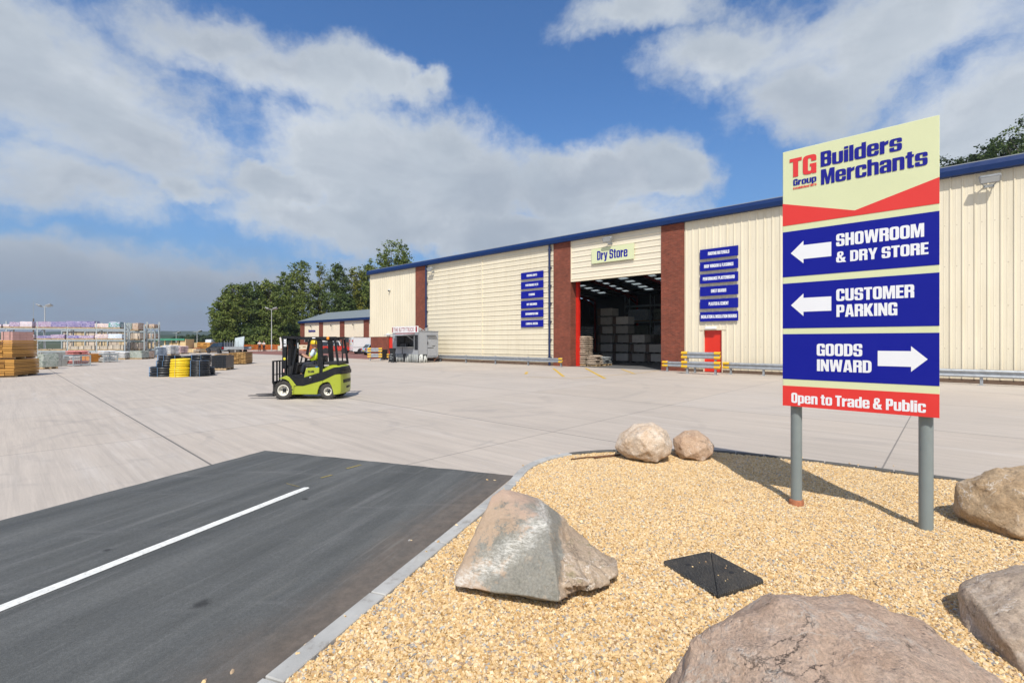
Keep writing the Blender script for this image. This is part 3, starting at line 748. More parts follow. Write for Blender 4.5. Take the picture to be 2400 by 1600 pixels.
# shell: lining walls, floor, roof with rooflights, steel frames
DEP = 44.0; RZ = 11.3
mb = MB()
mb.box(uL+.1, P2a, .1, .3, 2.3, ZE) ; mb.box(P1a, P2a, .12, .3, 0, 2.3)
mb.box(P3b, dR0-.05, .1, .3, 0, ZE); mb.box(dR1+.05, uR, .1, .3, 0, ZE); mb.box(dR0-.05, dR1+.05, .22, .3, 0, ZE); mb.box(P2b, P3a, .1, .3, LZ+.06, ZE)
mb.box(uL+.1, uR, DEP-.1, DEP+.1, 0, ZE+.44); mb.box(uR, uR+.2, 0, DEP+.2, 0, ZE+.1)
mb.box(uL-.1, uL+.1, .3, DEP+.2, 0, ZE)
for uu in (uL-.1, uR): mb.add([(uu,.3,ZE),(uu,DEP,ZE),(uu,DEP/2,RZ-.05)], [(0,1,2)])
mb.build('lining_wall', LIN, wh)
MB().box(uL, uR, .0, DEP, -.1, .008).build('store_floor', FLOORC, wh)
strips_u = [x for x in [-28.3+4.12*k for k in range(16)] if x > uL+1.5]
mb, gls = MB(), []
slope = (RZ-ZE)/(DEP/2)
def roofpiece(mbx, u0, u1, w0, w1, th=.08, lift=0.0):
    z = lambda w: (ZE+.42+slope*w if w <= DEP/2 else ZE+.42+slope*(DEP-w))+lift
    vs = [(u0,w0,z(w0)),(u1,w0,z(w0)),(u1,w1,z(w1)),(u0,w1,z(w1))]
    vs += [(x, y, zz+th) for x, y, zz in vs]
    mbx.add(vs, [(0,3,2,1),(4,5,6,7),(0,1,5,4),(1,2,6,5),(2,3,7,6),(3,0,4,7)])
wseg = [(7+4.0*k, 8.2+4.0*k) for k in range(3)]+[(25.6+2.0*k, 27.05+2.0*k) for k in range(8)]  # first group, on the front slope, is unseen and added to light the inside
edges_u = [uL-.1]
for su in strips_u:
    if su < uR-2: edges_u += [su, su+1.35]
edges_u.append(uR+.2)
for k in range(len(edges_u)-1):
    u0, u1 = edges_u[k], edges_u[k+1]
    if k % 2 == 0:
        roofpiece(mb, u0, u1, -.1, DEP/2); roofpiece(mb, u0, u1, DEP/2, DEP+.2)
    else:
        cur = -.1; gl = MB(); gls.append(gl)
        for w0, w1 in wseg:
            if cur < DEP/2 < w0: roofpiece(mb, u0, u1, cur, DEP/2); roofpiece(mb, u0, u1, DEP/2, w0)
            else: roofpiece(mb, u0, u1, cur, w0)
            roofpiece(gl, u0, u1, w0, w1, .02, .02); cur = w1
        roofpiece(mb, u0, u1, cur, DEP+.2)
rf = mb.build('roof', ROOFG, wh)
m, t, b = newmat('rooflight_sheet')
tr = t.new('ShaderNodeBsdfTranslucent'); tr.inputs[0].default_value = (.52,.55,.54,1); t.l.new(tr.outputs[0], t.n['Material Output'].inputs[0])
rest = MB()
for gl, su in zip(gls, [x for x in strips_u if x < uR-2]):
    if -19 < su < 4: gl.split('rooflight', m, rf)
    else: rest.v += []; rest.add(gl.v, gl.f)
rest.build('rooflight', m, rf, kind='stuff')
for k in range(8):
    uu = -22.8+8.0*k
    mb = MB()
    for w0, w1 in ((.5, DEP/2), (DEP-.4, DEP/2)):
        z0 = ZE-.1; z1 = RZ-.05
        mb.bar((uu, w0, 0), (uu, w0, z0), .2, .4)
        mb.bar((uu, w0, z0), (uu, w1, z1), .18, .42)
        mb.bar((uu, w0, z0-1.0), (uu, w0+(w1-w0)*.18, z0+(z1-z0)*.18-.2), .16, .3)
    mb.build('steel_frame', REDS, wh)
mb = MB()
for w0 in [2.2+2.0*k for k in range(21)]:
    z = ZE+.36+slope*min(w0, DEP-w0); mb.box(uL+.2, uR, w0-.04, w0+.04, z-.18, z)
mb.split('purlin', pm('dark_purlin', (.14,.15,.16), .6), wh)

# ---------------------------------------------------------------- boards fixed to the front
SIGNB = pm('sign_blue', (.006,.011,.27), .5, var=.03, vs=1.5, spec=.18)
SIGNC = pm('sign_cream', (.66,.70,.43), .40, var=.02, vs=1)
SIGNR = pm('sign_red', (.70,.034,.028), .5, var=.03, vs=1.5)
LETW = pm('letter_white', (.78,.80,.84), .45, var=.01)
LETB = pm('letter_blue', (.012,.014,.26), .5, var=.01, spec=.2)
LETR = pm('letter_red', (.70,.035,.035), .42, var=.01)
def wall_board(name, label, cat, u0, u1, z0, z1, txt, h, tw, group, mat, lmat, thick=.05, standoff=.06):
    cx, cz = (u0+u1)/2, (z0+z1)/2
    o = thing(name, label, cat, fp(cx, -standoff-thick, cz), FROT, group)
    hw, hh = (u1-u0)/2, (z1-z0)/2
    MB().box(-hw, hw, 0, thick, -hh, hh).build('panel', mat, o)
    mb = MB()
    mb.box(-hw*.6, -hw*.5, thick, thick+standoff, -hh*.3, hh*.3); mb.box(hw*.5, hw*.6, thick, thick+standoff, -hh*.3, hh*.3)
    mb.split('fixing', GALV, o)
    mb = MB(); text(mb, txt, -tw/2, -h/2, h, -.004, width=tw); mb.build('lettering', lmat, o)
    return o
rows = ['ROOFING LIGHTS','PERFORMANCE FELTS','FLOORING','DRY BUILDINGS','DEHUMIDIFIER HIRE','LADDER & ACCESS']
lab = ['roofing lights, topmost of six beside the navy downpipe','performance felts, second from top beside the navy downpipe','flooring with the shortest word of the six by the navy downpipe','dry buildings, under the flooring board','dehumidifier hire, above the ladder board','ladder and access, lowest beside the navy downpipe']
yl_ = [(640.4,656),(662,678.6),(684,700.3),(706,723),(728.4,744.5),(751,767)]
tws = [.46,.57,.27,.46,.57,.53]
u0, u1 = fu(1223), fu(1275)
for r, l, (a, c), k in zip(rows, lab, yl_, tws):
    wall_board('product_sign', 'blue board reading '+l, 'sign', u0, u1, fz(1223, c), fz(1223, a), r, .165, k*(u1-u0), 'blue product boards on horizontal cladding', SIGNB, LETW)
rows = ['ROOFING MATERIALS','ROOF WINDOW & FLASHINGS','PERFORMANCE PLASTERBOARD','SHEET BOARDS','PLASTER & CEMENT','INSULATION & INSULATION BOARDS']
lab = ['roofing materials, topmost of six above the red door','roof window and flashings, second of six above the red door','performance plasterboard, third of six above the red door','sheet boards, shortest text above the red door','plaster and cement, second from bottom above the red door','insulation boards, just above the small door light']
yl_ = [(586.7,609),(616,637),(644.6,666),(673.4,695),(702.7,724.4),(732,753.7)]
tws = [.56,.77,.835,.40,.52,.94]
u0, u1 = fu(1642.5), fu(1731.5)
for r, l, (a, c), k in zip(rows, lab, yl_, tws):
    wall_board('product_sign', 'blue board reading '+l, 'sign', u0, u1, fz(1642, c), fz(1642, a), r, .19, k*(u1-u0), 'blue product boards above the red door', SIGNB, LETW, standoff=.09)
u0, u1 = fu(1389), fu(1488)
wall_board('dry_store_sign', 'pale yellow board reading Dry Store over the open doorway', 'sign', u0, u1, fz(1389, 619), fz(1389, 585), 'Dry Store', .62, .72*(u1-u0), None, SIGNC, LETB, standoff=.1)

# ---------------------------------------------------------------- floodlights, exit light, dome camera
GLASS = pm('lamp_glass', (.50,.52,.52), .15, var=.02, spec=.6)
HOUS = pm('lamp_housing', (.34,.35,.35), .4, metal=.3, var=.1)
def floodlight(label, u, z):
    o = thing('floodlight', label, 'floodlight', fp(u, 0, z), FROT, 'floodlights along the warehouse eaves')
    mb = MB(); M = Matrix.Translation((0,-.42,-.02)) @ Matrix.Rotation(R(28), 4, 'X')
    pr = [(-.3,-.14),(.3,-.14),(.34,.1),(.3,.16),(-.3,.16),(-.34,.1)]
    mb.prism(pr, -.12, .12, M=M); mb.build('housing', HOUS, o, bevel=.025, seg=2)
    MB().box(-.27, .27, -.128, -.118, -.11, .1, M=M).build('lens', GLASS, o)
    mb = MB()
    for sx in (-1, 1): mb.bar((sx*.3,-.4,-.06), (sx*.13,-.02,-.22), .03, .05)
    mb.box(-.16, .16, -.04, 0, -.28, -.16); mb.build('bracket', GALV, o)
    return o
floodlight('grey floodlight above the pale Dry Store board', fu(1431), fz(1431, 563))
floodlight('small floodlight on horizontal cladding above the food trailer', fu(1016), fz(1016, 632))
floodlight('big floodlight on ribbed cladding beyond the entrance sign', fu(2318), fz(2318, 424))
o = thing('door_light', 'small white bulkhead light over the red door', 'light', fp(fu(1667.5), -.04, fz(1667, 768)), FROT)
MB().box(-.32, .32, -.14, .0, -.09, .07).build('cover', WHITE, o, bevel=.03, seg=2)
o = thing('door_light', 'small white bulkhead light above brick dado beside food trailer', 'light', fp(fu(912), -.04, 2.55), FROT)
MB().box(-.3, .3, -.14, .0, -.09, .07).build('cover', WHITE, o, bevel=.03, seg=2)
o = thing('security_camera', 'tiny white dome camera high on cladding over the van', 'camera', fp(fu(914.5), -.04, fz(914, 681)), FROT)
MB().box(-.09, .09, -.14, 0, .0, .14).build('mount', WHITE, o)
MB().lathe([(.0,-.12),(.06,-.10),(.09,-.04),(.10,.01)], 12, M=Matrix.Translation((0,-.15,0))).build('dome', pm('smoked_dome', (.08,.08,.08), .1), o, smooth=40)

# ---------------------------------------------------------------- guard rails
CAPY = pm('rail_cap_yellow', (.74,.44,.02), .5, var=.08)
def beam_bm(x0, x1, zc, h=.31, d=.08, y=0.0):
    pr = [(-.5,0),(-.42,-.8),(-.3,-1),(-.16,-.8),(-.07,-.1),(.07,-.1),(.16,-.8),(.3,-1),(.42,-.8),(.5,0)]
    P = [(y+b*d, zc+a*h) for a, b in pr]; P2 = [(p[0]+.006, p[1]) for p in reversed(P)]
    A = P+P2; n = len(A); vs = [(x0, *p) for p in A]+[(x1, *p) for p in A]
    return vs, [(i, n+i, n+(i+1) % n, (i+1) % n) for i in range(n)]+[tuple(range(n)), tuple(reversed(range(n, 2*n)))]
def guard_rail(label, u0, u1, w, posts, tiers, h=.31, caps=(True, True), group=None, ht=.66, cat='guard rail', name='guard_rail'):
    o = thing(name, label, cat, fp((u0+u1)/2, w, 0), FROT, group)
    L = (u1-u0)/2
    for z in tiers:
        v, f = beam_bm(-L, L, z, h); MB().add(v, f).build('rail', GALV, o, smooth=30)
        for sgn, on in ((-1, caps[0]), (1, caps[1])):
            if on:
                v, f = beam_bm(*((L-.26, L+.08) if sgn > 0 else (-L-.08, -L+.26)), z, h*1.12, .13, .015)
                MB().add(v, f).build('end_cap', CAPY, o, smooth=30, bevel=.012)
    for pu in posts:
        xx = pu-(u0+u1)/2
        mb = MB(); mb.box(xx-.05, xx+.05, .02, .026, 0, ht); mb.box(xx-.05, xx-.044, .02, .12, 0, ht); mb.box(xx-.05, xx+.05, .114, .12, 0, ht); mb.box(xx-.12, xx+.12, -.04, .2, 0, .015)
        mb.build('post', GALV, o)
    mb = MB()
    k = -L+.6
    while k < L-.3:
        for z in tiers: mb.cbox((k, -.015, z), .05, .02, .03)
        k += 2.0
    mb.build('bolt', GALV, o)
    return o
GRP = 'galvanised guard rails along the warehouse'
w = -1.0
guard_rail('long low guard rail beside the horizontally clad bay, one yellow end', fu(1020, w), fu(1317, w), w, [fu(p, w) for p in (1031,1091,1160,1237,1314)], (.46,), group=GRP, caps=(False, True))
guard_rail('short low guard rail in front of brick pier by the open doorway', fu(1556, w), fu(1640, w), w, [fu(1563, w), fu(1628, w)], (.46,), group=GRP)
w = -2.1
guard_rail('double height barrier standing in front of the red door', fu(1601, w), fu(1686, w), w, [fu(1610, w), fu(1676, w)], (.52, 1.04), .36, group=GRP, ht=1.24)
w = -1.0
guard_rail('long low guard rail running behind the big entrance sign', fu(1698, w), 27.0, w, [fu(p, w) for p in (1712,1789,1895,2030)]+[19.5, 22.8, 26.0], (.48,), .34, group=GRP, caps=(True, False))
B1 = G(866, 843.5)
dirB = 0.0
o = guard_rail('double height barrier beside the brick dado and black bin', 0, 1, 0, [], (), group=GRP) if False else None
def on_line(P, dvec, px):
    t = (px-CX)/F0; return (t*P.y-P.x)/(dvec.x-t*dvec.y)
# the barrier by the far corner, square to the camera
c = G(879, 845.5)
o = guard_rail('double height barrier beside the black bin at the far brick corner', -.62, .62, 0, [-.5, .5], (.50, 1.02), .34, group=GRP, ht=1.2)
o.location = c; o.rotation_euler = (0, 0, R(-6))
c = G(915, 845)
o = guard_rail('barrier end poking out behind the chalkboard, yellow capped', -.45, .3, 0, [-.2], (.45,), .34, group=GRP, ht=.62, caps=(True, False))
o.location = c; o.rotation_euler = (0, 0, FROT)

# ================================================================ showroom block behind
sp0 = G(786, 823.6); t0 = (704-CX)/F0
sdv = Vector((.7505, -.661, 0)); swv = FW
def su(px, w=0.0):
    P = sp0+swv*w; return on_line(P, sdv, px)
def sz(px, py):
    Y = sp0.y+sdv.y*su(px); return CAMZ+(CY-py)*Y/F0
sr = thing('showroom', 'lower cream and brick showroom with grey pitched roof beyond the van', 'building', sp0, FROT)
a0, a1 = su(704), su(905); zt = sz(786, 753.5); zm = sz(786, 790)
mb = MB(); mb.box(a0+.05, a1, 0, 9, .0, zt); mb.build('wall', CREAM2, sr)
for p0, p1 in ((705,714.5),(749,757.7),(797.7,808),(853.6,865)):
    MB().box(su(p0), su(p1), -.12, .0, 0, zt).build('brick_pier', BRICK, sr)
for p0, p1 in ((714.5,749),(757.7,797.7),(808,853.6)):
    v0, v1 = su(p0), su(p1)
    mb = MB(); ribs(mb, v0, v1, zm, zt, .3, .03, y=-.03); mb.build('cladding', CREAM2, sr)
    MB().box(v0, v1, -.03, .0, 0, zm-.9).build('brick_dado', BRICK, sr)
    wn = MB().box(v0, v1, -.02, .0, zm-.9, zm-.06).build('window', pm('dark_glazing', (.03,.035,.04), .1), sr)
    mb = MB()
    for k in range(5):
        uu = v0+(v1-v0)*k/4; mb.box(uu-.04, uu+.04, -.05, -.02, zm-.9, zm-.06)
    mb.build('frame', WHITE, wn)
MB().box(a0-.3, a1, -.4, .0, zt, zt+.42).build('gutter', NAVY, sr)
mb = MB(); zr = zt+.42
mb.add([(a0-.3,-.35,zr),(a1,-.35,zr),(a1,5,zr+1.9),(a0-.3+1.2,5,zr+1.9),(a1,9.4,zr),(a0-.3,9.4,zr)], [(0,1,2,3),(3,2,4,5),(0,3,5)])
mb.build('roof', pm('grey_roof_tile', (.19,.22,.23), .5, var=.1), sr)
for p in (731, 778.5, 830):
    uu = su(p); mb = MB(); mb.tube([(uu,-.03,zt-.9),(uu+.1,-.35,zt-.55),(uu+.35,-.5,zt-.6),(uu+.4,-.52,zt-.85)], .05, 6)
    mb.build('swan_neck_lamp', BLACK, sr)
v0, v1 = su(724), su(740); zz = sz(731, 778)
o = thing('showroom_sign', 'blue lettering reading Showroom on the farther building', 'sign', sp0+sdv*((v0+v1)/2)+Vector((0,0,zz))-swv*.08, FROT)
GL['S'] and None
mb = MB(); tw = v1-v0
GL['w'] = [up(.78, GL['W'][0])]; GL['m'] = [up(.78, GL['M'][0])]
text(mb, 'Showroom', -tw/2, 0, .48, -.02, width=tw); mb.build('lettering', LETB, o)
# ================================================================ entrance sign
PL = Vector((3.115, 5.20, 0)); PR = G(2170, 1247)
sgdir = (PR-PL).normalized(); SROT = math.atan2(sgdir.y, sgdir.x)
sn = Vector((sgdir.y, -sgdir.x, 0))                 # towards the viewer
SO = PL+sn*.075                                     # front plane of the panel
def sgu(px): return on_line(SO, sgdir, px)
def sgz(px, py):
    Y = SO.y+sgdir.y*sgu(px); return CAMZ+(CY-py)*Y/F0
s0, s1 = sgu(1834.5), sgu(2202)
es = thing('entrance_sign', 'tall blue, red and cream direction sign for builders merchants on two grey posts', 'sign', SO, SROT)
ztop = (sgz(1834, 357)+sgz(2202, 270))/2; zbot = (sgz(1836, 949.4)+sgz(2198, 979.2))/2
def zl(yl, yr): return (sgz(1835, yl)+sgz(2202, yr))/2
# heights of the bands, read at both edges
zy = lambda y, side: 640+y*.2550 if side else 260+y*.2550
z_redtop_l = sgz(1835, zy(856, 0)); z_redmid = sgz(1780+875*.2551, zy(915, 0)); z_redtop_r = sgz(2202, zy(608, 0))
z_redbot = zl(zy(1055, 0), zy(857, 0))
z_b1t, z_b1b = zl(zy(1113, 0), zy(924, 0)), zl(zy(1525, 0), zy(1418, 0))
z_b2t, z_b2b = zl(zy(93, 1), zy(0, 1)), zl(zy(505, 1), zy(487, 1))
z_b3t, z_b3b = zl(zy(559, 1), zy(548, 1)), zl(zy(968, 1), zy(1038, 1))
z_r2t = zl(zy(1030, 1), zy(1112, 1))
GREYP = pm('grey_post_paint', (.21,.245,.245), .42, var=.05, vs=4)
bd = MB().box(s0, s1, 0, .04, zbot, ztop).build('board', SIGNC, es, bevel=.004)
mb = MB(); xm = sgu(1780+875*.2551)
mb.prism([(s0,z_redbot),(s1,z_redbot),(s1,z_redtop_r),(xm,z_redmid),(s0,z_redtop_l)], -.003, -.001); mb.box(s0, s1, -.003, -.001, zbot, z_r2t)
mb.split('red_band', SIGNR, es)
for a, c in ((z_b1b, z_b1t), (z_b2b, z_b2t), (z_b3b, z_b3t)):
    MB().box(s0, s1, -.003, -.001, a, c).build('blue_panel', SIGNB, es)
def sx(zx): return sgu(1780+zx*.2551)
def szz(zx, y, side): return sgz(1780+zx*.2551, zy(y, side))
tb, tr_, tw_ = MB(), MB(), MB()
Y1 = -.0045
def line(mb, txt, xa, xb, ybl, ytl, side, xref=None, hk=None):
    """lettering from zoom column xa to xb, base line at ybl and cap top at ytl, both at column xa"""
    a, c = sx(xa), sx(xb); z0 = szz(xa, ybl, side); z1 = szz(xa, ytl, side)
    text(mb, txt, a, z0, z1-z0, Y1, width=c-a)
line(tr_, 'TG', 278, 524, 618, 448, 0)
line(tb, 'Group', 311, 524, 690, 632, 0)
line(tr_, 'Established 1874', 311, 525, 725, 704, 0)
line(tb, 'Builders', 563, 1310, 518, 380, 0)
line(tb, 'Merchants', 566, 1546, 682, 542, 0)
line(tw_, 'SHOWROOM', 705, 1513, 1247, 1133, 0)
line(tw_, '& DRY STORE', 705, 1553, 1395, 1296, 0)
line(tw_, 'CUSTOMER', 706, 1422, 258, 147, 1)
line(tw_, 'PARKING', 708, 1267, 403, 292, 1)
line(tw_, 'GOODS', 527, 945, 758, 648, 1)
line(tw_, 'INWARD', 529, 1030, 898, 791, 1)
line(tw_, 'Open to Trade & Public', 294, 1529, 1188, 1096, 1)
def arrow(mb, tip, shoulder, tail, yc, side, hs, hh):
    a, c, e = sx(tip), sx(shoulder), sx(tail); z = szz(tip, yc, side)
    P = [(a, z), (c, z-hh), (c, z-hs), (e, z-hs), (e, z+hs), (c, z+hs), (c, z+hh)]
    if tip > tail: P = list(reversed(P))
    ar = sum(P[i][0]*P[(i+1) % 7][1]-P[(i+1) % 7][0]*P[i][1] for i in range(7))
    mb.prism(P if ar > 0 else list(reversed(P)), Y1, Y1)
    return mb
hs = abs(szz(405, 1235, 0)-szz(405, 1362, 0))/2; hh = abs(szz(405, 1195, 0)-szz(405, 1402, 0))/2
aw = MB(); arrow(aw, 289, 405, 661, 1310, 0, hs, hh); aw.build('arrow', LETW, es)
aw = MB(); arrow(aw, 291, 405, 661, 296, 1, hs, hh); aw.build('arrow', LETW, es)
aw = MB(); arrow(aw, 1546, 1393, 1087, 791, 1, hs, hh); aw.build('arrow', LETW, es)
tb.build('lettering', LETB, es); tr_.build('lettering', LETR, es); tw_.build('lettering', LETW, es)
inv = Matrix.Rotation(-SROT, 4, 'Z') @ Matrix.Translation(-SO)
for P in (PL, PR):
    p = inv @ P
    mb = MB(); mb.lathe([(.055,-.1),(.055,ztop-.12)], 24, M=Matrix.Translation((p.x, p.y+.03, 0))); o = mb.build('post', GREYP, es, smooth=40)
p = inv @ PL
mb = MB(); mb.lathe([(.075,0),(.073,.045),(.062,.062),(.056,.066)], 20, M=Matrix.Translation((p.x, p.y+.03, 0))); mb.build('post_collar', pm('rust_collar', (.35,.13,.06), .8, var=.3, vs=20), es, smooth=40)

# ================================================================ boulders
def rockmat(name, stops, sc=2.2, streak=None, vein=(.80,.74,.66), veinamt=.45, rough=.75, bump=.6):
    m, t, b = newmat(name); co = objco(t)
    n = t.noise(co, sc, 11, .74, .25); n2 = t.noise(t.mapped(co, (1,1,1), loc=(3,5,1)), sc*3.1, 8, .7)
    c = t.ramp(t.math('ADD', t.math('MULTIPLY', n, .72), t.math('MULTIPLY', n2, .28)), stops)
    fine = t.noise(co, sc*22, 5, .75)
    c = t.mix(1.0, c, t.ramp(fine, [(.28, (.58,)*3), (.5, (1.0,)*3), (.72, (1.34,)*3)]), 'MULTIPLY')
    ck = t.math('ABSOLUTE', t.math('SUBTRACT', t.noise(t.mapped(co, (1,1.5,1.2), rot=(.3,.8,.2), loc=(4,4,4)), sc*1.1, 9, .66, .3), .5))
    crk = t.math('MULTIPLY', t.step(ck, .010, .001), t.step(t.noise(co, sc*1.3, 3), .48, .58))
    c = t.mix(t.math('MULTIPLY', crk, .75), c, (.09,.065,.05))
    v1 = t.math('ABSOLUTE', t.math('SUBTRACT', t.noise(t.mapped(co, (1,1.6,1), rot=(.6,.3,.5)), sc*1.5, 6, .6, .5), .5))
    vn = t.math('MULTIPLY', t.step(v1, .014, .0), t.step(t.noise(co, sc*1.6, 3), .45, .62))
    c = t.mix(t.math('MULTIPLY', vn, .8), c, vein)
    pa = t.math('MULTIPLY', t.step(t.noise(t.mapped(co, (1,1,.6), loc=(9,2,4)), sc*2.0, 12, .82), .53, .64), veinamt)
    c = t.mix(pa, c, vein)
    dk = t.math('MULTIPLY', t.step(t.noise(t.mapped(co, loc=(1,8,3)), sc*4, 7, .75), .60, .72), .55)
    c = t.mix(dk, c, (.10,.075,.055))
    if streak: c = streak(t, c, co)
    t.put(b.inputs['Base Color'], c); t.put(b.inputs['Roughness'], t.lerp(n2, .3, .7, rough-.15, rough+.12)); b.inputs['Specular IOR Level'].default_value = .45
    pv = t.new('ShaderNodeTexVoronoi'); t.put(pv.inputs['Vector'], co); pv.inputs['Scale'].default_value = sc*13
    pit = t.math('MULTIPLY', t.step(pv.outputs['Distance'], .28, .05), t.step(t.noise(co, sc*3, 3), .50, .60))
    h = t.math('SUBTRACT', t.math('ADD', t.math('SUBTRACT', t.noise(co, sc*7, 10, .78), t.math('MULTIPLY', crk, .5)), t.math('MULTIPLY', fine, .45)), t.math('MULTIPLY', pit, .35))
    t.put(b.inputs['Normal'], t.bump(h, bump, .04))
    return m
def boulder(label, hull, mat, loc, rz=0, vox=.016, amp=.02, fs=3.0, ridge=0.0, smooth_it=2, group='boulders on the gravel bed', steps=None, extra=()):
    bm = bmesh.new()
    for H in (hull, *extra):
        r = bmesh.ops.convex_hull(bm, input=[bm.verts.new(p) for p in H])
        bmesh.ops.delete(bm, geom=[e for e in r['geom_interior'] if isinstance(e, bmesh.types.BMVert)], context='VERTS')
    me = bpy.data.meshes.new('boulder'); bm.to_mesh(me); bm.free()
    o = bpy.data.objects.new('boulder', me); COL.objects.link(o)
    rm = o.modifiers.new('r', 'REMESH'); rm.mode = 'VOXEL'; rm.voxel_size = vox
    sm = o.modifiers.new('s', 'SMOOTH'); sm.iterations = smooth_it; sm.factor = .5
    dg = bpy.context.evaluated_depsgraph_get(); me2 = bpy.data.meshes.new_from_object(o.evaluated_get(dg)); o.modifiers.clear(); o.data = me2
    seed = Vector((hash(label) % 97, len(label)*1.3, 2)) if False else Vector((len(label)*1.37, sum(map(ord, label)) % 89, 2))
    vs = me2.vertices; nrm = [v.normal.copy() for v in vs]
    for v, n in zip(vs, nrm):
        p = v.co
        d = amp*1.5*noise.fractal(p*fs*.55+seed, 1.0, 2.0, 4)+amp*.55*noise.fractal(p*fs*2.6+seed, .9, 2.1, 4)
        if ridge:
            c_ = noise.ridged_multi_fractal(p*fs*.8+seed, 1.0, 2.1, 4, 1.0, 2.0); d += ridge*(c_-1.0)*.5
        if steps: d += steps(p, n)
        v.co = p+n*d
    me2.materials.clear(); me2.materials.append(mat)
    me2.polygons.foreach_set('use_smooth', [True]*len(me2.polygons)); me2.update()
    o.location = loc; o.rotation_euler = (0, 0, rz)
    return tag(o, label, 'boulder', group)
tan_ = [(.28,(.28,.17,.10)), (.42,(.44,.29,.19)), (.52,(.53,.37,.25)), (.62,(.48,.34,.24)), (.74,(.38,.30,.23))]
# the pointed one by the kerb: grey smooth face turned to the camera, tan broken face to its side
BY = 3.5
def bp(px, py, Y): return D(px, py, Y)
hero_c = Vector((.17, 3.62, 0))
front = [(1062,1356,3.40),(1063,1373,3.34),(1141,1186,3.70),(1152,1160,3.78),(1177,1144,3.86),(1218,1151,3.92),(1102,1380,3.27),(1238,1396,3.12),(1309,1409,3.06),(1301,1330,3.17),(1284,1228,3.50),(1248,1178,3.74),
         (1266,1172,3.93),(1326,1217,3.92),(1344,1244,3.88),(1362,1372,3.30),(1350,1300,3.55)]
lobe = [(1315,1225,3.86),(1362,1266,3.86),(1405,1297,3.78),(1441,1320,3.62),(1443,1345,3.46),(1411,1380,3.26),(1372,1362,3.22),(1325,1375,3.14),(1312,1290,3.36),(1385,1318,3.42)]
hull = [bp(*f)-hero_c for f in front]+[Vector((-.42,.25,.02)), Vector((.1,.62,.0)), Vector((.42,.45,.0)), Vector((-.1,.42,.5)), Vector((.10,.48,.36)), Vector((-.36,.02,-.06)), Vector((.08,-.20,-.08)), Vector((.36,-.05,-.06)), Vector((.42,.2,-.05))]
lobe = [bp(*f)-hero_c for f in lobe]+[Vector((.66,.18,.04)), Vector((.40,.45,.0)), Vector((.62,.12,-.05)), Vector((.34,.05,-.05))]
def hero_streak(t, c, co):
    sp = t.new('ShaderNodeSeparateXYZ'); t.put(sp.inputs[0], co)
    ge = t.new('ShaderNodeNewGeometry'); dt = t.new('ShaderNodeVectorMath', operation='DOT_PRODUCT'); t.put(dt.inputs[0], ge.outputs['True Normal']); dt.inputs[1].default_value = Vector((-.42,-.72,.55)).normalized()
    v = t.math('ADD', t.math('ADD', sp.outputs[0], t.math('MULTIPLY', sp.outputs[2], -.22)), t.math('MULTIPLY', t.math('SUBTRACT', t.noise(co, 3, 6, .7), .5), .28))
    face = t.step(v, .135, .11)                      # the split face, left of the ridge
    g = t.ramp(t.noise(t.mapped(co, (1,1,.7), rot=(0,.5,0)), 3.6, 12, .78), [(.30,(.17,.17,.145)), (.42,(.27,.265,.225)), (.50,(.34,.325,.275)), (.56,(.30,.30,.265)), (.64,(.43,.36,.275)), (.78,(.50,.42,.33))])
    g = t.mix(1.0, g, t.ramp(t.noise(co, 60, 4, .8), [(.3,(.52,)*3), (.7,(.98,)*3)]), 'MULTIPLY')
    c = t.mix(t.math('MULTIPLY', face, .95), c, g)
    big = t.noise(t.mapped(co, (1,1,1), loc=(2,2,7)), 2.6, 11, .80)
    left = t.math('ADD', sp.outputs[0], t.math('MULTIPLY', sp.outputs[2], -.55))
    rust = t.math('MULTIPLY', t.step(t.math('SUBTRACT', t.math('MULTIPLY', t.math('SUBTRACT', big, .5), 1.8), t.math('ADD', left, .42)), -.02, .10), .8)
    c = t.mix(rust, c, t.mix(t.noise(co, 12, 8, .75), (.36,.24,.15), (.60,.44,.31)))
    d2 = t.math('MULTIPLY', t.math('SUBTRACT', t.math('SUBTRACT', sp.outputs[2], t.math('MULTIPLY', sp.outputs[0], .64)), .43), .84)
    band = t.step(t.math('ABSOLUTE', t.math('ADD', d2, t.math('MULTIPLY', t.math('SUBTRACT', t.noise(co, 6, 10, .8), .5), .26))), .085, .0)
    wh_ = t.math('MULTIPLY', t.math('MULTIPLY', band, t.step(t.noise(t.mapped(co, (5,5,22), rot=(0,.7,0)), 4, 8, .85), .40, .60)), .85)
    c = t.mix(wh_, c, (.72,.70,.64))
    pk = t.math('MULTIPLY', t.step(t.math('ADD', sp.outputs[2], t.math('MULTIPLY', t.math('SUBTRACT', big, .5), .7)), .47, .60), .8)
    pk = t.math('MULTIPLY', pk, t.step(sp.outputs[0], .16, -.02))
    c = t.mix(pk, c, t.mix(t.noise(co, 14, 8, .8), (.36,.22,.16), (.58,.45,.35)))
    ms = t.math('MULTIPLY', t.math('MULTIPLY', t.step(t.noise(t.mapped(co, (3,3,9), rot=(0,.55,0)), 2.2, 8, .7), .56, .66), t.step(v, .13, .18)), .6)
    c = t.mix(ms, c, (.22,.19,.09))
    return c
ROCKH = rockmat('split_rock', [(.28,(.28,.20,.14)), (.45,(.40,.30,.21)), (.58,(.46,.36,.26)), (.75,(.40,.33,.26))], 2.4, hero_streak, veinamt=.18, rough=.62, bump=.5)
def stp(p, n):                                       # broken ledges of the tan face
    k = max(0.0, min(1.0, (p.x-.12-.22*p.z)*9))
    a = (p.x*.55+p.z*.95)*9+1.2*noise.noise(p*4)
    return k*(.036*(a-math.floor(a))-.018)
boulder('large pointed grey and tan boulder beside the kerb', hull, ROCKH, hero_c, vox=.010, amp=.009, fs=4.5, smooth_it=1, steps=stp, extra=(lobe,))
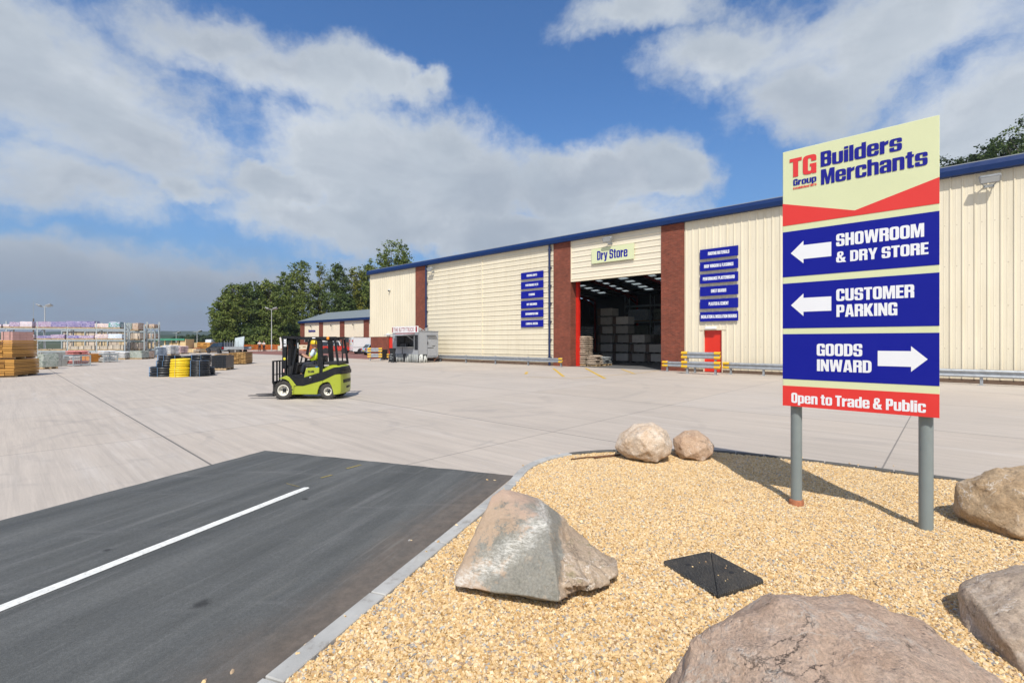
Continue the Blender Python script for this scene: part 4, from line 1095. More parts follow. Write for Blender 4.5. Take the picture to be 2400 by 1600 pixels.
def blob(a, b_, c, cuts, n=30, sd=1, top=None, base=-.12):
    rnd = random.Random(sd); P = []
    for i in range(n):
        z = 1-2*(i+.5)/n; r = math.sqrt(1-z*z); th = i*2.39996
        d = Vector((r*math.cos(th), r*math.sin(th), z))
        s = 1.0
        for nv, lim in cuts:
            k = d.dot(Vector(nv).normalized())
            if k > 0: s = min(s, lim/k)
        s *= 1+rnd.uniform(-.09,.07)
        P.append(Vector((d.x*a*s, d.y*b_*s, max(d.z*c*s, base))))
    return P
ROCKB = rockmat('pale_rock', [(.28,(.36,.24,.15)), (.42,(.55,.40,.27)), (.55,(.66,.54,.42)), (.7,(.58,.47,.37))], 3.0, veinamt=.6)
ROCKC = rockmat('brown_rock', tan_, 3.2, veinamt=.3)
ROCKD = rockmat('ochre_rock', [(.28,(.24,.155,.085)), (.42,(.38,.26,.15)), (.54,(.46,.335,.21)), (.7,(.42,.33,.24))], 2.6, veinamt=.28)
ROCKE = rockmat('buff_rock', [(.26,(.44,.27,.18)), (.40,(.62,.43,.31)), (.54,(.74,.55,.42)), (.66,(.66,.50,.38)), (.78,(.52,.43,.35))], 2.6, veinamt=.55, bump=1.0)
ROCKF = rockmat('grey_buff_rock', [(.26,(.26,.20,.15)), (.42,(.46,.355,.265)), (.56,(.55,.44,.33)), (.74,(.45,.39,.32))], 2.6, veinamt=.3)
b1 = G(1521, 1085)
boulder('round pale boulder, whitish, near the back kerb', blob(.43,.40,.36,[((0,0,1),.93),((-.6,-.3,.7),.9),((.7,-.5,.3),.9)], sd=4, base=-.2), ROCKB, (b1.x, b1.y+.22, .24), vox=.012, amp=.018, fs=4.2, smooth_it=1, ridge=.010)
b2 = G(1633, 1080)
boulder('small brown boulder tucked against the round pale one', blob(.31,.30,.28,[((-.5,-.6,.5),.74),((.6,-.3,.6),.82),((0,0,1),.85)], sd=9, base=-.17), ROCKC, (b2.x, b2.y+.15, .18), vox=.011, amp=.014, fs=4.6, smooth_it=1, ridge=.008)
b3 = G(2370, 1262)
boulder('blocky ochre boulder behind the right sign post', blob(.54,.47,.41,[((0,0,1),.78),((-.8,-.5,.2),.82),((.0,-1,.1),.86),((-.5,-.2,.8),.86)], sd=5, base=-.33), ROCKD, (4.88, 4.50, .24), vox=.013, amp=.024, fs=3.8, smooth_it=1, ridge=.012, rz=R(-8))
boulder('big flat-topped buff boulder half out of frame', blob(.76,.62,.56,[((.1,-.25,1),.80),((-.75,-.1,.5),.90),((.6,-.1,.75),.86),((-.2,-.8,.5),.8)], n=44, sd=12, base=-.38), ROCKE, (1.40, 1.98, .145), vox=.013, amp=.024, fs=3.4, ridge=.016, rz=R(6))
boulder('grey buff boulder lying beyond the flat-topped one', blob(.66,.55,.50,[((-.5,-.1,.85),.80),((.2,-.2,1),.85),((-1,-.3,0),.88)], n=36, sd=21, base=-.3), ROCKF, (3.32, 2.70, .0), vox=.014, amp=.022, fs=3.4, ridge=.014, rz=R(-20))
ROCKG = rockmat('mossy_rock', [(.3,(.06,.065,.03)), (.5,(.13,.12,.06)), (.7,(.30,.22,.15))], 9, veinamt=.1)
boulder('small mossy stone at the foot of the flat-topped boulder', blob(.10,.09,.09,[((0,0,1),.8)], n=40, sd=3, base=-.06), ROCKG, (.84, 2.36, .03), vox=.008, amp=.012, fs=9)
# rods lying on the gravel
for a, c, l in (((1338,1080),(1455,1068.5),'long thin rusty rod lying on gravel, running to the pale boulder'), ((1392,1077.5),(1452,1070.5),'shorter rusty rod on gravel close alongside the long one')):
    A, B = G(*a), G(*c); A.z = B.z = .028
    mid = (A+B)/2; mb = MB(); mb.tube([A-mid, (A-mid)*.4+Vector((0,.012,.004)), Vector((0,0,.0)), B-mid], .010, 6)
    o = mb.build('rod', pm('rusty_rod', (.16,.075,.035), .85, var=.3), smooth=60); o.location = mid
    tag(o, l, 'rod', 'rods on the gravel')
# inspection cover
cl, ct, cr, cbm = G(1550,1327), G(1664.5,1303), G(1795,1373), G(1681,1409)
cc0 = (cl+ct+cr+cbm)/4
rot_ = math.atan2((cr-ct).y, (cr-ct).x)
ic = thing('inspection_cover', 'square black rubber inspection cover in two halves lying on gravel', 'cover', (cc0.x, cc0.y, .0), 0)
m, t, b = newmat('black_rubber'); co = objco(t)
ca = t.mapped(co, rot=(0,0,-rot_))
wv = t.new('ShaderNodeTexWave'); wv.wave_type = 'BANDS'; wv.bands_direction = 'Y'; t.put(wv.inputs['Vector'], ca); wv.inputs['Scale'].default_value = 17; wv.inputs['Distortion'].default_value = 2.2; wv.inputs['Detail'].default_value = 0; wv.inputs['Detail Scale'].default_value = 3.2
c = t.ramp(t.math('ADD', t.noise(co, 6, 6, .7), t.math('MULTIPLY', t.math('SUBTRACT', wv.outputs['Fac'], .5), .22)), [(.3,(.045,.045,.042)), (.6,(.085,.08,.072)), (.75,(.17,.14,.10))])  # wave ridges tinted lighter than grooves: light on the relief put into colour
t.put(b.inputs['Base Color'], c); b.inputs['Roughness'].default_value = .6
t.put(b.inputs['Normal'], t.bump(wv.outputs['Fac'], 1.0, .02)); RUB = m
cor = [p-cc0 for p in (cl, ct, cr, cbm)]
ma, mc = Vector((cor[1].x-.005, cor[1].y, 0)), Vector((cor[3].x+.003, cor[3].y, 0))
def half(P, side):
    P = [Vector(p[:2]) for p in P]; n = len(P); vs = []; c_ = sum(P, Vector((0,0)))/n
    for z, k in ((.002,1.0), (.040,1.0), (.047,.985)):
        vs += [(c_.x+(p.x-c_.x)*k, c_.y+(p.y-c_.y)*k, z) for p in P]
    fs = [tuple(range(2*n, 3*n)), tuple(reversed(range(n)))]
    for l in range(2): fs += [(l*n+i, l*n+(i+1) % n, (l+1)*n+(i+1) % n, (l+1)*n+i) for i in range(n)]
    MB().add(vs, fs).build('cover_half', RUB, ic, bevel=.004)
sl = (cor[3]-cor[1]).normalized(); pn = Vector((-sl.y, sl.x, 0))*.003
rt = lambda a, c, k: a.lerp(c, k)
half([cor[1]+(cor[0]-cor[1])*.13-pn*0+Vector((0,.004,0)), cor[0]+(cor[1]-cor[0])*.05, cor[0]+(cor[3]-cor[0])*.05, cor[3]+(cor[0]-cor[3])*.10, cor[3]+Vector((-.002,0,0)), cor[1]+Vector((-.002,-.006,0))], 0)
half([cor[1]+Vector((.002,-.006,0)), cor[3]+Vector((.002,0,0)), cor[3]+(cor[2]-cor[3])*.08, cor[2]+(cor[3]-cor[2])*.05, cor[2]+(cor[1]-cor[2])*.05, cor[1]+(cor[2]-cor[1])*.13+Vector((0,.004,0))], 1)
mb = MB()
for f in (.28, .70):
    p = cor[0].lerp(cor[2], f); mb.lathe([(.018,.040),(.018,.0485)], 10, M=Matrix.Translation((p.x, p.y+.02, 0)))
mb.build('lifting_eye', DARK, ic)
MB().bar(Vector((ma.x,ma.y-.02,.02)), Vector((mc.x,mc.y+.02,.02)), .03, .03).build('frame_bar', BLACK, ic)
rnd_ = random.Random(5)
for k in range(9):
    p = cc0+cor[0].lerp(cor[2], rnd_.uniform(.3,.85))*1.0+(cor[1]-cor[3])*rnd_.uniform(-.2,.2)
    mb = MB(); r_ = rnd_.uniform(.004,.008); mb.lathe([(.001,0),(r_,r_*.3),(r_*.8,r_*.8),(.001,r_)], 6, M=Matrix.Translation((p.x,p.y,.047))); st_ = mb.build('stray_stone', gravel_mat)
    tag(st_, 'loose gold gravel chip lying on the black inspection cover', 'stone', 'loose chips on the inspection cover')
# ================================================================ people
def skin(name, nodes, edges, mat, parent, root, sub=1):
    ks = list(nodes); ix = {k: i for i, k in enumerate(ks)}
    me = bpy.data.meshes.new(name); me.from_pydata([tuple(nodes[k][0]) for k in ks], [(ix[a], ix[c]) for a, c in edges], [])
    me.materials.append(mat)
    o = bpy.data.objects.new(name, me); COL.objects.link(o)
    if parent: o.parent = parent
    o.modifiers.new('skin', 'SKIN').use_smooth_shade = True
    for k in ks:
        r = nodes[k][1]; sv_ = me.skin_vertices[0].data[ix[k]]
        sv_.radius = r if isinstance(r, tuple) else (r, r); sv_.use_root = (k == root)
    m_ = o.modifiers.new('sub', 'SUBSURF'); m_.levels = sub; m_.render_levels = sub
    return o
def V(*a): return Vector(a)
def add_hand(nd, ed, tag_, wrist, dv, lv, nv, curl=.6, L=.18):
    """palm, four unequal bent fingers and a thumb from the side of the palm"""
    wrist, dv, lv, nv = Vector(wrist), Vector(dv).normalized(), Vector(lv).normalized(), Vector(nv).normalized()
    pc = wrist+dv*L*.36
    nd[tag_+'palm'] = (pc, (.036, .02)); ed.append((tag_+'wrist', tag_+'palm'))
    for i, (o_, ln) in enumerate(((-.030,.40), (-.010,.46), (.010,.43), (.029,.34))):
        p0 = pc+dv*L*.16+lv*o_; p1 = p0+(dv*math.cos(curl*.6)+nv*math.sin(curl*.6))*L*ln*.5
        p2 = p1+(dv*math.cos(curl*1.7)+nv*math.sin(curl*1.7))*L*ln*.5
        for j, (p, r) in enumerate(((p0,.0105),(p1,.009),(p2,.0075))): nd[f'{tag_}f{i}{j}'] = (p, r)
        ed += [(tag_+'palm', f'{tag_}f{i}0'), (f'{tag_}f{i}0', f'{tag_}f{i}1'), (f'{tag_}f{i}1', f'{tag_}f{i}2')]
    t0_ = wrist+dv*L*.25-lv*.034; t1_ = t0_+(dv*.7-lv*.5+nv*.5)*L*.24; 
    nd[tag_+'t0'] = (t0_, .012); nd[tag_+'t1'] = (t1_, .010); nd[tag_+'t2'] = (t1_+(dv*.8+nv*.6)*L*.16, .008)
    ed += [(tag_+'palm', tag_+'t0'), (tag_+'t0', tag_+'t1'), (tag_+'t1', tag_+'t2')]
SKINM = pm('skin', (.52,.29,.20), .55, var=.08, vs=20)
HAIRM = pm('grey_brown_hair', (.12,.09,.06), .8, var=.3, vs=60)
def figure(label, J, hands, fwd, loc, rz, mats, extra=None, scale=1.0, hat=None, group=None):
    """J: joints; a continuous body with clothes as shells over it"""
    p = thing('person', label, 'person', loc, rz, group)
    f = Vector(fwd).normalized()
    nd = {'pelvis': (J['pelvis'], (.14,.105)), 'waist': (J['pelvis'].lerp(J['chest'], .42), (.135,.10)), 'chest': (J['chest'], (.155,.11)), 'neck0': (J['neck'], .062),
          'neck1': (J['neck'].lerp(J['head'], .42), .055), 'head0': (J['head']-Vector((0,0,.04))+f*.012, (.075,.085)), 'head1': (J['head']+Vector((0,0,.045)), (.078,.09)), 'head2': (J['head']+Vector((0,0,.095)), (.055,.065)),
          'nose': (J['head']+f*.105-Vector((0,0,.012)), .013), 'chin': (J['head']+f*.07-Vector((0,0,.095)), .026)}
    ed = [('pelvis','waist'),('waist','chest'),('chest','neck0'),('neck0','neck1'),('neck1','head0'),('head0','head1'),('head1','head2'),('head0','nose'),('head0','chin')]
    for sd_ in 'lr':
        for k, r, pr in (('shoulder',.062,'chest'),('elbow',.044,'shoulder'),('wrist',.029,'elbow')):
            nd[sd_+k] = (J[sd_+k], r); ed.append(((pr if pr == 'chest' else sd_+pr), sd_+k))
        for k, r, pr in (('hip',.095,'pelvis'),('knee',.062,'hip'),('ankle',.042,'knee'),('toe',.036,'ankle')):
            nd[sd_+k] = (J[sd_+k], r); ed.append(((pr if pr == 'pelvis' else sd_+pr), sd_+k))
        add_hand(nd, ed, sd_, J[sd_+'wrist'], *hands[sd_])
    skin('body', nd, ed, SKINM, p, 'pelvis')
    g = lambda k, s: (nd[k][0], tuple(x*s for x in nd[k][1]) if isinstance(nd[k][1], tuple) else nd[k][1]*s)
    sh = {k: g(k, 1.12) for k in ('pelvis','waist','chest','lshoulder','rshoulder')}
    sh['neck0'] = (J['chest'].lerp(J['neck'], .8), .075)
    se = [('pelvis','waist'),('waist','chest'),('chest','neck0')]
    for sd_ in 'lr':
        sh[sd_+'slv'] = (J[sd_+'shoulder'].lerp(J[sd_+'elbow'], .86), .068); se += [('chest', sd_+'shoulder'), (sd_+'shoulder', sd_+'slv')]
    skin('shirt', sh, se, mats['shirt'], p, 'pelvis')
    tr = {'pelvis': (J['pelvis']-Vector((0,0,.02)), (.158,.122))}; te = []
    for sd_ in 'lr':
        tr[sd_+'hip'] = (J[sd_+'hip'], .112); tr[sd_+'knee'] = (J[sd_+'knee'], .082); tr[sd_+'an'] = (J[sd_+'knee'].lerp(J[sd_+'ankle'], .93), .072)
        te += [('pelvis', sd_+'hip'), (sd_+'hip', sd_+'knee'), (sd_+'knee', sd_+'an')]
    skin('trousers', tr, te, mats['trousers'], p, 'pelvis')
    for sd_ in 'lr':
        a, t_ = J[sd_+'ankle'], J[sd_+'toe']
        skin('shoe', {'a': (a, .052), 'h': (a.lerp(t_, .1)-Vector((0,0,.03)), .05), 't': (t_, .045)}, [('a','h'),('h','t')], BLACK, p, 'h')
    if hat:
        mb = MB(); M = Matrix.Translation(J['head']+Vector((0,0,.035))) @ Matrix.Scale(1.12, 4, f)
        mb.lathe([(.150,.0),(.128,.012),(.124,.06),(.10,.105),(.055,.13),(.0,.137)], 18, M=M); mb.build('hard_hat', hat, p, smooth=50)
    mb = MB(); hc = J['head']-f*.022
    mb.lathe([(.0,-.09),(.07,-.075),(.088,-.02),(.092,.04),(.075,.095),(.03,.122),(.0,.125)], 14, M=Matrix.Translation(hc)); 
    if not hat: mb.build('hair', HAIRM, p, smooth=60)
    if extra: extra(p, nd)
    return p

# ================================================================ forklift truck
FKX, FKY = -6.30, 14.72
def fk(zx, zy, d=0.0):
    p = D(620+zx*.10521, 780+zy*.10523, FKY+d); return Vector((p.x-FKX, d, p.z))
def fpoly(pts, d=0.0): return [(lambda v: (v.x, v.z))(fk(a, c, d)) for a, c in pts]
def ccw(P):
    ar = sum(P[i][0]*P[(i+1) % len(P)][1]-P[(i+1) % len(P)][0]*P[i][1] for i in range(len(P)))
    return P if ar > 0 else list(reversed(P))
def loft(mb, slices):                               # slices: [(y, [(x, z)...])], same count, counter-clockwise seen from the front
    n = len(slices[0][1]); vs = []; fs = []
    for y, P in slices: vs += [(a, y, c) for a, c in P]
    for k in range(len(slices)-1):
        for i in range(n): fs.append((k*n+i, (k+1)*n+i, (k+1)*n+(i+1) % n, k*n+(i+1) % n))
    for k, flip in ((0, False), (len(slices)-1, True)):
        P = slices[k][1]
        for t_ in tessellate_polygon([[Vector((a, c, 0)) for a, c in P]]):
            a, c, e = [Vector(P[i]) for i in t_]
            t_ = tuple(t_) if (c-a).x*(e-a).y-(c-a).y*(e-a).x > 0 else tuple(reversed(t_))
            fs.append(tuple(k*n+i for i in (reversed(t_) if flip else t_)))
    return mb.add(vs, fs)
LIME = pm('lime_paint', (.335,.39,.028), .34, var=.05, vs=2.5, spec=.5, coat=.25, dirt=.08)
CHAR = pm('charcoal_paint', (.011,.0125,.016), .5, var=.15, dirt=.10, spec=.25)
TYRE = pm('tyre_rubber', (.045,.042,.040), .85, var=.25, vs=12, bump=.5, bs=80, dirt=.5)
RIMW = pm('rim_white', (.74,.72,.64), .5, var=.08, vs=9, dirt=.2)
fl = thing('forklift_truck', 'lime green and charcoal forklift driving across the concrete yard, forks lowered', 'forklift', (FKX, FKY, 0), 0)
WD = 1.10
mb = MB(); mb.prism(ccw(fpoly([(612,1130),(640,1370),(1170,1370),(1185,1280),(1222,1180),(1298,1112),(1298,1056),(1250,1060),(860,1170),(700,1165)])), .0, WD)
ch = mb.build('chassis', LIME, fl, bevel=.018, seg=2)
cwp = ccw(fpoly([(1302,1110),(1400,1085),(1500,1105),(1590,1180),(1650,1280),(1690,1370),(1860,1362),(1900,1340),(1918,1290),(1925,1100),(1908,920),(1700,925),(1302,1052)]))
x0 = fk(1400,1200).x; xe = fk(1925,1200).x
RY = [(0,1655),(.03,1702),(.12,1745),(.30,1812),(.55,1868),(.80,1908),(.98,1922),(1.07,1905),(WD,1850)]   # rounded rear, seen at each depth
def rearx(y):
    for (ya, za), (yb, zb) in zip(RY, RY[1:]):
        if ya <= y <= yb+1e-6:
            k = (y-ya)/(yb-ya); return fk(za, 1200, ya).x*(1-k)+fk(zb, 1200, yb).x*k
    return fk(RY[-1][1], 1200, WD).x
def swell(P, y, o=0.0):
    k = (rearx(min(max(y, 0), WD))+o-x0)/(xe-x0); return [((x0+(a-x0)*k if a > x0 else a), c) for a, c in P]
mb = MB(); loft(mb, [(y, swell(cwp, y)) for y, _ in RY])
cw_ = mb.build('counterweight', LIME, fl, smooth=35)
bp_ = ccw(fpoly([(470,935),(540,925),(690,1012),(860,1000),(1210,892),(1300,868),(1700,770),(1850,758),(1885,790),(1900,830),(1905,905),(1700,932),(1300,1052),(860,1176),(700,1172),(640,1080),(560,990)]))
mb = MB(); loft(mb, [(-.012,swell(bp_,0,.004))]+[(y,swell(bp_,y,.014)) for y, _ in RY[1:-1]]+[(WD+.012,swell(bp_,WD,.004))]); mb.build('side_band', CHAR, fl, smooth=30)
mb = MB(); mb.prism(ccw(fpoly([(862,1002),(885,880),(912,798),(940,782),(1203,768),(1208,894)])), .03, WD-.03); hd = mb.build('seat_hood', LIME, fl, bevel=.02, seg=2)
rh = ccw(fpoly([(1290,872),(1296,805),(1340,770),(1410,732),(1560,716),(1700,718),(1800,732),(1862,752),(1700,774)]))
mb = MB(); loft(mb, [(.02,[(a, c if c < fk(0,800).z else c-.05) for a, c in swell(rh,.02)]),(.10,swell(rh,.1)),(.3,swell(rh,.3)),(WD/2,swell(rh,WD/2)),(.8,swell(rh,.8)),(WD-.10,swell(rh,WD-.1)),(WD-.02,[(a, c if c < fk(0,800).z else c-.05) for a, c in swell(rh,WD-.02)])]); mb.build('engine_cover', LIME, fl, smooth=35)
fen = ccw(fpoly([(335,1012),(400,985),(455,958),(500,950),(560,985),(640,1075),(712,1172),(660,1180),(652,1370),(612,1370),(612,1260),(592,1160),(545,1075),(480,1035),(410,1018),(345,1028)]))
for a, c in ((-.03,.30),(WD-.30,WD+.03)): MB().prism(fen, a, c).build('front_fender', LIME, fl, bevel=.012, seg=2)
MB().box(fk(560,1).x, fk(1290,1).x, .04, WD-.04, .20, fk(1,930).z).build('floor_plate', CHAR, fl)
def wheel(cx, cz, r, y0, y1, rr_, out):
    o = bpy.data.objects.new('wheel', None); COL.objects.link(o); o.parent = fl; o.location = (cx, (y0+y1)/2, cz); o.empty_display_size = .1
    h = (y1-y0)/2; M = Matrix.Rotation(R(90), 4, 'X')
    mb = MB(); n = 36
    mb.lathe([(rr_,-h*.78),(r*.86,-h*.95),(r*.95,-h*.85),(r,-h*.6),(r,h*.6),(r*.95,h*.85),(r*.86,h*.95),(rr_,h*.78)], n, M=M, caps=False)
    for k in range(18):
        a = 2*PI*k/18
        for sg in (-1, 1):
            q_ = Matrix.Rotation(-a-sg*.09, 4, 'Y') @ Matrix.Translation((0, sg*h*.5, r+.004))
            mb.box(-.022*r/.28, .022*r/.28, -h*.45, h*.45, -.012, .008, M=q_)
    mb.build('tyre', TYRE, o, smooth=40)
    mb = MB(); sg = -1 if out < 0 else 1
    mb.lathe([(rr_*1.0,.78*h),(rr_*.99,.86*h),(rr_*.88,.86*h),(rr_*.82,.45*h),(rr_*.75,.1*h),(rr_*.42,.05*h),(.001,.05*h)], 28, M=Matrix.Rotation(R(90)*(1 if sg < 0 else -1), 4, 'X'), caps=False)
    mb.build('rim', RIMW, o, smooth=35)
    mb = MB(); mb.lathe([(rr_*.36,.0),(rr_*.34,.35*h),(rr_*.22,.45*h),(.001,.45*h)], 14, M=Matrix.Rotation(R(90)*(1 if sg < 0 else -1), 4, 'X'), caps=False)
    for k in range(6):
        a = 2*PI*k/6; mb.cbox((rr_*.56*math.cos(a), sg*.1*h, rr_*.56*math.sin(a)), .022, .03, .022)
    mb.build('hub', CHAR, o, smooth=40)
p = fk(425,1268); wheel(p.x, .285, .285, -.05, .20, .175, -1); wheel(p.x, .285, .285, WD-.20, WD+.05, .175, 1)
p = fk(1405,1318); wheel(p.x, .245, .245, .0, .20, .125, -1); wheel(p.x, .245, .245, WD-.20, WD, .125, 1)
# mast
mx0, mx1, mx2 = fk(398,1,.26).x, fk(488,1,.26).x, fk(556,1,.26).x
zt_ = fk(1,92,.26).z; mb = MB()
for y in (.24, WD-.34): mb.box(mx0, mx1, y, y+.10, .16, zt_); mb.box(mx1, mx2, y+.10, y+.17, .2, zt_-.05)
mast = mb.build('mast', CHAR, fl, bevel=.006)
mb = MB()
for z in (.35, .95, zt_-.10): mb.box(mx0+.02, mx1-.02, .34, WD-.34, z, z+.09)
mb.box(mx0-.01, mx2+.1, .24, WD-.24, zt_, zt_+.035); mb.build('mast_crossbar', CHAR, fl)
mb = MB(); pc = fk(572,1,.40).x
mb.tube([(pc,.40,.5),(pc,.40,fk(1,300,.4).z)], .034, 10); mb.tube([(pc,WD-.40,.5),(pc,WD-.40,fk(1,300,.4).z)], .034, 10); mb.build('lift_cylinder', CHAR, fl, smooth=50)
mb = MB(); mb.tube([(pc,.40,fk(1,540,.4).z),(pc,.40,fk(1,280,.4).z)], .016, 8); mb.build('piston_rod', pm('chrome', (.75,.75,.74), .2, metal=.6), fl, smooth=50)
mb = MB(); mb.tube([(mx1+.03,.5,.4),(mx1+.03,.5,zt_-.1)], .02, 6); mb.tube([(mx1+.03,.62,.4),(mx1+.03,.62,zt_-.1)], .02, 6); mb.build('lift_chain', BLACK, fl)
mb = MB(); mb.lathe([(.001,0),(.042,0),(.042,-.005),(.001,-.005)], 16, M=Matrix.Translation((fk(445,575,.24).x,.238,fk(445,575,.24).z)) @ Matrix.Rotation(R(-90), 4, 'X')); mb.build('warning_sticker', pm('sticker_yellow', (.62,.55,.04), .5), mast)
MB().box(fk(418,1,.24).x, fk(442,1,.24).x, .234, .239, fk(1,875,.24).z, fk(1,800,.24).z).build('data_sticker', pm('sticker_red_white', (.70,.45,.42), .5, var=.4, vs=30), mast)
mb = MB(); tz0, tz1 = fk(1,302,.235).z, fk(1,132,.235).z; tx0, tx1 = fk(430,1,.235).x, fk(488,1,.235).x
text(mb, 'CLARK', 0, 0, tx1-tx0, 0, width=tz1-tz0, M=Matrix.Translation((tx1,.232,tz0)) @ Matrix.Rotation(R(-90), 4, 'Y')); mb.build('lettering', LETW, mast)
# carriage, backrest and forks
c0, c1 = fk(152,1,.1).x, fk(232,1,.1).x
mb = MB(); mb.box(c0+.02, c1, .12, WD-.12, .16, .24); mb.box(c0+.02, c1, .12, WD-.12, .46, .55); mb.box(c1-.02, mx0+.03, .3, WD-.3, .2, .5); mb.build('carriage', CHAR, fl, bevel=.006)
b0 = fk(190,1,.1).x; zb = fk(1,620,.1).z; mb = MB()
for k, y in enumerate((.10,.34,.52,.70,WD-.12)): 
    r_ = .03 if k in (0, 4) else .011
    mb.box(b0-.025, b0+.025, y-r_/2, y+r_, .5, zb)
mb.box(b0-.025, b0+.025, .10, WD-.10, zb-.035, zb); mb.box(b0-.02, b0+.02, .10, WD-.10, fk(1,940,.1).z, fk(1,940,.1).z+.02); mb.build('load_backrest', CHAR, fl)
ftip = D(584, 924, FKY+.35).x-FKX
for y in (.26, WD-.38):
    mb = MB(); mb.box(c0-.035, c0+.01, y, y+.12, .075, .54)
    mb.prism([(ftip,.085),(ftip+.02,.078),(c0+.0,.075),(c0+.0,.118),(ftip,.092)], y, y+.12); mb.build('fork', pm('worn_fork', (.055,.05,.05), .45, metal=.3, var=.3), fl)
# overhead guard
zr_ = fk(1,82,.08).z; zq = fk(1,148,.08).z; rx0, rx1 = fk(452,1,.08).x, fk(1588,1,.08).x
for y in (.08, WD-.16):
    mb = MB(); mb.prism(ccw([(rx0,zr_-.01),(rx1,zr_),(rx1-.04,zq+.03),(fk(1240,1).x,zq-.03),(fk(760,1).x,zq-.0),(rx0,zr_-.05)]), y, y+.08); mb.build('guard_rail_bar', CHAR, fl, bevel=.006)
    for a, c, wdt in (((738,125),(590,930),.065),((1212,140),(1262,885),.15),((1556,140),(1632,715),.055)):
        A, B = fk(*a, .08), fk(*c, .08); MB().bar((A.x,y+.04,A.z), (B.x,y+.04,B.z), wdt, .08, up=(0,1,0)).build('pillar', CHAR, fl, bevel=.008)
mb = MB()
for k in range(9):
    xx = rx0+.06+(rx1-rx0-.1)*k/8; mb.box(xx-.02, xx+.02, .16, WD-.16, zr_-.045, zr_-.008)
mb.build('roof_bar', CHAR, fl)
mb = MB(); xr = fk(1600,1,.08).x
mb.box(fk(1300,1).x, xr+.03, .1, WD-.1, fk(1,712).z, fk(1,645).z); mb.box(fk(1500,1).x-.02, fk(1500,1).x+.02, WD-.2, WD-.16, 1.1, zr_-.05); mb.box(fk(1440,1).x, fk(1500,1).x, .14, .2, 1.1, 1.16)
mb.build('rear_frame', BLACK, fl, bevel=.01)
p = fk(1402,110); mb = MB(); mb.lathe([(.04,-.04),(.042,.03),(.03,.05),(.001,.055)], 12, M=Matrix.Translation((p.x,.04,p.z-.01))); mb.build('beacon', pm('beacon_orange', (.75,.26,.02), .25), fl, smooth=40)
p = fk(1400,180); mb = MB(); mb.cbox((p.x,.35,p.z+.02), .30, .28, .05); mb.build('work_lamp_bracket', BLACK, fl, bevel=.01)
p = fk(733,285); MB().cbox((p.x-.01,.06,p.z), .03, .02, .17).build('mirror', pm('mirror_grey', (.55,.60,.60), .2), fl, bevel=.008)
MB().box(fk(1040,1).x, fk(1108,1).x, .072, .079, fk(1,122).z, fk(1,100).z).build('roof_sticker', LETW, fl)
# seat, dash, steering
MB().cbox((fk(1110,1,.55).x,.55,fk(1,735,.55).z), .42, .46, .10).build('seat', BLACK, fl, bevel=.03, seg=2)
A, B = fk(1235,720,.55), fk(1262,520,.55); MB().bar((A.x+.02,.55,A.z), (B.x+.03,.55,B.z), .1, .44, up=(0,1,0)).build('seat_back', BLACK, fl, bevel=.03, seg=2)
p = fk(1340,555,.55); MB().cbox((p.x,.55,p.z-.03), .13, .30, .22).build('air_cleaner', BLACK, fl, bevel=.04, seg=2)
mb = MB(); mb.prism(ccw(fpoly([(585,760),(700,690),(770,650),(800,700),(770,900),(600,930)], .4)), .22, WD-.22); mb.build('dashboard', BLACK, fl, bevel=.02)
S1 = fk(845,500,.55); S0 = fk(790,720,.55)
ax = (S1-S0).normalized(); ax = (ax+Vector((.35,0,.2))).normalized(); M = Matrix.Translation(S1) @ ax.to_track_quat('Z', 'Y').to_matrix().to_4x4()
mb = MB(); mb.tube([M @ Vector((.155*math.cos(a*2*PI/24), .155*math.sin(a*2*PI/24), 0)) for a in range(24)], .013, 6, closed=True)
for a in (0, 2.1, 4.2): mb.bar(M @ Vector((0,0,-.02)), M @ Vector((.15*math.cos(a), .15*math.sin(a), 0)), .02, .014)
mb.tube([S0, M @ Vector((0,0,-.01))], .026, 8); mb.build('steering_wheel', BLACK, fl, smooth=40)
mb = MB()
for k in range(3):
    A, B = fk(905+35*k,770,.22), fk(900+38*k,700,.22); mb.tube([A, B], .008, 6)
mb.build('control_lever', BLACK, fl)
# vents, step and lettering
def plate(nm, pts, y, mat, th=.012):
    return MB().prism(ccw(fpoly(pts, y)), y-th, y+th).build(nm, mat, fl)
vm_ = pm('vent_black', (.006,.006,.007), .5)
def rear_vent(y0, y1, za, zb, n=6, o=.02):
    mb = MB(); vs = []; fs = []
    for k in range(n+1):
        y = y0+(y1-y0)*k/n; x_ = rearx(y)
        vs += [(x_-.06, y, za), (x_+o, y, za), (x_+o, y, zb), (x_-.06, y, zb)]
    for k in range(n):
        for j in range(4): fs.append((k*4+j, k*4+(j+1) % 4, (k+1)*4+(j+1) % 4, (k+1)*4+j))
    fs += [(3,2,1,0), tuple(n*4+j for j in range(4))]
    return mb.add(vs, fs).build('rear_vent', vm_, fl)
rear_vent(.06, .98, fk(1,893,.5).z, fk(1,818,.5).z)
for j in range(4): rear_vent(.14+.19*j, .29+.19*j, fk(1,1085,.5).z, fk(1,1012,.5).z, 3, .008)
for j in range(3): rear_vent(.36+.13*j, .45+.13*j, fk(1,1208,.5).z, fk(1,1164,.5).z, 2, .008)
plate('step', [(982,1000),(1062,985),(1062,1068),(975,1078)], -.008, vm_)
MB().cbox((fk(1022,985).x,-.014,fk(1,988).z), .055, .01, .016).build('step_edge', LETW, fl)
mb = MB()
for k in range(4):
    A, B = fk(1085+32*k,985-8*k), fk(1102+32*k,1060-8*k); mb.bar((A.x,-.016,A.z), (B.x,-.016,B.z), .016, .006)
mb.build('louvre', BLACK, fl)
p0, p1 = fk(968,884,.03), fk(1110,836,.03); mb = MB(); text(mb, 'CLARK', p0.x, p0.z, p1.z-p0.z, .024, width=p1.x-p0.x); mb.build('lettering', BLACK, hd)
